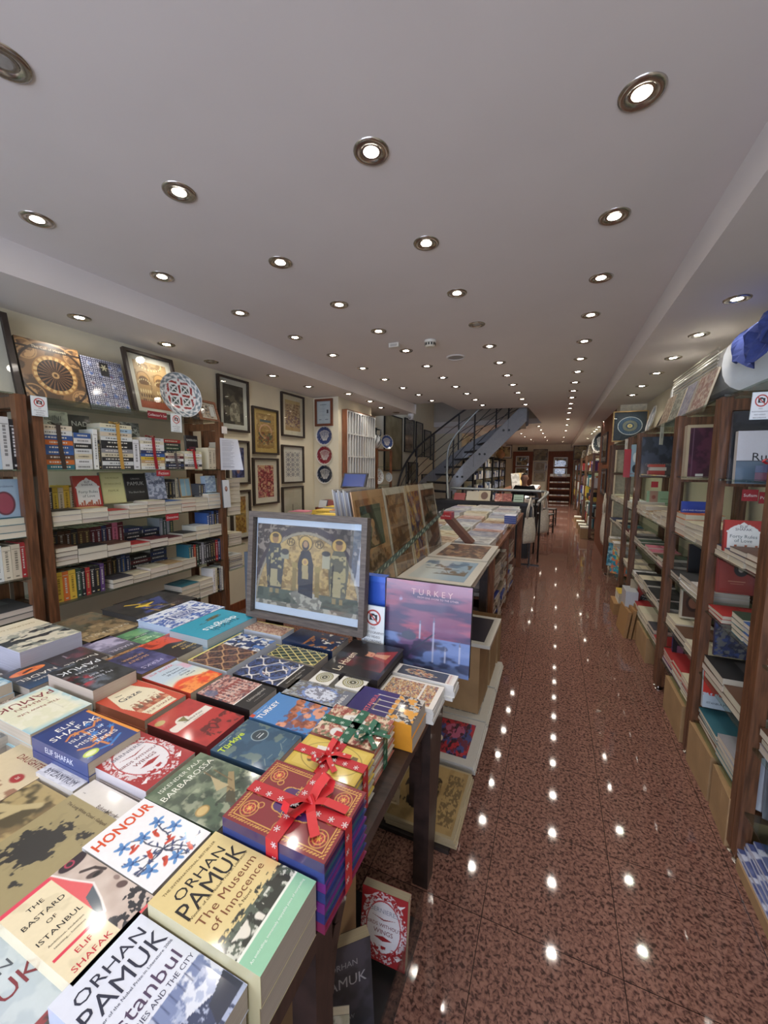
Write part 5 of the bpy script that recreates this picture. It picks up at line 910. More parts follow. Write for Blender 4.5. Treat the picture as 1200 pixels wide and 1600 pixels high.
# wall frames (left wall)
WXL = -2.995
def arch(): p = painterly(1.25, ['4a453c', '6c6454', '2c2a26'], 90, 70, 3); p.ell(.55, .42, .25, .28, 'a8a290'); p.rect(.32, .1, .8, .42, '9c9684'); p.noise('5c564a', 12, .5, .08, 4, .8, 3, reg=p.R(.3, .1, .8, .7)); return p
def orient(): p = painterly(1.7, ['a88a54', 'c0a470', '8c6c3c', '9c7c4c'], 91, 80, 6); p.ring(.5, .85, .33, .03, 'c89c84'); p.rect(.2, 1.30, .8, 1.42, '4a5a60'); p.noise('6a2c2c', 10, .56, .05, 6, .8, 3, reg=p.R(.1, .2, .9, .8)); p.noise('3c5a48', 12, .6, .05, 9, .8, 3, reg=p.R(.1, .2, .9, .8)); return p
def court(): p = painterly(1.55, ['a89070', 'c8b490', '7c5a44', 'b89c7c'], 92, 80, 8); p.rect(0, 1.38, 1, 1.55, 'c0a878'); p.rect(0, 0, 1, .2, 'a88a60'); p.noise('6a4c60', 9, .58, .05, 3, .8, 3, reg=p.R(.05, .2, .95, 1)); return p
def redp(): p = painterly(1.6, ['8c2c3c', 'a84450', 'c08070', '6c2430'], 93, 80, 7); p.noise('c8a884', 9, .64, .03, 3, .9, 2); return p
for (px0, py0, px1, py1), art, lb, mc, fc, ma in [
  ((337, 587, 388, 674), arch(), 'framed grey photo of a vaulted hall, top left of the wall frames', 'c8c8c0', DBR, .05),
  ((392, 634, 434, 710), orient(), 'framed golden oriental courtyard print, second column top', 'b89c5c', DBR, .045),
  ((437.5, 612.5, 474, 683), court(), 'framed tan court miniature print, third column top', 'cfc8b4', DBR, .055),
  ((351, 684, 389, 757), painterly(1.6, ['2c3c7c', '4c5c9c', '5c5c74', '1c2854'], 94, 50, 3).ell(.5, .5, .15, .3, '9c7c7c'), 'framed blue night scene print behind the hanging list', 'cfc8b8', DBR, .05),
  ((393, 719, 434.5, 788), redp(), 'framed crimson floral miniature print, second column lower', 'cfc8b8', DBR, .06),
  ((438.5, 692, 473.5, 755), tiles(1.7, 'd0ccc4', '22284c', '2c3468', 3, 90), 'framed navy and white tile motif print, third column middle', 'd0ccc4', DBR, .06),
  ((358, 769, 391.5, 843), painterly(1.6, ['b08a40', 'c09c50', '8c6c38'], 95, 60, 4).noise('7c4c2c', 10, .58, .05, 3, .8, 3), 'framed mustard print with brown script, lowest on the left', 'cfc8b8', DBR, .045),
  ((439, 763, 473, 815), Pic('b8b09c', 1.2, 50).rect(.48, .1, .52, .6, '4a4438').rect(0, 0, 1, .12, 'a09880'), 'framed pale print with a slim dark tower, third column bottom', 'c0b8a4', DBR, .05)]:
    a = onx(px0, py0, WXL); b = onx(px1, py1, WXL); y0_, y1_ = a.y, b.y; zt = (onx(px0, py0, WXL).z+onx(px1, py0+(py0 > 700)*(-6)+(py0 < 700)*8, WXL).z)/2; zb = (onx(px1, py1, WXL).z+onx(px0, py1, WXL).z)/2
    frame(lb, (WXL, (y0_+y1_)/2, (zt+zb)/2), LY, y1_-y0_, min(.56, zt-zb), art, fc, .02, .028, ma, mc, grp='framed prints on the left wall')
# pillar: certificate and three plates
frame('brown framed certificate with small portrait at the top of the pillar', (-2.83, 4.545, 2.215), 0, .27, .35, Pic('c4ccd0', 1.35, 60).rect(.74, .62, .88, .86, '3a3c48').rect(.2, 1.15, .7, 1.2, '8c949c').rect(.15, .9, .6, .92, '9ca4ac').rect(.15, .75, .6, .77, '9ca4ac').rect(.15, .5, .9, .52, '9ca4ac').rect(.1, .2, .3, .24, '7c848c').rect(.6, .2, .85, .24, '7c848c'), mat('brown_cert_frame', '6c3c26', .45), .03, .02, .012, 'b8bcc0')
for zc, c_, nm in ((1.915, '33406a', 'navy blue'), (1.66, '7c2430', 'dark red'), (1.41, '1f2a3c', 'black and navy')):
    plate('round %s calligraphy plate on the pillar, %s' % (nm, {1.915: 'topmost', 1.66: 'middle', 1.41: 'lowest'}[zc]), (-2.825, 4.545, zc), 0, .125, a_plate2(c_), grp='calligraphy plates on the pillar')
# =====================================================  RIGHT RACKS
RX = .725; RY = [(1.15, 1.815), (1.82, 2.41), (2.415, 3.13), (3.135, 4.44), (4.445, 4.97), (4.975, 6.35)]
RZ = [.23, .49, .81, 1.10, 1.46]
NM = ['nearest', 'second', 'third', 'fourth', 'fifth', 'sixth']
for i, (a, b) in enumerate(RY): rack('R', '%s walnut rack with glass shelves down the right side of the aisle' % NM[i], .70, 1.08, a, b, RZ, 1.84, .042)
R = lambda i, z: ('%s shelf of %s right rack' % ({.23: 'lowest', .49: 'second lowest', .81: 'middle', 1.10: 'second highest', 1.46: 'top glass'}[z], NM[i]))
g = 'book piles on the right racks'
CR_ = ['cream', 'white', 'tan', 'grey', 'cream']; DK = ['black', 'navy', 'maroon', 'cream', 'teal', 'brown']
rr = random.Random(5)
def fill(i, z, n, w, th, cs=DK, y0=None, y1=None, back=True, fr='p', dp=.19):
    a, b = RY[i]; a = (y0 or a)+.045; b = (y1 or b)-.05; k = max(1, int((b-a)/w)); items = []
    for q in range(k): items.append(('st', max(1, n+rr.choice([-1, 0, 0])), (b-a)/k, th*rr.uniform(.8, 1.15), [rr.choice(cs) for _ in range(4)], fr, 0, dp))
    onshelf(RX, z, '-X', R(i, z), items, a, g, dp)
fill(1, 1.10, 3, .135, .026); fill(1, .81, 3, .2, .02, ['red', 'maroon'], 2.14, None); onshelf(RX, .81, '-X', R(1, .81)+', near part', [('st', 4, .10, .022, ['blue', 'blue'], 'p'), ('st', 4, .12, .022, ['teal', 'dark green'], 'p')], 1.88, g, .2)
fill(1, .49, 3, .17, .032, ['black', 'brown', 'cream', 'charcoal']); fill(1, .23, 5, .20, .022, ['teal', 'grey', 'brown'], dp=.24)
fill(2, 1.10, 4, .16, .028, ['white', 'cream', 'orange']); fill(2, .81, 3, .16, .024, ['black', 'white', 'charcoal']); fill(2, .49, 3, .16, .028, ['brown', 'cream', 'black']); fill(2, .23, 5, .2, .025, ['purple', 'white', 'red', 'cream'])
fill(3, 1.10, 3, .13, .03, ['cream', 'white', 'tan']); fill(3, .81, 2, .15, .024, ['brown', 'charcoal', 'dark green', 'pink']); fill(3, .49, 3, .16, .024, ['cream', 'black', 'dark green', 'white']); fill(3, .23, 3, .2, .03, ['red', 'charcoal', 'cream'], dp=.24)
fill(4, 1.10, 2, .12, .03, ['cream', 'white']); fill(4, .81, 2, .15, .03, ['maroon', 'cream']); fill(4, .49, 2, .15, .03, CR_)
fill(0, .81, 4, .2, .022, ['pale blue', 'grey', 'white'], dp=.24); fill(0, .49, 3, .2, .03, ['grey', 'brown'], dp=.22)
fill(5, 1.10, 2, .2, .03, CR_); fill(5, .81, 2, .2, .03, DK); fill(5, .49, 3, .2, .03, CR_)
for i, z, cs in ((2, .81, ['brown', 'charcoal', 'brown']), (3, 1.46, ['navy', 'charcoal']), (4, 1.46, ['red', 'charcoal', 'pale blue', 'charcoal']), (3, .49, ['navy', 'charcoal', 'dark green']), (5, 1.46, ['charcoal', 'pale blue', 'cream', 'navy'])):
    onshelf(RX+.24, z, '-X', R(i, z)+' against the back', [('up', 9, .03, .20, cs)], RY[i][0]+.10, g)
def dR(label, x0, x1, y0, y1, yp, art, texts=(), t=.02, sp='555555', tilt=6, hard=False, w=None, h=None):
    a = ony(x0, y0, yp); b = ony(x1, y1, yp); W0 = w or b.x-a.x; H0 = h or a.z-b.z
    return disp(label, (a.x+W0/2, yp, b.z), 0, W0, H0, t, art, texts, tilt, sp, hard=hard)
def a_rumi(): p = Pic('c4c6cc', 1.05, 80); p.rect(0, 0, 1, .45, '5f7386'); p.rect(0, .45, 1, .465, '2a2c30'); p.rect(.55, .58, 1, .95, '3a3c40'); p.rect(.68, .62, .95, .9, '8c8c8c'); return p
def a_redport(): p = Pic('7c2a22', 1.25, 70); bdr(p, '5c1a18', .05); bdr(p, '7c2a22', .03); p.ell(.62, .85, .19, .24, '1c1416'); p.ell(.62, .86, .07, .1, 'a89a8c'); p.rect(.3, .42, .75, .44, 'a07058'); p.rect(.35, .34, .7, .36, 'a07058'); return p
def a_poems(): p = Pic('b0bcc4', 1.25, 80); p.rect(0, .38, 1, 1.25, 'c03428'); p.noise('b0bcc4', 16, .5, .04, 3, 1, 2, reg=p.R(0, .36, 1, .46)); p.ell(.5, .85, .24, .24, 'dcdcdc'); p.ell(.57, .87, .20, .20, 'c03428'); return p
def a_ott(): p = Pic('a03026', 1.1, 60); p.noise('c8502c', 4, .6, .2, 3, .5); p.ell(.55, .25, .42, .3, '1a1818'); return p
dR('white and blue grey hardback with big black word and small portrait on top right shelf', 1151, 1215, 680, 757, 2.30, a_rumi(), [T('Rumi', .45, .54, .22, '1d1f24')], .03, 'b0aca4', 3, h=.235, w=.23)
dR('big black album standing behind the white and blue grey hardback', 1146, 1216, 642, 757, 2.34, painterly(1.1, ['2a2c30', '34363c', '1e2024'], 101, 40, 3), (), .02, '202226', 2, w=.26, h=.33)
dR('red and white domed cover paperback on the second highest right shelf', 1132, 1187, 812, 864, 2.28, a_forty(), FT, .022, '8c2c28', 6)
dR('dark red hardback with black oval portrait on the middle right shelf', 1120, 1176, 886, 930, 2.32, a_redport(), (), .02, '7c2a22', 5, h=.17)
dR('dark blue painting cover facing out on the second lowest right shelf', 1118, 1168, 970, 1030, 2.33, painterly(1.2, ['1e2a50', '2c3c6c', '15182c', '5c5c58'], 102, 50, 4), (), .02, '1e2a50', 5, h=.17)
dR('red and white paperback with a white crescent on the lowest right shelf', 1100, 1150, 1050, 1112, 2.33, a_poems(), [T('ISTANBUL POEMS', .5, .16, .10, '1f2226')], .02, 'b0bcc4', 6, h=.20)
def a_frpurple(): p = Pic('3a1c2c', 1.5, 80); p.noise('54283c', 5, .5, .15, 4, .8, 3); bdr(p, 'a8987c', .08); p.rect(.3, .1, .5, .16, 'c8c8c4'); p.line(.18, .1, .18, 1.4, .01, '6a4c5c'); return p
dR('dark plum boxed book with a beige ornament border on the top right shelf', 1072, 1122, 657, 750, 3.03, a_frpurple(), (), .06, 'a8987c', 2, h=.33)
dR('blue paperback with small white lines of title, on the second highest right shelf', 1065, 1106, 783, 825, 3.03, Pic('1f3a94', 1.1, 30).noise('2c48a4', 3, .5, .2, 3, .5), [T('JESUS AND MUHAMMAD', .5, .72, .09, 'c4ccdc'), T('IN', .5, .6, .05, 'c4ccdc'), T('COMMON STUDIES', .5, .48, .09, 'c4ccdc'), T('Collected Essays', .5, .35, .05, 'c4ccdc')], .02, '1f3a94', 4)
dR('black cover standing behind brown spines on the middle right shelf', 1076, 1104, 858, 896, 3.04, Pic('17181c', 1.3, 20), (), .02, '5a3428', 4, h=.18)
dR('cream framed cover with a brown bearded face on the second lowest right shelf', 1064, 1100, 920, 968, 3.0, bdr(Pic('5a3c2c', 1.3, 50).ell(.5, .7, .3, .38, '3c261c').ell(.5, .72, .2, .25, '8c5c44'), 'c4bca8', .08), (), .03, 'c8c0b0', 5)
dR('black magazine with a pink photo near the floor of the third right rack', 1052, 1086, 985, 1030, 3.03, Pic('16161c', 1.2, 40).rect(.2, .05, .95, .5, '7c4c60').ell(.6, .25, .15, .18, '2c1c28'), (), .02, '30306c', 5, h=.18)
def a_gall(): p = Pic('3c4250', .9, 80); p.noise('22262e', 5, .5, .1, 3, .9, 4, reg=(p.y > .3)*1.); p.grad('6c6058', .35, .1, .6); return p
dR('large dark photo book with pale spaced title, top shelf, fourth right rack', 1003, 1052, 690, 746, 4.30, a_gall(), [T('GALLIPOLI 1915', .5, .28, .11, '8c8880')], .05, '3c4250', 3, h=.36)
dR('pale green paperback with a brown figure band, fourth right rack', 1011, 1047, 767, 800, 4.30, Pic('8ca884', 1.0, 40).rect(.12, 0, .45, 1, 'a07c68').ell(.28, .7, .08, .1, '8c4c3c').rect(.55, .6, .95, .62, '4c6448').rect(.55, .4, .95, .42, '4c6448'), (), .02, '8ca884', 4)
dR('red paperback with black arch title block, second lowest shelf of the fourth right rack', 997, 1026, 915, 944, 4.25, a_ott(), [T('The Ottoman', .55, .36, .13, 'c8c4bc'), T('Centuries', .55, .2, .15, 'c8c4bc')], .02, 'a03026', 5, h=.19)
dR('cream book with grey sketch leaning beside the red arch title book', 986, 999, 905, 948, 4.30, 'a8987c', (), .02, 'a8987c', 5)
dR('tall red book standing in the fifth right rack', 976, 983, 702, 746, 4.85, 'a02428', (), .03, 'a02428', 2)
dR('pale blue book with white shapes in the fifth right rack', 987, 997, 695, 745, 4.86, Pic('8ca4b4', 2, 30).ell(.5, 1.2, .3, .3, 'd0d4d4').ell(.5, .5, .3, .25, '22262c'), (), .03, '8ca4b4', 2)
tag(MB().box(-.06, .06, -.03, .03, 0, .03, 'a8443c').box(-.05, .07, -.03, .03, .031, .06, 'c0b8a8').box(-.06, .06, -.03, .03, .061, .085, 'b04c3c').build('boxed_cards', PR, loc=(.80, 4.12, 1.46)), 'small red and white packs in front of the dark photo book', 'card pack')
sign('dark red sign reading Sufism under the top right shelf', ony(1172, 774, 2.2), 0, .055, .05, '8c1c24', [T('Sufism', 0, 0, .36, 'd8d0cc')]); sign('dark red sign reading Poetry right of the Sufism sign', ony(1199, 778, 2.2), 0, .055, .05, '8c1c24', [T('Poetry', 0, 0, .36, 'd8d0cc')])
sign('small red tag hanging under the top shelf of the fourth right rack', ony(1023, 757, 4.0), 0, .05, .05, 'a02028', [])
sign('no photography card hanging from the corner of the second right rack', ony(1189, 634, 1.84), 0, .055, .095, 'c8c8c4', NP, tilt=-4, art=a_nophoto())
sign('narrow hanging card on the fourth right rack', ony(1034, 681, 3.8), .9, .05, .14, 'c8c4b8', [T('I', 0, 0, .4, K_)]); sign('narrow hanging card at the fifth right rack', ony(979, 694, 4.6), .9, .045, .10, 'c8c4b8', [T('I', 0, 0, .4, K_)])
# shrink-wrapped set with red ribbon, top shelf
m = MB().box(-.05, .07, -.05, .05, 0, .03, '6a2a4c').box(-.05, .07, -.05, .05, .031, .06, '44507c'); o = m.build('book_bundle', SL, loc=(.84, 2.16, 1.46)); b = MB(); bow(b, (.01, 0, .062), .05, 'c4242a', (1, .2, 0), False); b.build('bow', FB, o); tag(o, 'shrink wrapped bundle with bright red bow on the top right shelf', 'book bundle')
# top of right racks: AC, sleeved pictures, zodiac
t = thing('air_conditioner', 'white wall mounted air conditioner above the right racks', 'air conditioner', (1.115, 3.55, 1.955))
prof = [(0, .29), (-.10, .30), (-.16, .298), (-.20, .285), (-.228, .255), (-.242, .21), (-.246, .15), (-.24, .10), (-.225, .06), (-.20, .03), (-.165, .01), (-.12, .0), (0, .0)]
def extr(m, prof, ya, yb, c, sc=1): 
    n = len(prof); vs = [(x*sc, ya, z) for x, z in prof]+[(x*sc, yb, z) for x, z in prof]; return m.add(vs, [tuple(range(n)), tuple(range(2*n-1, n-1, -1))]+[(i, n+i, n+(i+1) % n, (i+1) % n) for i in range(n)], c)
extr(MB(), prof, -.50, .55, 'd8dad8').build('housing', PLA, t)
for ya, yb in ((-.56, -.50), (.55, .60)): extr(MB(), [(x*1.02, z*1.0) for x, z in prof], ya, yb, 'd0d2d0').build('end_cap', PLA, t)
lm = MB()
for k in range(8): lm.box(-.252, -.247, -.48, .52, .12+.022*k, .128+.022*k, 'b8b4a4')
lm.build('front_grille', PX, t); MB().box(-.20, -.13, -.48, .52, -.012, .0, '6a6c6c').build('air_flap', PX, t)
g2 = 'foil sleeved prints leaning on the right racks'
for k, (y, w, h, pal, lb) in enumerate([(3.20, .30, .26, ['a8948c', 'c8b8a8', '8c5c54'], 'pinkish'), (3.52, .22, .25, ['6c7088', 'a0a4b4', '9c98a4'], 'slate blue'), (3.78, .24, .25, ['7c8478', 'b0b4a4', '5c6054'], 'olive'), (4.06, .26, .25, ['a08c74', 'c4b49c', '7c6450'], 'sandy')]):
    t = disp('%s print in crinkled clear sleeve leaning on the right rack top' % lb, (.80, y-.06, 1.85), YAW['-X'], w, h, .012, painterly(1.0, pal, 110+k, 60, 9), (), 14, 'a8843c', cat='sleeved print', name='sleeved_print', group=g2)
frame('thin dark framed white print leaning on the right racks beyond the sleeved prints', (.86, 4.45, 1.85), YAW['-X'], .30, .34, 'b8b4ac', DBR, .018, .02, .03, tilt=22, base='b')
t = plate('white plate with grey rim leaning edge on before the zodiac picture', (.90, 4.95, 2.02), YAW['-X'], .14, a_plate2('8c9498', 'c8ccd0'), 14)
def a_zod():
    p = Pic('1c2c38', 1.2, 120); cx, cy = .5, .62; q = np.hypot(p.x-cx, p.y-cy); a = np.arctan2(p.y-cy, p.x-cx); p.m((q < .37)*1., '1f3f5c'); p.m((np.abs(q-.37) < .012)*1., 'b8c0c0'); p.m(((q > .13) & (q < .23))*((np.cos(a*24)*np.cos(q*140)) > -.1)*1., '8c8a68'); p.m(((q > .26) & (q < .34))*(np.cos(a*36) > .8)*1., '5c7c90'); p.m((q < .08)*1., 'c8b878'); p.m((q < .03)*1., '8c7848'); return p
frame('gilt framed dark blue zodiac wheel print facing the viewer on the right racks', (.845, 6.0, 1.855), 0, .39, .39, a_zod(), GOLD, .014, .02, 0, base='b', tilt=2)
b = MB()
gx = np.linspace(0, 1, 16); P_ = [[(.12-.20*min(1, v*2)+.035*math.sin(17*u+4*v), .44*u, .06-.30*max(0, v-.3)*(.6+.5*math.sin(3.1*u))-.02*math.sin(23*u)) for u in gx] for v in np.linspace(0, 1, 10)]
b.add([q for r_ in P_ for q in r_], [(i*16+j, i*16+j+1, (i+1)*16+j+1, (i+1)*16+j) for i in range(9) for j in range(15)], '3c4a86')
o = b.build('draped_cloth', FABW if 0 else mat('blue_cloth', '3a4884', .9, var=.15, bump=.3), None, (.98, 2.50, 2.22), smooth=False); sm = o.modifiers.new('s', 'SOLIDIFY'); sm.thickness = .004
tag(o, 'blue cloth draped over the near end of the air conditioner', 'cloth')
# canvas bag on the pilaster, children's books, white stand
def tote(label, p, yaw, w, h, grp=None, d=.05):
    root = thing('tote_bag', label, 'tote bag', p, (0, 0, yaw), grp); b = MB(); N1, N2 = 10, 10; vs = []
    for s in (1, -1):
        for i in range(N1):
            for j in range(N2):
                u, v = i/(N1-1), j/(N2-1); bulge = d*math.sin(PI*u)*(.3+.7*math.sin(PI*min(1, v*1.1)))*(1 if v < .98 else .2); vs.append(((u-.5)*w*(1-.12*v+.06*math.sin(5*v)), s*(bulge*.6+.004+.006*math.sin(12*u+5*v)), v*h))
    fs = []
    for s in (0, 1):
        for i in range(N1-1):
            for j in range(N2-1): a = s*100+i*N2+j; fs.append((a, a+N2, a+N2+1, a+1) if s == 0 else (a, a+1, a+N2+1, a+N2))
    for j in range(N2-1): fs += [(j, j+1, 101+j, 100+j), (90+j, 190+j, 191+j, 91+j)]
    for i in range(N1-1): fs.append((i*N2, 100+i*N2, 100+(i+1)*N2, (i+1)*N2))
    b.add(vs, fs, 'd0c8b8').build('bag_body', FABW, root, smooth=True)
    for s in (1, -1): MB().tube([(-.25*w, s*.012, h*.95), (-.18*w, s*.016, h+.12), (0, 0, h+.30), (.18*w, s*.016, h+.12), (.25*w, s*.012, h*.95)], .009, 6).build('handle', FABW, root, smooth=True)
    return root
tote('cream canvas bag hanging on the brown pilaster on the right', (.735, 7.1, .32), PI/2, .34, .50)
tag(MB().tube([(.80, 0, 0), (.74, 0, .0), (.735, 0, .02)], .008).build('wall_hook', CHR, loc=(0, 7.1, 1.12)), 'metal hook the canvas bag hangs from', 'hook')
for k, (y, c, c2) in enumerate([(5.35, ['2c9ab0', 'c8c060', '208098', 'd06c3c'], 'turquoise and yellow'), (5.75, ['4c90a8', '9cc0c8', '2c6078'], 'pale turquoise')]):
    disp('%s children\'s book standing near the floor on the right' % c2, (.76, y, .25), YAW['-X']*.45, .22, .30, .02, painterly(1.3, c, 130+k, 50, 5), (), 6)
for k in range(5): tag(sbook(.24, .20, .02, ['yellow', 'white', 'grey', 'white', 'cream'][4-k], 'p').build('book', [PM, PG], None, (.66, 4.72, .12+k*.021), (0, 0, -PI/2)), '%s book, %s up in the floor pile by the fifth right rack' % (['yellow', 'white', 'grey', 'white', 'cream'][4-k], ORD[k]), 'book', 'floor pile by the fifth right rack')
tag(MB().box(-.12, .12, -.14, .14, 0, .118, '8c6c48').build('wooden_crate', mat('crate_wood', '9a7448', .7, stretch=(1, 8, 8)), loc=(.74, 4.72, 0)), 'low tan crate under the pile by the fifth right rack', 'crate')
tag(MB().box(-.05, .05, -.11, .11, 0, .26, 'b8bcc0').build('brochure_box', PR, loc=(.70, 4.25, .12)), 'pale grey brochure box at the foot of the fourth right rack', 'box'); tag(MB().box(-.08, .08, -.14, .14, 0, .118, '7c5c3c').build('wooden_crate', MATS['crate_wood'], loc=(.73, 4.20, 0)), 'low tan crate under the grey brochure box', 'crate')
# cartons on the floor under the right racks
def carton(label, x0, x1, y0, y1, h, grp='cardboard boxes under the right racks', rot=0, open_=False, z=0):
    cx, cy = (x0+x1)/2, (y0+y1)/2; w, d = x1-x0, y1-y0; m = MB().box(-w/2, w/2, -d/2, d/2, 0, h, '9b7c56', faces='xXyYz' if open_ else 'xXyYzZ')
    if open_: m.box(-w/2+.006, w/2-.006, -d/2+.006, d/2-.006, h-.05, h-.04, '5a452e')
    else:
        m.box(-w/2, w/2, -.0015, .0015, h, h+.0015, '6a5238'); m.box(-w/2-.0006, -w/2, -.025, .025, h*.6, h, 'b09a70'); m.box(-w/2, w/2, -.025, .025, h, h+.001, 'b09a70')
    o = m.build('cardboard_box', CRD, None, (cx, cy, z), (0, 0, rot)); tag(o, label, 'cardboard box', grp); return o
carton('tan cardboard box at the foot of the second right rack', .70, 1.0, 2.10, 2.38, .215, rot=.03); carton('nearest tan cardboard box on the floor by the right racks', .70, .97, 1.85, 2.06, .205, rot=-.05); None
carton('tan cardboard box under the third right rack', .70, 1.0, 2.52, 2.88, .21); carton('brown cardboard box under the fourth right rack', .71, 1.0, 3.5, 3.9, .2)
for k in range(3): tag(MB().box(-.012, .012, -.16, .16, 0, .24+.02*k, 'a07c4c').build('wooden_board', MATS['crate_wood'], None, (.63-.0+.035*k, 4.12, 0), (0, .12, .06)), '%s of three tan boards leaning at the foot of the fourth right rack' % ['lowest', 'middle', 'tallest'][k], 'board', 'tan boards by the fourth right rack')
for k in range(6):
    art = Pic('4c5684', 1.3, 60); art.noise('6a749c', 5, .55, .1, 3+k, .7, 3); art.noise('c0c4d4', 7, .64, .03, 5, .9, 2)
    m = MB().box(-.16, .16, -.2, .2, 0, .010, 'b8bccc'); m.grid(art.i, .32, .4, .0104); o = m.build('sleeved_print', SL, None, (.865+.006*k, 1.60-.01*k, .047+.016*k), (0, 0, .04*math.sin(k*2))); tag(o, 'blue patterned sleeved print, %s up in the pile at the bottom right corner' % ORD[k], 'sleeved print', 'blue sleeved prints at the bottom right')
carton('low tan box under the blue sleeved prints', .70, 1.02, 1.38, 1.76, .045)
disp('grey paperback with a black strip leaning near the floor at the bottom right', (.86, 1.76, .23), -.25, .20, .27, .03, Pic('8c9098', 1.3, 50).rect(0, 0, .12, 1.3, '17181c').ell(.6, .7, .3, .3, '5c6470'), [T('INALCIK', .6, 1.1, .12, '2c3038')], 8, '3c2028')
disp('pale paperback with dark spine standing behind the grey one at the bottom right', (.80, 1.80, .23), -.5, .16, .25, .025, 'a8acb0', (), 6, '22242c')
# far racks on the right
for i, (a, b) in enumerate([(9.4, 11.6), (11.7, 13.9), (14.0, 16.2), (16.3, 18.6)]): rack('R', '%s of the far walnut racks on the right beyond the brown pilaster' % ['nearest', 'second', 'third', 'farthest'][i], .70, 1.08, a, b, RZ, 1.84, .05)
rack('R', 'walnut rack on the right between cream pilaster and sixth rack', .70, 1.08, 6.36, 6.60, RZ, 1.84, .042)
db = MB(); r5 = random.Random(11); pk = list(PAL.values())
for a, b in [(9.5, 11.5), (11.8, 13.8), (14.1, 16.1), (16.4, 18.5)]:
    for z in RZ:
        y = a
        while y < b:
            w = r5.choice([.03, .12, .18, .2]); h = r5.uniform(.14, .26) if w != .12 else r5.uniform(.05, .1); x = RX+r5.uniform(0, .12); db.box(x, x+.14, y, y+w-.006, z, z+h, jit(r5.choice(pk+['cfcfcc', 'c9bfa6', 'cfcfcc']))); y += w
o = db.build('far_books', PM); tag(o, 'mixed books crowding the far racks on the right beyond the pilaster', 'books', kind='stuff')
plate('large white plate with dark ornament on top of the far right racks', (.86, 9.75, 2.08), YAW['-X']*.6, .22, a_plate2('3c4448', 'c8c8c0'), 8)
frame('brown framed picture facing the viewer on top of the farthest right rack', (.80, 16.6, 1.85), 0, .46, .52, painterly(1.2, ['8c7850', '6a5a40', 'a8946a'], 140, 40, 4), DBR, .03, .03, 0, base='b')
frame('upper white matted print hung on the brown pilaster', (.795, 8.2, 1.88), YAW['-X'], .75, .52, painterly(.7, ['8c7c60', 'b0a080', '5c5040'], 141, 40, 4), DBR, .03, .02, .07, 'd0d0cc'); frame('lower white matted print hung on the brown pilaster', (.795, 8.0, 1.28), YAW['-X'], .7, .46, painterly(.7, ['6c5c48', 'a89878', '40382c'], 142, 40, 4), DBR, .03, .02, .06, 'd0d0cc')
for k, (y, h) in enumerate([(10.6, .3), (12.3, .34), (13.2, .28), (15.1, .3)]): frame('dark framed print on top of the %s far right rack' % ['first', 'second', 'third', 'fourth'][k], (.84, y, 1.85), YAW['-X']*.7, h*.9, h, painterly(1.1, ['5c5444', '8c8068', '3c342c'], 150+k, 30, 4), DBR, .02, .02, .02, base='b', tilt=8, glass=False)
for k, (y, z) in enumerate([(9.6, 0), (10.3, 0), (11.2, 0), (12.5, 0)]): tag(MB().box(-.09, .09, -.12, .12, 0, .22-.03*k, '9b7c56').box(-.09, .09, -.12, .12, .22-.03*k, .25-.03*k, 'c8c0b0').build('floor_pile', PX, loc=(.64, y, 0)), '%s tan box with papers on the floor along the far right racks' % ORD[k], 'box', 'boxes along the far right racks')
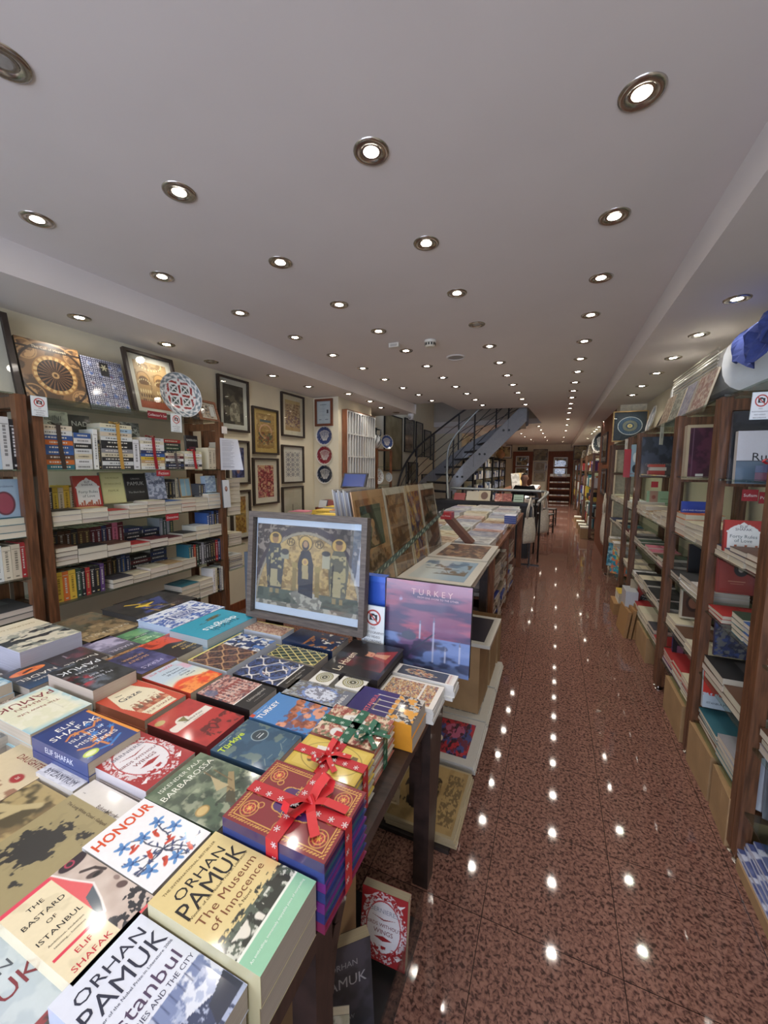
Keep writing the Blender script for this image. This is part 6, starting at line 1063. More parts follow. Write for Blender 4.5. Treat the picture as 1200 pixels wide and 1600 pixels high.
# =====================================================  BACK EDGE OF THE FRONT TABLE
def a_mosaic():
    p = Pic('3c3438', .80, 200); p.noise('8c8078', 34, .56, .05, 3, .8, 2); p.noise('241f24', 7, .55, .08, 4, .6, 3)
    q = np.hypot((p.x-.50)/.49, (p.y-.0)/.72); half = (q < 1)*1.; p.m(half, '97805a'); p.noise('b89c68', 36, .5, .06, 5, .75, 2, reg=half); p.noise('6c5434', 24, .6, .05, 6, .7, 2, reg=half); p.m((np.abs(q-1.02) < .018)*1., '8c8474'); p.m((np.abs(q-1.09) < .035)*1., '38303c')
    p.m(((p.y < .17)*half), '5a6058'); p.noise('444c46', 20, .5, .06, 8, .7, 2, reg=(p.y < .17)*half); p.rect(0, 0, 1, .045, 'a8a294'); p.noise('5a5850', 20, .5, .05, 12, .8, 2, reg=(p.y < .045)*1.)
    def fig(cx, cy, s, robe, halo='b89858', lean=0):
        p.ell(cx, cy+.30*s, .062*s*1.15, .062*s*1.15, '3a3430'); p.ell(cx, cy+.30*s, .064*s, .064*s, halo); p.ell(cx, cy+.295*s, .034*s, .045*s, '8c6c50'); p.ell(cx, cy+.33*s, .035*s, .022*s, '4a3c34')
        p.poly([(cx-.05*s, cy+.25*s), (cx+.05*s, cy+.25*s), (cx+.10*s, cy+.10*s), (cx+.075*s, cy-.22*s), (cx-.075*s, cy-.22*s), (cx-.10*s, cy+.10*s)], robe); p.noise('a89c74', 26, .56, .04, int(cx*50), .8, 2, reg=((np.abs(p.x-cx) < .07*s) & (p.y < cy+.2*s) & (p.y > cy-.2*s))*1.)
        p.rect(cx-.045*s, cy-.20*s, cx+.03*s, cy-.02*s, '9c9070'); p.line(cx-.05*s, cy+.1*s, cx-.06*s, cy-.2*s, .006, '2a2c34'); p.rect(cx-.05*s, cy-.27*s, cx-.015*s, cy-.22*s, '8c7c5c'); p.rect(cx+.015*s, cy-.27*s, cx+.05*s, cy-.22*s, '8c7c5c')
    fig(.19, .38, .95, '3c4048'); fig(.80, .36, .95, '5c5a50')
    p.rect(.25, .47, .33, .53, '8c8c7c'); p.ell(.29, .54, .04, .03, '3c3c44'); p.rect(.65, .42, .72, .55, 'a09c88'); p.ell(.685, .56, .04, .025, '3a3a40')
    p.poly([(.34, .14), (.52, .22), (.66, .10), (.64, .02), (.44, .04)], 'a8a498'); p.noise('6c6a64', 30, .5, .05, 9, .8, 2, reg=p.R(.36, .02, .64, .2)); p.rect(.37, .18, .41, .42, '7c6c48'); p.rect(.59, .14, .63, .40, '7c6c48'); p.ell(.39, .42, .03, .03, '8c7c50'); p.ell(.61, .40, .03, .03, '8c7c50')
    p.poly([(.43, .16), (.42, .45), (.45, .56), (.49, .60), (.54, .56), (.57, .44), (.57, .12), (.5, .14)], '2c2e3c'); p.ell(.49, .64, .068, .075, '3a3430'); p.ell(.49, .64, .06, .067, 'b89858'); p.ell(.49, .62, .035, .05, '2c2e3c'); p.ell(.49, .63, .022, .032, '9c7c60'); p.ell(.49, .46, .03, .035, 'c0a060'); p.ell(.49, .46, .016, .02, '9c7c60'); p.poly([(.465, .30), (.46, .43), (.52, .43), (.525, .30)], '9c8c68')
    for cx in (.345, .62): p.ring(cx, .64, .035, .004, '3a3028'); p.line(cx-.015, .62, cx-.015, .66, .004, '3a3028'); p.line(cx+.012, .62, cx+.012, .66, .004, '3a3028'); p.line(cx-.015, .64, cx+.012, .64, .004, '3a3028')
    return p
root = frame('large grey framed print of a golden mosaic with three haloed figures on the front table', (-.935, 1.335, .846), 0, .575, .462, a_mosaic(), GRY, .024, .035, 0.0, 'c4ccd8', tilt=5, base='b')
for o in list(root.children):
    if o.name.startswith('picture'): bpy.data.objects.remove(o)
m = MB(); m.box(-.262, .262, .028, .434, .0042, .008, 'c0cbdc'); m.build('mat_board', PF, root)
im = a_mosaic(); m = MB(); m.grid(im.i, .515, .35, .009, y0=.060); m.build('picture', PF, root)
def a_turk():
    p = Pic('5c4c74', 1.0, 130); p.grad('8c5468', .1, .7, .8); p.noise('b05868', 3, .52, .12, 4, .9, 4, reg=(p.y > .35)*1., st=(.5, 2.2)); p.noise('3c3c5c', 3, .55, .12, 9, .9, 4, reg=(p.y > .3)*1., st=(.5, 2.5)); p.noise('6c84b4', 4, .5, .15, 7, .9, 4, reg=(p.y < .38)*1., st=(1, 1.6)); p.noise('2c3048', 5, .56, .08, 11, .8, 3, reg=(p.y < .36)*1., st=(1, 2))
    p.line(.27, .14, .60, .44, .009, '3a3e54'); p.ell(.30, .37, .09, .05, '3c4458'); p.line(.30, .40, .30, .45, .005, '3c4458')
    for x, y0, y1 in ((.43, .36, .52), (.59, .12, .56), (.73, .14, .26), (.89, .16, .34)): p.line(x, y0, x, y1, .008, 'a8acc0'); p.poly([(x-.012, y1), (x, y1+.06), (x+.012, y1)], '6c7088')
    p.noise('a8b4d4', 5, .6, .06, 13, .8, 4, reg=p.R(.05, .75, .6, .98)); return p
disp('large pink and violet sunset skyline book standing at the back corner of the front table', (-.420, 1.385, .736), 0, .335, .335, .022, a_turk(), [T('T U R K E Y', .55, .885, .095, 'c8a8a8'), T('FROM ONE SHORE TO THE OTHER', .62, .825, .03, 'c8a8b0')], 5, '1c1a22', hard=True)
for k in range(0): tag(sbook(.26, .045, .028, 'charcoal', 's').build('book', [PM, PG], None, (-.40, 1.283, .734+.029*k), (0, 0, 0)), 'dark book lying under the sunset skyline book, %s up' % ORD[k], 'book')
sign('white no photography card with red circle between the mosaic print and the skyline book', (-.628, 1.352, .888), 0, .096, .152, 'd0dadc', [T('NO', 0, -.08, .085, K_), T('PHOTOGRAPHY', 0, -.20, .085, K_), T('NO VIDEO', 0, -.31, .085, K_), T('RECORDING', 0, -.42, .085, K_)], 4, art=a_nophoto(1.6))
tag(MB().box(-.045, .045, -.012, .012, 0, .08).build('card_holder', BLK, loc=(-.628, 1.366, .735)), 'black holder behind the no photography card', 'card holder')
tag(MB().box(-.04, .045, -.02, .018, 0, .335, '2c54b4').box(-.042, .047, -.022, .018, .315, .337, '3460c0').build('blue_box', SL, loc=(-.640, 1.412-.0, .735)), 'tall bright blue shrink wrapped box behind the no photography card', 'box')
# =====================================================  PRINT TABLE
t = thing('print_table', 'dark wooden table holding large prints behind the front table', 'table', (-.9, 2.3, 0))
MB().box(-.38, .48, -.84, .86, .82, .855).build('tabletop', WD, t)
for x, y in ((.42, -.80), (.42, .82), (-.33, -.8), (-.33, .82)): MB().box(x-.03, x+.03, y-.03, y+.03, 0, .82).build('leg', WD, t)
MB().box(-.33, .45, -.78, .8, .74, .82).build('apron', WD, t)
g = 'sleeved prints piled flat on the print table'
def a_sea(): p = Pic('8ca4b4', .8, 90); p.grad('b8c0bc', .2, .6); p.noise('6c5c44', 5, .54, .06, 4, .9, 4, reg=p.R(.25, .05, .8, .6)); p.noise('4c6c88', 6, .5, .1, 8, .8, 4, reg=(p.x > .6)*1.); p.line(.5, .2, .5, .7, .01, '5c4c38'); p.line(.3, .3, .7, .5, .006, '7c7464'); return p
def a_brn(): p = painterly(.75, ['8c6c50', 'a88c6c', '6a4a38', '4a3c34'], 161, 90, 5); p.noise('2f2a2a', 8, .58, .05, 5, .8, 3, reg=p.R(.3, .2, .8, .6)); return p
def flatprint(label, cx, cy, z, w, h, art, up, grp, bd=.035, th=.006, edge='c8c4b8', jitr=.02, sleeve=True):
    root = thing('art_print', label, 'art print', (cx, cy, z), (0, 0, UPROT[up]+rnd.uniform(-jitr, jitr)), grp); MB().box(-w/2, w/2, -h/2, h/2, 0, th, edge).build('mount', SL if sleeve else PM, root)
    if art is not None:
        m = MB(); m.grid(art.i, w-2*bd, h-2*bd, th+.0005); m.build('picture', SL, root)
    return root
for k in range(5):
    flatprint('%s, %s down the middle pile' % ('white mounted print' , ORD[k]) if k else 'white mounted sea and boat print on the middle pile of the print table', -.595+.008*math.sin(k*3), 2.215+.01*math.cos(k*2), .925-.012*k, .56, .37, a_sea() if k == 0 else None, '-X' if 0 else '+Y', g, th=.0115) if 0 else None
for nm, yc, art, hgt in (('sea and boat', 2.22, a_sea(), .545), ('brown battle', 2.80, a_brn(), .54), ('orange mottled', 1.70, painterly(.75, ['c08850', 'd8a870', 'a06a3c'], 163, 60, 5), .44)):
    for k in range(5):
        flatprint('white mounted %s print on top of its pile on the print table' % nm if k == 0 else 'plain mounted print, %s down the pile under the %s print' % (ORD[k], nm), -.575+.012*math.sin(k*2.3+yc), yc+.006*k, .900-.0115*k, .40, hgt, None if k else Pic('000000', 1, 2), '+Y', g, th=.0108, jitr=.015 if k else .004)
for o in [o for o in bpy.data.objects if o.get('label', '').endswith('top of its pile on the print table')]:
    for ch in list(o.children):
        if ch.name.startswith('picture'): bpy.data.objects.remove(ch)
    art, hh = (a_sea(), .545) if 'sea' in o['label'] else ((a_brn(), .54) if 'battle' in o['label'] else (painterly(.75, ['c08850', 'd8a870', 'a06a3c'], 163, 60, 5), .44))
    m = MB(); m.grid(art.i, hh-.09, .31, .0113, 0, Matrix.Rotation(PI/2, 4, 'Z')); m.build('picture', SL, o)
g = 'large prints leaning upright on the print table'
def a_icon(pal, sd, dark=None):
    p = painterly(1.6, pal, sd, 90, 5)
    if dark: p.rect(.12, .75, .88, 1.48, dark); p.noise('4a5a4c', 6, .5, .1, 5, .7, 3, reg=p.R(.12, .75, .88, 1.48)); p.poly([(.32, .78), (.5, 1.15), (.7, .78)], 'a08060'); p.ell(.5, 1.16, .07, .08, 'b08c64'); p.noise('3c3428', 10, .56, .05, 6, .8, 3, reg=p.R(.3, .75, .7, 1.1)); p.ell(.5, .35, .38, .38, '9c8468', .7); p.noise('5a4634', 11, .55, .05, 3, .8, 3, reg=p.R(.1, .05, .9, .68))
    else: p.ell(.5, 1.2, .1, .13, pal[1]); p.poly([(.35, .3), (.4, 1.1), (.6, 1.1), (.68, .3)], pal[2], .6)
    return p
for k, (y0_, y1_, art, lb, ec) in enumerate([(1.60, 1.95, a_icon(['a88058', 'b88f66', '8c6644'], 171, '2f3c34'), 'tan bordered print with dark green panel and seated figure, nearest of the leaning prints', 'b8916a'), (1.965, 2.285, a_icon(['8c6848', 'a8825c', '6a4c38'], 172), 'brown figure print in a white sleeve, second of the leaning prints', 'c8c0b0'), (2.30, 2.56, a_icon(['a88448', 'c09c5c', '3c3c6c', '7c3c3c'], 173), 'golden print with a blue robed figure, third of the leaning prints', 'c4b090'), (2.575, 2.92, a_icon(['5c4838', '7c6048', '3c2f28'], 174), 'dark brown figure print, farthest of the leaning prints', 'c8c4b8')]):
    w, h = y1_-y0_, .535; root = thing('art_print', lb, 'art print', (-.765, (y0_+y1_)/2, .862), (0, 0, 0), g); root.rotation_euler = (Matrix.Rotation(PI/2, 3, 'Z') @ Matrix.Rotation(math.radians(80), 3, 'X')).to_euler()
    MB().box(-w/2, w/2, 0, h, -.006, 0, ec).build('mount', SL, root); m = MB(); m.grid(art.i, w-.04, h-.07, .0006, y0=.03); m.build('picture', SL, root); MB().box(-w/2-.004, w/2+.004, 0, h+.012, .003, .0036).build('clear_sleeve', GP, root)
for k in range(9):
    root = MB().box(-.16, .16 if k % 2 else .15, 0, .53+.006*(k % 3), 0, .008, ['8c9098', '74747a', 'a09c94'][k % 3]).build('mounted_board', SL, None, (-.790-.0095*k, 1.76, .862)); root.rotation_euler = (Matrix.Rotation(PI/2, 3, 'Z') @ Matrix.Rotation(math.radians(80), 3, 'X')).to_euler()
    tag(root, 'grey edged mounted print seen end on, %s behind the tan bordered one' % ORD[k], 'art print', 'boards stacked behind the leaning prints')
for k in range(5):
    root = MB().box(-.48, .48, 0, .525, 0, .012, ['c8c4bc', 'b4b0a8'][k % 2]).build('mounted_board', SL, None, (-.79-.014*k, 2.44, .862)); root.rotation_euler = (Matrix.Rotation(PI/2, 3, 'Z') @ Matrix.Rotation(math.radians(80), 3, 'X')).to_euler()
    tag(root, 'wide pale mounted board, %s behind the far leaning prints' % ORD[k], 'art print', 'boards stacked behind the leaning prints')
m = MB(); ribbon(m, [(-.70, 1.42, .975), (-.745, 1.60, 1.00), (-.752, 1.97, 1.045), (-.756, 2.30, 1.09), (-.76, 2.60, 1.13), (-.77, 2.93, 1.175)], (.15, 0, 1), .042, '1c4034', True, sp=.045, sc='a8bcac')
o = m.build('ribbon', FB); sm = o.modifiers.new('s', 'SOLIDIFY'); sm.thickness = .001; tag(o, 'long dark green snowflake ribbon stretched across the leaning prints', 'ribbon')
# easel arm with red label
t = thing('easel', 'slanting brown wooden arm with a red label cap beyond the leaning prints', 'easel', (-.74, 3.16, .86))
a_ = ony(700, 808, 3.16)-Vector((-.74, 3.16, .86)); b_ = ony(737, 850, 3.16)-Vector((-.74, 3.16, .86)); MB().bar(a_, b_, .05, .10, up=(0, 1, 0)).build('arm', mat('brown_arm', '5c3a2c', .5), t); c_ = ony(699, 805, 3.15)-Vector((-.74, 3.16, .86)); m = MB().box(c_.x-.045, c_.x+.045, -.06, .04, c_.z-.028, c_.z+.028, 'a01c24').text('Art Prints', c_.x, 0, .018, 'e0d0cc', 0, M=Matrix.Translation((0, -.061, c_.z)) @ Matrix.Rotation(PI/2, 4, 'X')); m.build('label_cap', PR, t)
# cartons and dark print at the foot of the print table
for k, (a, b, h, x1) in enumerate([(2.22, 2.52, .47, -.345), (2.55, 2.84, .46, -.335), (2.88, 3.10, .36, -.33)]): carton('%s tall tan cardboard box at the aisle side of the print table' % ['nearest', 'middle', 'farthest'][k], x1-.28, x1, a, b, h, 'tall cardboard boxes by the print table', rot=.03*(k-1), open_=(k > 0))
root = flatprint('dark picture in a wide white sleeve lying on the tall cardboard boxes', -.46, 2.44, .475, .46, .34, Pic('2f2c34', .7, 30), '-X', 'x', bd=.04, th=.02); del root['group']
# floor prints
g = 'sleeved prints laid on the floor beside the front table'
def a_bird(): p = Pic('c4bca4', 1.35, 70); p.curve([(.4, .5), (.6, .55), (.72, .45)], .008, '6a5a44'); p.ell(.55, .62, .05, .03, 'a05c44'); return p
def a_yel(): p = painterly(1.3, ['8c8c88', 'a8a49c', '5c5c5c'], 182, 80, 5); p.poly([(.1, .3), (.55, .2), (.75, .7), (.4, 1.0), (.15, .8)], 'b89a30'); p.noise('7c6420', 9, .55, .05, 4, .9, 3, reg=p.R(.1, .2, .75, 1.0)); p.poly([(.5, 1.0), (.8, .95), (.85, 1.2), (.6, 1.2)], 'c0a030'); return p
def a_red(): p = Pic('3c4a84', 1.35, 80); p.noise('b02838', 4, .48, .05, 5, 1, 3); p.ell(.68, .65, .22, .35, 'b05878'); p.noise('6c2434', 9, .6, .04, 7, .9, 3); p.ell(.35, 1.05, .1, .12, 'd8c8b0'); p.noise('1c1c2c', 8, .62, .04, 9, .9, 3); return p
def a_news(): p = Pic('a88c5c', 1.35, 80); p.noise('8c7044', 5, .55, .1, 3, .5); p.ell(.55, .85, .28, .38, '6c5434', .6); p.noise('2c241c', 7, .54, .04, 5, 1, 4, reg=p.R(.2, .5, .85, 1.25)); p.noise('5c4a30', 30, .5, .04, 6, .8, 2, reg=p.R(.1, .05, .9, .4)); return p
for k, (y0_, y1_, art, lb, ec, z) in enumerate([(2.54, 2.92, a_bird(), 'cream print of a small sparrow on a branch, farthest of the floor prints', 'c0bcb0', .07), (2.17, 2.53, a_yel(), 'print with a yellow robed figure on grey, second farthest of the floor prints', 'c0bcb0', .065), (1.79, 2.16, a_red(), 'print with red and pink figures on blue, second nearest of the floor prints', 'c4c0b8', .06), (1.38, 1.76, a_news(), 'aged newspaper style print with a black swirl, nearest of the floor prints', 'a89878', .055)]):
    n = 3
    for q in range(n):
        bd = .045 if k in (0, 1, 2) else .012
        flatprint(lb if q == 0 else 'print beneath the one %s, %s down' % (['with the sparrow', 'with the yellow robe', 'with red and pink figures', 'in newspaper style'][k], ORD[q]), -.445+.006*q, (y0_+y1_)/2, z-.012-.012*q, (y1_-y0_) if 0 else .37, .30, None, '-X', g, th=.0112, edge=ec, jitr=.01 if q else .003)
    o = [o for o in bpy.data.objects if o.get('label') == lb][0]; m = MB(); m.grid(art.i, .37-2*bd, .30-2*bd, .0118); m.build('picture', SL, o)
tag(MB().box(-.16, .14, -.78, .78, 0, .017).build('floor_board', mat('dark_board', '2a211e', .6), loc=(-.45, 2.15, 0)), 'thin dark board on the floor under the floor prints', 'board')
disp('tan poster print with red block letters behind the front table leg', (-.66, 1.45, .02), 0, .22, .30, .006, Pic('a8906c', 1.35, 60).noise('6c5438', 8, .55, .06, 4, .7, 3).rect(.05, .05, .95, .2, 'b8a078'), [T('PARIS', .5, .12, .14, '8c2420'), T('PEOPLE', .5, 1.2, .12, '8c2420')], 10, 'a8906c', cat='art print', name='art_print')
carton('brown cardboard box under the front table', -.80, -.47, .55, .90, .50, None)
# acrylic tray with sleeved books at the near table leg
t = thing('acrylic_tray', 'clear acrylic floor tray with books beside the near leg of the front table', 'tray', (-.46, .87, 0)); X0_, X1_, Y0_, Y1_ = -.13, .13, -.24, .24
MB().box(X0_, X1_, Y0_, Y1_, 0, .005).build('tray_floor', BLK, t)
for nm, b in (('side_wall', (X1_-.005, X1_, Y0_, Y1_, .005, .12)), ('side_wall', (X0_, X0_+.005, Y0_, Y1_, .005, .12)), ('end_wall', (X0_+.005, X1_-.005, Y0_, Y0_+.005, .005, .12)), ('end_wall', (X0_+.005, X1_-.005, Y1_-.005, Y1_, .005, .12))): MB().box(*b).build(nm, GA, t)
disp('white and crimson paperback standing in the acrylic tray with a cream top flap', (-.405, .965, .03), .05, .145, .205, .03, a_birds(), [T('BERNIERES', .5, 1.10, .13, '8c8c9c'), T('BIRDS WITHOUT', .5, .80, .10, '7a3038'), T('WINGS', .5, .66, .13, '7a3038')], 8, '8c2c30', 'b8ac90')
disp('dark grey paperback with pale capitals standing in the acrylic tray', (-.445, .78, .03), .75, .15, .225, .035, Pic('2c2c32', 1.4, 50).noise('44424c', 4, .5, .15, 4, .7, 3), [T('ORHAN', .5, 1.1, .14, '8c8c90'), T('PAMUK', .5, .85, .24, '9c9ca0'), T('SNOW', .5, .3, .1, '7c7c80')], 10, '1c1c20', 'b8ac90')
disp('khaki paperback lying against the near end of the acrylic tray', (-.43, .64, .03), .5, .14, .20, .02, painterly(1.4, ['8c8870', 'b4b0a0', '5c5a48'], 190, 40, 4), (), 12)
# =====================================================  SECOND TABLE (magazines)
t = thing('magazine_table', 'long brown wooden table with lower shelves behind the print table', 'table', (-.92, 4.78, 0))
MB().box(-.50, .50, -1.58, 1.58, .80, .83).build('tabletop', WO, t)
for y in (-1.5, -.42, .26, 1.5):
    for x in (.46, -.46): MB().box(x-.035, x+.035, y-.035, y+.035, 0, .80).build('leg', WO, t)
for z in (.42, .10): MB().box(-.47, .47, -1.5, .26, z-.02, z).build('lower_shelf', WO, t)
r6 = random.Random(3); GM = 'magazines and print packs on the long table'
MAGC = [('greyish blue', ['8c90a0', 'b4b4b8', '6a6e80']), ('sage', ['8c9484', 'b8b8a8', '6c7464']), ('tan', ['a08468', 'c8b498', '7c5c44']), ('rose brown', ['a07460', 'c0a08c', '7c4c3c']), ('white', ['c8c8c4', 'd4d4d0', '8c8c8c']), ('cream', ['c4b896', 'd4ccb0', '9c8c68']), ('lilac', ['9c9cb8', 'c4c4d0', '7c7c9c'])]
for i in range(3):
    for j in range(10):
        x = -1.24+.31*i+(.02 if i == 2 else 0); y = 3.36+.305*j; n = 3 if (i == 2 or j == 0) else 1; base = .832; tot = (.055 if j < 6 else .09)+r6.uniform(-.01, .015); th = tot/n
        nm, pal = MAGC[(i*2+j*3+(j > 5)*2) % 7] if j < 6 else MAGC[r6.choice([4, 5, 4, 6, 0])]
        for k in range(n):
            w, h = .29, .285; z = base+tot-th*(k+1); m = MB().box(-w/2, w/2, -h/2, h/2, 0, th, pal[1]);
            if k == 0: m.grid(painterly(1.0, pal, 200+i*10+j, 26, 5).i, w-.03, h-.03, th+.0006)
            ro = r6.uniform(-.04, .04) if j < 6 else r6.uniform(-.15, .15)
            o = m.build('magazine', SL, None, (x+r6.uniform(-.008, .008), y, z), (0, 0, ro)); tag(o, '%s %s, %s, %s row, %s, long table' % (nm, 'print pack' if j < 6 else 'magazine', ['left column', 'middle column', 'aisle side column'][i], ORD[j], 'on top' if k == 0 else ORD[k]+' down'), 'magazine', GM)
for k, (y, c) in enumerate([(4.45, '2c3c7c')]):
    for q in range(4): tag(MB().box(-.06, .06, -.08, .08, 0, .022, 'c0c0c8').box(-.061, .061, -.081, -.078, 0, .02, '3c4c8c').box(.058, .061, -.08, .08, .002, .018, '3c4c8c').build('book', SL, None, (-.44, 4.62, .89+.023*q), (0, 0, 0)), 'small navy and white book, %s up in the pile at the aisle edge of the long table' % ORD[q], 'book', 'small navy books on the long table')
GL = 'print packs on the lower shelves of the long table'
for z in (.42, .10):
    for j in range(6):
        n = 7
        for k in range(n):
            c = r6.choice(['6a5a4c', '8c8478', 'b8b4a8', '54463c', '9c8c78', '2c3c7c' if (j > 3 or z < .2) else '6a5a4c']); y = 3.44+.29*j
            if .0+z+.035*k > .76: continue
            o = MB().box(-.16, .16, -.135, .135, 0, .03, c).box(.155, .1605, -.13, .13, .008, .022, 'b0aca0').build('print_pack', SL, None, (-.60+r6.uniform(-.01, .02), y, z+.0325*k), (0, 0, r6.uniform(-.05, .05))); tag(o, 'print pack, %s up, %s pile, %s shelf of the long table' % (ORD[k], ORD[j], 'upper' if z > .3 else 'lower'), 'print pack', GL)

a_ = ony(388, 862, 1.405); tag(MB().box(-.014, .006, -.012, .012, 0, a_.z-.735, '3a4450').box(.006, .014, -.014, .012, .0, .22, '3448a8').build('leaning_board', PR, None, (a_.x, a_.y, .735)), 'thin slate blue board standing at the left side of the mosaic print', 'board')
# =====================================================  LEFT MIDDLE: book table, card rack, slatted rack, etagere
t = thing('side_table', 'dark table with books and card boxes against the left wall beyond the rack', 'table', (-2.45, 3.75, 0)); MB().box(-.52, .50, -.32, .78, .90, .93).build('tabletop', BLK, t)
for x in (-.48, .46):
    for y in (-.28, .73): MB().box(x-.03, x+.03, y-.03, y+.03, 0, .90).build('leg', BLK, t)
g = 'books on the side table by the left wall'
for k, (x, y, n, w, d, th, c, nm) in enumerate([(-2.15, 3.12, 3, .24, .20, .028, 'yellow', 'yellow'), (-2.40, 3.10, 2, .24, .2, .02, 'white', 'white'), (-2.66, 3.10, 2, .24, .2, .018, 'cream', 'cream'), (-2.12, 3.36, 3, .24, .20, .036, 'orange', 'orange'), (-2.38, 3.42, 3, .24, .22, .03, 'yellow', 'pale yellow'), (-2.70, 3.42, 2, .24, .22, .03, 'pink', 'pink spotted'), (-2.12, 3.62, 3, .24, .22, .045, 'red', 'red and white'), (-2.40, 3.72, 2, .28, .22, .05, 'yellow', 'butter yellow')]):
    for q in range(n): tag(sbook(w, d, th, c, 's' if (k % 2 == 0) else 'p').build('book', [PM, PG], None, (x+rnd.uniform(-.01, .01), y+.42-d/2, .931+q*(th+.0005)), (0, 0, rnd.uniform(-.1, .1))), '%s book, %s up, side table by the left wall' % (nm, ORD[q]), 'book', g)
t = thing('card_box', 'open red brown box of upright postcards on the side table', 'card box', (-2.56, 4.32, .931)); MB().box(-.2, .2, -.12, .12, 0, .01, '7c3828').box(-.2, .2, -.12, -.11, 0, .07, '7c3828').box(-.2, -.19, -.12, .12, 0, .07, '7c3828').box(.19, .2, -.12, .12, 0, .07, '7c3828').box(-.2, .2, .11, .12, 0, .09, '7c3828').build('box_body', PR, t)
for k in range(14): tag(MB().box(-.055, .055, -.001, .001, 0, .15, ['c8c8c4', '8c4c44', 'b8a890', '4c5c6c', 'a87c6c'][k % 5]).build('postcard', PM, None, (-2.69+.10*(k % 3)*1.25, 4.23+.045*(k//3), .945), (-.35, 0, 0)), 'postcard in the red brown box, %s row, %s in it' % (ORD[k//3], ORD[k % 3]), 'postcard', 'postcards in the red brown box')
for k in range(8): tag(MB().box(-.12, .12, -.08, .08, 0, .03, ['a8acb0', 'c0c0bc'][k % 2]).build('paper_pack', PM, None, (-2.20, 4.34, .931+.031*k), (0, 0, .03*(k % 3))), 'grey paper pack, %s up in the stack before the pillar' % ORD[k], 'paper pack', 'grey paper packs before the pillar')
# tablet on a stand behind the leaning prints
t = thing('tablet_stand', 'black framed blue tablet on a stand behind the leaning prints', 'tablet', (-1.43, 2.72, .0)); MB().box(-.012, .012, -.012, .012, .02, 1.37).build('pole', BLK, t); MB().lathe([(.001, 0), (.14, 0), (.14, .015), (.02, .025)], 24).build('base', BLK, t)
M_ = Matrix.Translation((0, 0, 1.40)) @ Matrix.Rotation(math.radians(62), 4, 'X'); MB().box(-.105, .105, -.06, .065, -.012, 0, '17181c', M=M_).build('tablet_body', PR, t); m = MB(); m.box(-.092, .092, -.05, .055, .0003, .001, '2c4080', M=M_); m.build('screen', mat('blue_screen', '2a3c74', .25, coat=.5, var=.02, emit='2a3f80', es=.15), t)
# slatted postcard rack on the pillar side
t = thing('slatted_rack', 'brown sided rack with white vertical slats holding cards on the pillar side', 'card rack', (-2.61, 5.07, 1.05)); MB().box(-.0, .075, -.44, -.425, 0, 1.21).box(0, .075, .425, .44, 0, 1.21).box(0, .075, -.425, .425, 1.195, 1.21).box(0, .01, -.425, .425, 0, 1.195).build('case', WO, t)
m = MB()
for k in range(12): y = -.425+.85*k/11; m.box(.055, .078, y-.010, y+.010, 0, 1.195, 'd0d0cc')
for z in (0, .29, .59, .89, 1.18): m.box(.055, .080, -.425, .425, z, z+.018, 'd0d0cc')
m.build('white_slats', PR, t)
cc = ['c8c4bc', 'a89c8c', '3c4450', 'b8b8b4', 'c09c5c', '6c6c78', 'c8c8c8', '8c5c4c']
for r_ in range(4):
    for k in range(11): MB().box(.02, .05, -.425+.85*k/11+.012, -.425+.85*(k+1)/11-.012, .025+.295*r_, .20+.295*r_+.05*((k*7+r_) % 3)/2, cc[(k*5+r_*3) % 8]).build('card_stack', PM, t)
# etagere with vase and plates
t = thing('etagere', 'brown open shelf stand with ceramics beyond the slatted rack', 'shelf', (-2.74, 6.02, 0))
for x in (-.13, .13):
    for y in (-.30, .30): MB().box(x-.018, x+.018, y-.018, y+.018, 0, 1.80).build('post', WO, t)
for z in (.5, .9, 1.22, 1.52, 1.80): MB().box(-.15, .15, -.32, .32, z-.015, z).build('shelf_board', WO if z > 1.7 else GS, t)
t = thing('ceramic_vase', 'black and white patterned round jug on top of the ceramics stand', 'vase', (-2.72, 5.86, 1.801)); m = MB(); m.lathe([(.001, 0), (.06, 0), (.09, .03), (.125, .09), (.13, .14), (.10, .20), (.05, .235), (.045, .26), (.055, .33), (.062, .335), (.05, .33), (.04, .26)], 32, 'c0c4c8'); 
for i in range(len(m.v)):
    x, y, z = m.v[i]; a = math.atan2(y, x)
    if z > .22 or (math.sin(a*9+z*60) > .2 and .03 < z < .22): m.c[i] = lin('20262c')
m.build('vase_body', CE, t, smooth=True); MB().tube([(.05, 0, .31), (.12, 0, .30), (.12, 0, .22), (.09, 0, .19)], .011, 8, '20262c').build('handle', CE, t, smooth=True)
plate('blue flower plate leaning beside the jug on the ceramics stand', (-2.64, 6.20, 1.93), 1.0, .12, a_plate2('2c4478'), 8); plate('large patterned plate on the middle of the ceramics stand', (-2.68, 5.92, 1.36), 1.2, .125, a_plate('6c3c44', '4c5c6c', '9ca0a8'), 6); plate('dark green patterned plate low on the ceramics stand', (-2.68, 6.0, 1.05), 1.2, .13, a_plate2('1f3430'), 6); plate('small white plate at the right of the ceramics stand', (-2.62, 6.24, 1.34), 1.2, .08, a_plate2('8c949c', 'c8c8c8'), 6)
frame('framed pale print on the wall behind the jug', (-2.995, 6.05, 2.10), LY, .5, .40, painterly(.8, ['b4a890', 'c8c0a8', '8c7c64'], 300, 40, 3), BLK, .02, .02, .03, glass=False)
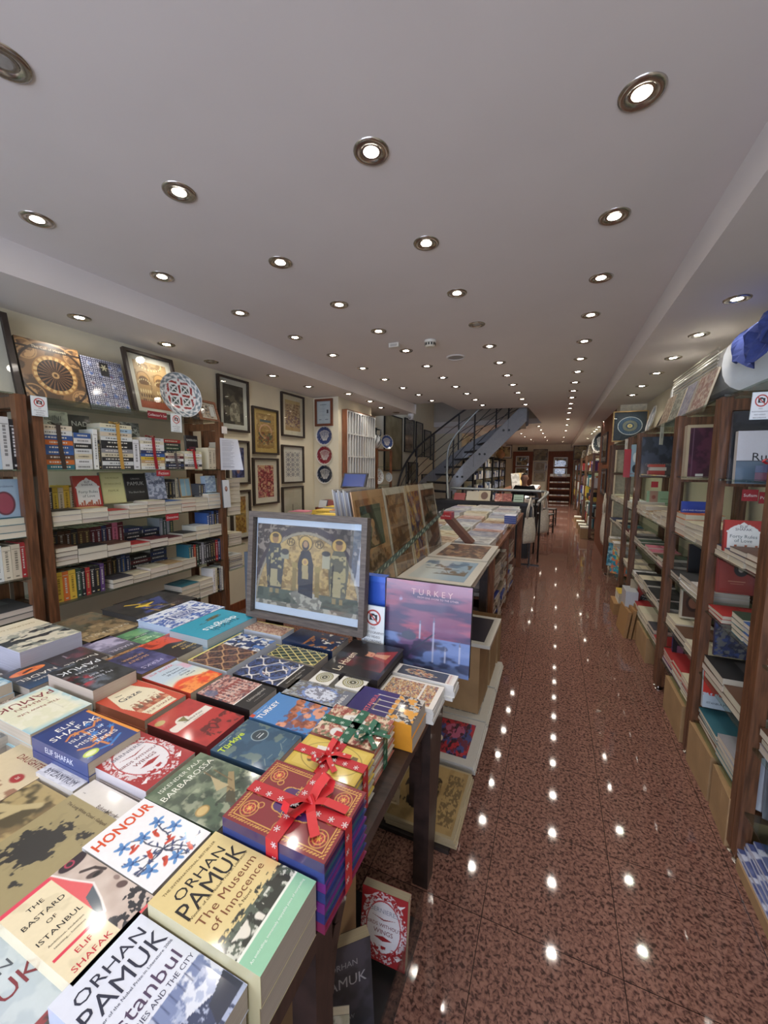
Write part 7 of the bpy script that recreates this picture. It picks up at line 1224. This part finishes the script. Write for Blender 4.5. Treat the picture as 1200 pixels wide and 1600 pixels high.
# stairwell wall pictures
gs = 'black framed pictures in the stairwell'
t = thing('wall_panel', 'tall tan framed panel on the left wall before the stairs', 'wall panel', (-2.995, 7.35, 1.98), (0, 0, 0)); MB().box(0, .02, -.44, .44, -.52, .52, '8c7c5c').box(.02, .024, -.40, .40, -.48, .48, '9c8a68').build('panel', mat('tan_parchment', '8f8060', .7, scale=5, c2='776848'), t); MB().box(.0, .03, -.46, -.44, -.54, .54).box(0, .03, .44, .46, -.54, .54).box(0, .03, -.44, .44, .52, .54).box(0, .03, -.44, .44, -.54, -.52).build('frame', BLK, t)
for k, (y, z, w, h) in enumerate([(8.28, 2.20, .62, .72), (8.96, 2.16, .50, .80), (9.62, 2.10, .56, .66), (10.02, 2.02, .36, .62), (8.55, 1.30, .66, .66), (9.45, 1.05, .50, .60), (9.95, 1.05, .30, .58)]):
    if y+w/2 > 10.19: w = 2*(10.18-y)
    frame('black framed dim print in the stairwell, %s in the %s row' % (ORD[k if k < 4 else k-4], 'upper' if k < 4 else 'lower'), (-2.995, y, z), LY, w, h, painterly(1.3, [['6c6050', '847460', '4c443c'], ['7c7460', '5c5444', '94886c'], ['6c5c54', '8c7c6c', '3c3430']][k % 3], 310+k, 30, 3), BLK, .022, .025, .04, '8c8474', grp=gs)
# =====================================================  CURVED STAIRCASE
t = thing('staircase', 'grey steel curved staircase rising to the right through the ceiling opening', 'staircase', (-1.8, 7.6, 0))
O = Vector((-1.8, 7.6, 0))
def curve3(P, n):
    out = []
    P = [Vector(p) for p in P]; Q = [P[0]*2-P[1]]+P+[P[-1]*2-P[-2]]
    for i in range(len(P)-1):
        a, b, c, d = Q[i:i+4]
        for k in range(n): u = k/n; out.append(.5*((2*b)+(c-a)*u+(2*a-5*b+4*c-d)*u*u+(3*b-3*c+d-a)*u**3))
    out.append(P[-1]); return out
INN = [(-1.90, 7.48, .10), (-1.98, 7.72, .55), (-2.0, 7.92, .98), (-1.78, 8.0, 1.35), (-1.2, 8.0, 1.95), (-.55, 8.0, 2.62)]
OUT = [(-2.72, 6.85, .10), (-2.80, 7.45, .55), (-2.78, 8.2, .98), (-2.55, 8.95, 1.40), (-1.9, 9.3, 1.95), (-.6, 9.3, 2.62)]
ci, co_ = curve3(INN, 8), curve3(OUT, 8)
def at_h(C, z):
    for a, b in zip(C, C[1:]):
        if a.z <= z <= b.z: return a+(b-a)*((z-a.z)/(b.z-a.z+1e-9))
    return C[-1] if z > C[-1].z else C[0]
nt = 14
for k in range(nt):
    z0, z1 = .17+k*.172, .17+(k+1)*.172; a, b, c_, d_ = at_h(ci, z0)-O, at_h(co_, z0)-O, at_h(co_, z1+.02)-O, at_h(ci, z1+.02)-O; V = []
    for zz in (z0-.035, z0):
        for q in (a, b, c_, d_): V.append((q.x, q.y, zz))
    MB().add(V, [(3, 2, 1, 0), (4, 5, 6, 7), (0, 1, 5, 4), (1, 2, 6, 5), (2, 3, 7, 6), (3, 0, 4, 7)], '58585a').build('tread', STD, t)
def stringer(C, name, hh, th=.03, off=0):
    vs = []; n = len(C)
    for i, p in enumerate(C):
        d = (C[min(i+1, n-1)]-C[max(i-1, 0)]); nrm = Vector((d.y, -d.x, 0)).normalized()*(th/2)
        for s in (-1, 1):
            for zz in (-.20*hh, .14*hh): vs.append(p-O+nrm*s+Vector((0, 0, zz)))
    fs = []
    for i in range(n-1):
        a = i*4; fs += [(a, a+4, a+5, a+1), (a+2, a+3, a+7, a+6), (a+1, a+5, a+7, a+3), (a, a+2, a+6, a+4)]
    fs += [(0, 1, 3, 2), ((n-1)*4, (n-1)*4+2, (n-1)*4+3, (n-1)*4+1)]
    MB().add(vs, fs, '808284').build(name, STL, t)
stringer(ci, 'inner_stringer', 1.15); stringer(co_, 'outer_stringer', .9)
def rail(C, tag_, hs, n_posts, inset=0, endz=None):
    top = [p-O+Vector((0, 0, .95)) for p in C]; MB().tube(top if not endz else endz+top, .022, 8).build('handrail', mat('pale_steel', 'a8aca8', .35, metal=.4, var=.03) if tag_ else STD, t, smooth=True)
    for h_ in hs: MB().tube([p-O+Vector((0, 0, h_)) for p in C], .008, 6).build('rail_bar', STD, t, smooth=True)
    for k in range(n_posts):
        p = C[int((len(C)-1)*(k+.5)/n_posts)]-O; MB().tube([p+Vector((0, 0, -.1)), p+Vector((0, 0, .95))], .016, 8).build('baluster', STD, t)
rail(co_, 0, (.3, .5, .72), 6); rail(ci, 1, (.3, .5, .72), 5, endz=[INNv for INNv in [Vector((-1.84, 7.40, .62))-O, Vector((-1.86, 7.42, .85))-O]])
for zc in (1.35, 1.80, 2.25):
    p = at_h(ci, zc)-O
    for s in (-.05, .05): MB().lathe([(.001, 0), (.022, 0), (.022, .02), (.001, .02)], 12, '202020', M=Matrix.Translation((p.x+s, p.y-.02, p.z-.02)) @ Matrix.Rotation(PI/2, 4, 'X')).build('bolt', BLK, t)
# =====================================================  COUNTER, RAIL, PERSON
t = thing('guard_rail', 'long pale steel handrail with a rounded end above the low counter', 'handrail', (-1.1, 7.3, 0)); O2 = Vector((-1.1, 7.3, 0))
pts = [(-1.82, 7.40, 1.125), (-1.2, 7.41, 1.12), (-.30, 7.42, 1.11), (-.17, 7.38, 1.105), (-.11, 7.25, 1.10), (-.13, 7.1, 1.06), (-.22, 6.55, .99)]
MB().tube([Vector(p)-O2 for p in curve3(pts, 5)], .024, 10).build('top_rail', mat('pale_steel', 'a8aca8', .35, metal=.4, var=.03), t, smooth=True)
for p in ((-1.8, 7.40), (-1.1, 7.41), (-.3, 7.42), (-.2, 6.7)): MB().tube([Vector((p[0], p[1], 0))-O2, Vector((p[0], p[1], 1.07 if p[1] > 7 else .99))-O2], .014, 8).build('rail_post', BLK, t)
t = thing('low_counter', 'black low display counter with leaning books beyond the long table', 'counter', (-1.15, 7.15, 0)); MB().box(-.85, .80, -.25, .20, .88, .93).build('counter_top', BLK, t); MB().box(-.83, .78, -.23, .18, 0, .88).build('cabinet', mat('black_cabinet', '232222', .5), t)
for k, (x0, x1, y0, y1, art, lb, hh) in enumerate([(709, 727, 771, 779, Pic('8c2c2c', .6, 20), 'red book', .0), (728, 748, 768, 779, 'b8b09c', 'cream book', 0), (747, 766, 767, 779, Pic('b8ac90', .8, 30).ell(.5, .4, .3, .3, '5c3c2c'), 'book with brown oval photo', 0), (773, 785, 772, 782, painterly(.9, ['8c3c34', 'b05c4c', 'c08c7c'], 330, 24, 6), 'left of the two rust red patterned books', 0), (785, 800, 772, 783, painterly(.9, ['8c3c34', 'b86c5c', '6c2c28'], 331, 24, 6), 'right of the two rust red patterned books', 0), (802, 818, 774, 784, Pic('8ca490', .7, 30).rect(.1, .2, .9, .25, '3c4c40').rect(.1, .4, .9, .45, '3c4c40'), 'pale green lined book', 0), (819, 836, 776, 785, painterly(.8, ['5c4c40', '8c7c68'], 332, 20, 4), 'dark brown mottled book', 0)]):
    a = ony(x0, y0, 7.0); b = ony(x1, y1, 7.0); disp(lb+' leaning on the black low counter', (.5*(a.x+b.x), 7.0, .931), 0, b.x-a.x-.01, max(.12, a.z-.931+.02), .02, art, (), 30, '3c3430')
tote('near cream canvas bag hanging at the end of the long table', (-.33, 6.40, .36), .9, .26, .40, 'canvas bags at the end of the long table'); tote('far cream canvas bag hanging from the guard rail', (-.15, 7.22, .41), .9, .26, .40, 'canvas bags at the end of the long table')
tag(MB().box(-.012, .012, -.012, .012, 0, 1.06).box(-.08, .1, -.012, .012, 1.04, 1.06).bar((-.15, 0, .01), (.15, 0, .01), .02).bar((0, -.15, .01), (0, .15, .01), .02).build('bag_stand', BLK, loc=(-.32, 6.44, 0)), 'black floor stand the near canvas bag hangs from', 'bag stand')
# chair
def chair(label, x, y, rz):
    t = thing('wooden_chair', label, 'chair', (x, y, 0), (0, 0, rz), 'dark wooden chairs beyond the counter'); w = mat('dark_chair_wood', '2c201a', .45, coat=.2)
    MB().box(-.2, .2, -.2, .2, .44, .47).build('seat', w, t)
    for sx in (-.18, .18):
        MB().bar((sx, -.18, 0), (sx, -.18, .44), .03).build('leg', w, t); MB().bar((sx, .19, 0), (sx, .18, .44), .03).build('leg', w, t); MB().bar((sx, .18, .47), (sx, .24, .92), .028).build('back_post', w, t)
    MB().tube([(-.18, .235, .9), (-.1, .25, .95), (.1, .25, .95), (.18, .235, .9)], .016, 8).build('top_rail', w, t)
    for k in range(4): MB().bar((-.12+.08*k, .185, .47), (-.12+.08*k, .24, .93), .012).build('spindle', w, t)
    MB().bar((-.18, -.18, .22), (.18, -.18, .22), .018).bar((-.18, -.18, .15), (-.18, .18, .15), .018).bar((.18, -.18, .15), (.18, .18, .15), .018).build('stretcher', w, t)
chair('dark wooden chair at the aisle, nearest beyond the counter', -.22, 9.85, 1.3); chair('dark wooden chair at the aisle, behind the nearest one', -.15, 11.2, 1.4)
# person
def skinmesh(name, pts, edges, rad, mt, parent=None, sub=2, root=0):
    me = bpy.data.meshes.new(name); me.from_pydata(pts, edges, []); o = bpy.data.objects.new(name, me); COL.objects.link(o)
    o.modifiers.new('skin', 'SKIN'); 
    if not me.skin_vertices: me.attributes.new if 0 else None
    lay = me.skin_vertices[0].data if me.skin_vertices else None
    if lay is None:
        bpy.context.view_layer.objects.active = o; bpy.ops.mesh.customdata_skin_add(); lay = me.skin_vertices[0].data
    for i, r_ in enumerate(rad): lay[i].radius = r_ if isinstance(r_, tuple) else (r_, r_); lay[i].use_root = (i == root)
    s = o.modifiers.new('sub', 'SUBSURF'); s.levels = sub; s.render_levels = sub; bpy.context.view_layer.update()
    m2 = bpy.data.meshes.new_from_object(o.evaluated_get(bpy.context.evaluated_depsgraph_get())); m2.materials.clear(); m2.materials.append(mt); m2.polygons.foreach_set('use_smooth', [True]*len(m2.polygons))
    bpy.data.objects.remove(o); n = bpy.data.objects.new(name, m2); COL.objects.link(n)
    if parent: n.parent = parent
    return n
SKN = mat('skin', 'c4937a', .55, var=.05); HAIR = mat('dark_hair', '2c2420', .7, scale=80); SWT = mat('black_sweater', '17171a', .9, scale=60, bump=.3)
pr = thing('person', 'person with short dark hair and glasses in a black sweater, seated facing the viewer', 'person', (-.63, 9.35, 0))
P0 = [(0, .12, .62), (0, .10, .82), (0, .06, 1.00), (0, .03, 1.10), (0, -.01, 1.18), (0, -.03, 1.27),  # pelvis .. head
      (-.17, .05, 1.07), (-.26, -.02, .84), (-.13, -.26, .80), (.17, .05, 1.07), (.26, -.02, .84), (.13, -.26, .80),
      (-.10, .10, .60), (-.14, -.32, .58), (-.14, -.34, .10), (-.14, -.46, .05), (.10, .10, .60), (.14, -.32, .58), (.14, -.34, .10), (.14, -.46, .05)]
E0 = [(0, 1), (1, 2), (2, 3), (3, 4), (4, 5), (2, 6), (6, 7), (7, 8), (2, 9), (9, 10), (10, 11), (0, 12), (12, 13), (13, 14), (14, 15), (0, 16), (16, 17), (17, 18), (18, 19)]
R0 = [(.15, .11), (.14, .10), (.15, .10), .06, .055, (.075, .095), .06, .045, .028, .06, .045, .028, .085, .065, .04, .03, .085, .065, .04, .03]
P1, E1, R1 = list(P0), list(E0), list(R0)
for s, wi in ((-1, 8), (1, 11)):
    w = Vector(P0[wi])
    for k, (dx, l) in enumerate(((-.030, .060), (-.011, .070), (.010, .066), (.030, .052))):
        b0 = len(P1); kn = w+Vector((dx*s, -.06, -.005)); P1 += [tuple(kn), tuple(kn+Vector((0, -l*.5, .004))), tuple(kn+Vector((0, -l, -.014)))]; R1 += [.010, .009, .007]; E1 += [(wi, b0), (b0, b0+1), (b0+1, b0+2)]
    b0 = len(P1); P1 += [tuple(w+Vector((-.028*s, -.025, 0))), tuple(w+Vector((-.055*s, -.055, -.004)))]; R1 += [.011, .008]; E1 += [(wi, b0), (b0, b0+1)]
body = skinmesh('body', P1, E1, R1, SKN, pr)
# head shaping: face features as one closed mesh laid over the skull (nose, brow, ears, mouth)
hd = MB(); prof = []
n1, n2 = 18, 24; vs = []
for i in range(n1+1):
    th = PI*i/n1
    for j in range(n2):
        ph = 2*PI*j/n2; x, y, z = math.sin(th)*math.cos(ph), math.sin(th)*math.sin(ph), math.cos(th); w = 1-.28*max(0, -z)**1.5; X, Y, Z = .078*x*w, .098*y*(1-.12*max(0, -z)), .118*z
        if y < -.8 and abs(x) < .22 and -.35 < z < .1: Y -= .018*(1-abs(z+.12)/.24)
        if y < -.75 and abs(abs(x)-.32) < .14 and .02 < z < .22: Y += .010
        if y < -.7 and abs(x) < .28 and -.6 < z < -.48: Y += .006
        if abs(x) > .93 and -.25 < z < .2: X *= 1.12
        vs.append((X, Y-.025, Z+1.285))
hd.add(vs, [(i*n2+j, i*n2+(j+1) % n2, (i+1)*n2+(j+1) % n2, (i+1)*n2+j) for i in range(n1) for j in range(n2)], 'a87a62'); hd.build('head', SKN, pr, smooth=True)
hv = [(x*1.06, (y+.025)*1.06-.018, 1.285+(z-1.285)*1.06) for x, y, z in vs]; hh = MB(); hf = [(i*n2+j, i*n2+(j+1) % n2, (i+1)*n2+(j+1) % n2, (i+1)*n2+j) for i in range(n1) for j in range(n2) if (i < 5 or (i < 11 and 1 <= j <= 10))]
hh.add(hv, hf, '2c2420'); hh.build('hair', HAIR, pr, smooth=True)
gl = MB()
for s in (-1, 1): gl.tube([(s*.034+.024*math.cos(a*PI/6), -.128, 1.30+.018*math.sin(a*PI/6)) for a in range(12)], .003, 6, closed=True); gl.bar((s*.058, -.126, 1.303), (s*.082, -.03, 1.30), .004)
gl.bar((-.011, -.128, 1.302), (.011, -.128, 1.302), .004).build('glasses', BLK, pr)
MB().box(-.022, .022, -.119, -.112, 1.222, 1.228, '7c4c44').build('mouth', PM, pr)
skinmesh('sweater', [P0[i] for i in range(4)]+[P0[6], P0[7], (-.15, -.22, .80), P0[9], P0[10], (.15, -.22, .80)], [(0, 1), (1, 2), (2, 3), (2, 4), (4, 5), (5, 6), (2, 7), (7, 8), (8, 9)], [(.165, .125), (.155, .12), (.175, .12), .075, .08, .062, .045, .08, .062, .045], SWT, pr)
t = thing('stool', 'dark stool under the seated person', 'stool', (-.63, 9.48, 0)); MB().lathe([(.001, .50), (.18, .50), (.19, .47), (.001, .46)], 20).build('seat', BLK, t)
for a in range(4): MB().bar((.1*math.cos(a*PI/2), .1*math.sin(a*PI/2), .47), (.18*math.cos(a*PI/2), .18*math.sin(a*PI/2), 0), .025).build('leg', BLK, t)
t = thing('desk', 'dark desk in front of the seated person with white papers', 'desk', (-.85, 8.85, 0)); MB().box(-.8, .55, -.22, .30, .72, .755).build('desktop', BLK, t)
for x in (-.75, .5):
    for y in (-.17, .25): MB().box(x-.025, x+.025, y-.025, y+.025, 0, .72).build('leg', BLK, t)
# far table with prints
t = thing('far_table', 'far table with leaning prints and white papers beyond the seated person', 'table', (-.95, 13.2, 0)); MB().box(-.5, .5, -1.8, 1.8, .86, .9).build('tabletop', WO, t)
for x in (-.45, .45):
    for y in (-1.7, 1.7): MB().box(x-.03, x+.03, y-.03, y+.03, 0, .86).build('leg', WO, t)
for k in range(5): disp('pale print leaning on the far table, %s from the viewer' % ORD[k], (-1.05, 12.2+.55*k, .9), .9, .34, .46, .02, painterly(1.3, [['b8b8b4', '8c8c88'], ['b89c60', 'd0b880'], ['8c7c64', 'b4a890']][k % 3], 340+k, 20, 4), (), 10, cat='art print', name='art_print', group='prints leaning on the far table')
for k in range(6): tag(MB().box(-.14, .14, -.2, .2, 0, .05, 'c8c8c4').build('paper_pile', PM, None, (-.62, 11.65+.55*k, .9), (0, 0, .1*math.sin(k*4))), 'white paper pile on the far table, %s from the viewer' % ORD[k], 'papers', 'paper piles on the far table')
# far left racks
fb = MB(); pk2 = ['34404c', '5c6c84', 'b0b0ac', '3c3c40', '8c94a4', '2c3860', '6c5c4c', 'c0bcb0']
for i, (a, b) in enumerate([(10.5, 12.2), (12.25, 13.95), (14.0, 15.7), (15.75, 17.6)]):
    rack('F', '%s of the far racks along the left wall beyond the stairs' % ['nearest', 'second', 'third', 'farthest'][i], -2.28, -1.97, a, b, [.4, .8, 1.2, 1.55], 1.88, .05, wood=BLK)
    for z in (.4, .8, 1.2, 1.55):
        y = a+.06
        while y < b-.2: w = r5.choice([.16, .22, .1]); h = r5.uniform(.1, .27); fb.box(-2.22, -2.0, y, y+w-.01, z, z+h, jit(r5.choice(pk2))); y += w+r5.choice([0, .03])
tag(fb.build('far_books', PM), 'mixed books filling the far racks along the left wall beyond the stairs', 'books', kind='stuff')
for k, (y, w, h, c) in enumerate([(11.3, .4, .4, '8c7c64'), (12.9, .4, .45, '6c6c6c'), (14.6, .5, .5, '8c6c4c')]): frame('dark framed picture on the %s far left rack' % NM[k], (-2.15, y, 1.9), LY*.8, w, h, painterly(1.0, [c, 'b0a48c', '3c3834'], 350+k, 24, 3), BLK, .02, .02, .03, base='b', glass=False)
frame('brown framed picture on the end of the far left racks facing the viewer', (-2.02, 17.3, 1.92), .2, .62, .56, painterly(.9, ['8c7850', '4c4030', 'b0a070'], 355, 30, 3), DBR, .03, .03, .04, base='b', glass=False)
t = thing('ceramic_vase', 'round orange brown pot on the far left racks', 'vase', (-2.05, 16.4, 1.9)); MB().lathe([(.001, 0), (.08, 0), (.17, .1), (.18, .18), (.12, .28), (.07, .31), (.08, .36)], 24, 'a87c54').build('vase_body', CE, t, smooth=True)
# =====================================================  END WALL
for nm, x0, x1 in (('door_1', -1.83, -.97), ('door_2', -.34, .68)):
    d = MB().box(x0, x0+.12, YE-.07, YE, 0, 2.27).box(x1-.12, x1, YE-.07, YE, 0, 2.27).box(x0+.12, x1-.12, YE-.07, YE, 2.13, 2.27).box(x0+.12, x1-.12, YE-.04, YE, 0, 2.13).build(nm, WDR); struct(d)
for x, z, w, h, lb in ((-1.42, 1.84, .56, .45, 'upper framed print on the far left door'), (-1.42, 1.35, .56, .42, 'lower framed print on the far left door'), (.17, 1.80, .56, .42, 'upper framed print on the far right door'), (.17, 1.33, .56, .40, 'lower framed print on the far right door')): frame('white bordered '+lb, (x, YE-.072, z), 0, w, h, painterly(.75, ['8c7450', 'b8a078', '4c4030'], int(x*10)+370+int(z*10), 40, 4), WHT, .015, .02, .03, grp='framed prints on the far doors')
frame('brown mottled picture high between the far doors', (-.67, YE-.005, 2.12), 0, .60, .50, painterly(.8, ['8c7c60', 'a8987c', '5c5040'], 380, 40, 4), DBR, .02, .02, 0, glass=True); frame('pale picture below the mottled one between the far doors', (-.66, YE-.005, 1.60), 0, .50, .42, painterly(.8, ['a8a08c', '8c8470'], 381, 30, 4), DBR, .02, .02, .02, glass=False); frame('lower pale framed picture between the far doors', (-.66, YE-.005, 1.15), 0, .46, .40, painterly(.8, ['8c846c', 'a89c84'], 382, 30, 4), DBR, .02, .02, .02, glass=False)
frame('small white card with black figure right of the far pale picture', (-.405, YE-.01, 1.58), 0, .13, .26, Pic('c8c8c4', 1.8, 30).ell(.5, .9, .2, .4, '2c2c30'), WHT, .01, .01, .01, glass=False)
sign('dark emergency EXIT sign on the end wall above the left door', (-1.43, YE-.03, 2.40), 0, .42, .15, '1c2c24', [T('EXIT', 0, 0, .85, 'a8c0b0')])
t = thing('low_rack', 'brown shelf rack with white books standing before the far right door', 'shelf', (.18, YE-.30, 0)); MB().box(-.46, -.42, -.12, .15, 0, 1.2).build('side_panel', WDR, t); MB().box(.42, .46, -.12, .15, 0, 1.2).build('side_panel', WDR, t)
for z in (.05, .33, .62, .90, 1.17): MB().box(-.42, .42, -.12, .15, z-.02, z).build('shelf_board', WDR, t)
wb = MB()
for z in (.05, .33, .62, .90, 1.17):
    for k in range(5): wb.box(-.40+.16*k, -.26+.16*k, -.10, .05, z, z+.05+.03*((k*3+int(z*10)) % 3), ['c8c4bc', 'b0aca0', '8c8c94'][k % 3])
wb.v = [(x+.18, y+YE-.30, z) for x, y, z in wb.v]; tag(wb.build('far_books', PM), 'white book piles on the low rack before the far right door', 'books', kind='stuff')
tag(MB().box(-.13, .13, -.1, .1, 0, .45, 'b0a890').build('paper_pile', PM, None, (-1.2, 18.6, 0)), 'pale pile on the floor before the far left door', 'papers')
# =====================================================  KEEP THE 300 BEST SEEN BOOKS AS OBJECTS, THE REST AS ONE
def merge_rest(limit=297):
    dg = bpy.context.evaluated_depsgraph_get(); dg.update(); glass = {GP, GS, GA}; bl = []
    def toppt(o):
        while o.parent: o = o.parent
        return o
    def seen(p, root):
        v = CR.dot(p-CAM), CU.dot(p-CAM), CF.dot(p-CAM)
        if v[2] <= 0 or abs(v[0]/v[2]*FPX) > 600 or abs(v[1]/v[2]*FPX) > 800: return False
        o = CAM.copy(); d = p-CAM; Ld = d.length; d /= Ld; t = 0
        for _ in range(14):
            hit, loc, nn, idx, ob, _m = S.ray_cast(dg, o, d)
            if not hit: return True
            t = (loc-CAM).length
            if t > Ld-.004: return True
            r_ = toppt(bpy.data.objects[ob.name])
            if r_ == root: return True
            if ob.data.materials and ob.data.materials[0].name.startswith(('pane_glass', 'shelf_glass', 'clear_acrylic')): o = loc+d*.003; continue
            return False
        return False
    for o in list(S.objects):
        if o.parent or o.get('category') != 'book': continue
        parts = [o] if o.type == 'MESH' else [c for c in o.children if not c.name.startswith('title')]
        pts = []
        for q in parts:
            mw = Matrix.Identity(4); k = q
            chain = []
            while k: chain.append(k.matrix_basis); k = k.parent
            for b in reversed(chain): mw = mw @ b
            bb = [mw @ Vector(c) for c in q.bound_box]
            for i in range(8):
                pts.append(bb[i]*.9+bb[7-i]*.1)
                if i < 4: pts.append(bb[i]*.5+bb[i+4 if i+4 < 8 else 0]*.5)
        n = sum(seen(p, o) for p in pts)/len(pts); bb = [Vector(p) for p in pts]
        P = [((CR.dot(p-CAM))/max(.05, CF.dot(p-CAM)), (CU.dot(p-CAM))/max(.05, CF.dot(p-CAM))) for p in bb]
        area = (max(p[0] for p in P)-min(p[0] for p in P))*(max(p[1] for p in P)-min(p[1] for p in P)); bl.append((n*area, o, n))
    bl.sort(key=lambda q: -q[0]); rest = [q[1] for q in bl[limit:]]
    rest = [o for o in rest if o.type == 'MESH']; m = MB(); extra = len(bl)-limit-len(rest)
    if extra > 0: rest += [q[1] for q in reversed(bl[:limit]) if q[1].type == 'MESH'][:extra]
    for o in rest:
        me = o.data; mw = o.matrix_basis; n = len(me.vertices); base = len(m.v)
        co = np.empty(n*3, dtype=np.float32); me.vertices.foreach_get('co', co); A = np.array(mw); V = co.reshape(-1, 3) @ A[:3, :3].T+A[:3, 3]
        ca = np.empty(n*4, dtype=np.float32); me.color_attributes['Col'].data.foreach_get('color', ca)
        m.v += [tuple(r) for r in V.tolist()]; m.c += [tuple(r) for r in ca.reshape(-1, 4)[:, :3].tolist()]
        for p in me.polygons: m.f.append(tuple(i+base for i in p.vertices)); m.m.append(min(p.material_index, 1))
        bpy.data.objects.remove(o)
    tag(m.build('books', [PM, PG]), 'remaining small books filling the racks and the lower layers of the book piles', 'books', kind='stuff')
merge_rest()
seen_ = {}
seen_ = {}
for o in S.objects:
    if not o.parent and o.get('label'): seen_.setdefault(o['label'], []).append(o)
for lb, L_ in seen_.items():
    if len(L_) > 1:
        for i, o in enumerate(L_): o['label'] = ' '.join(lb.split()[:13])+', %s from the front' % ORD[i] if i else lb
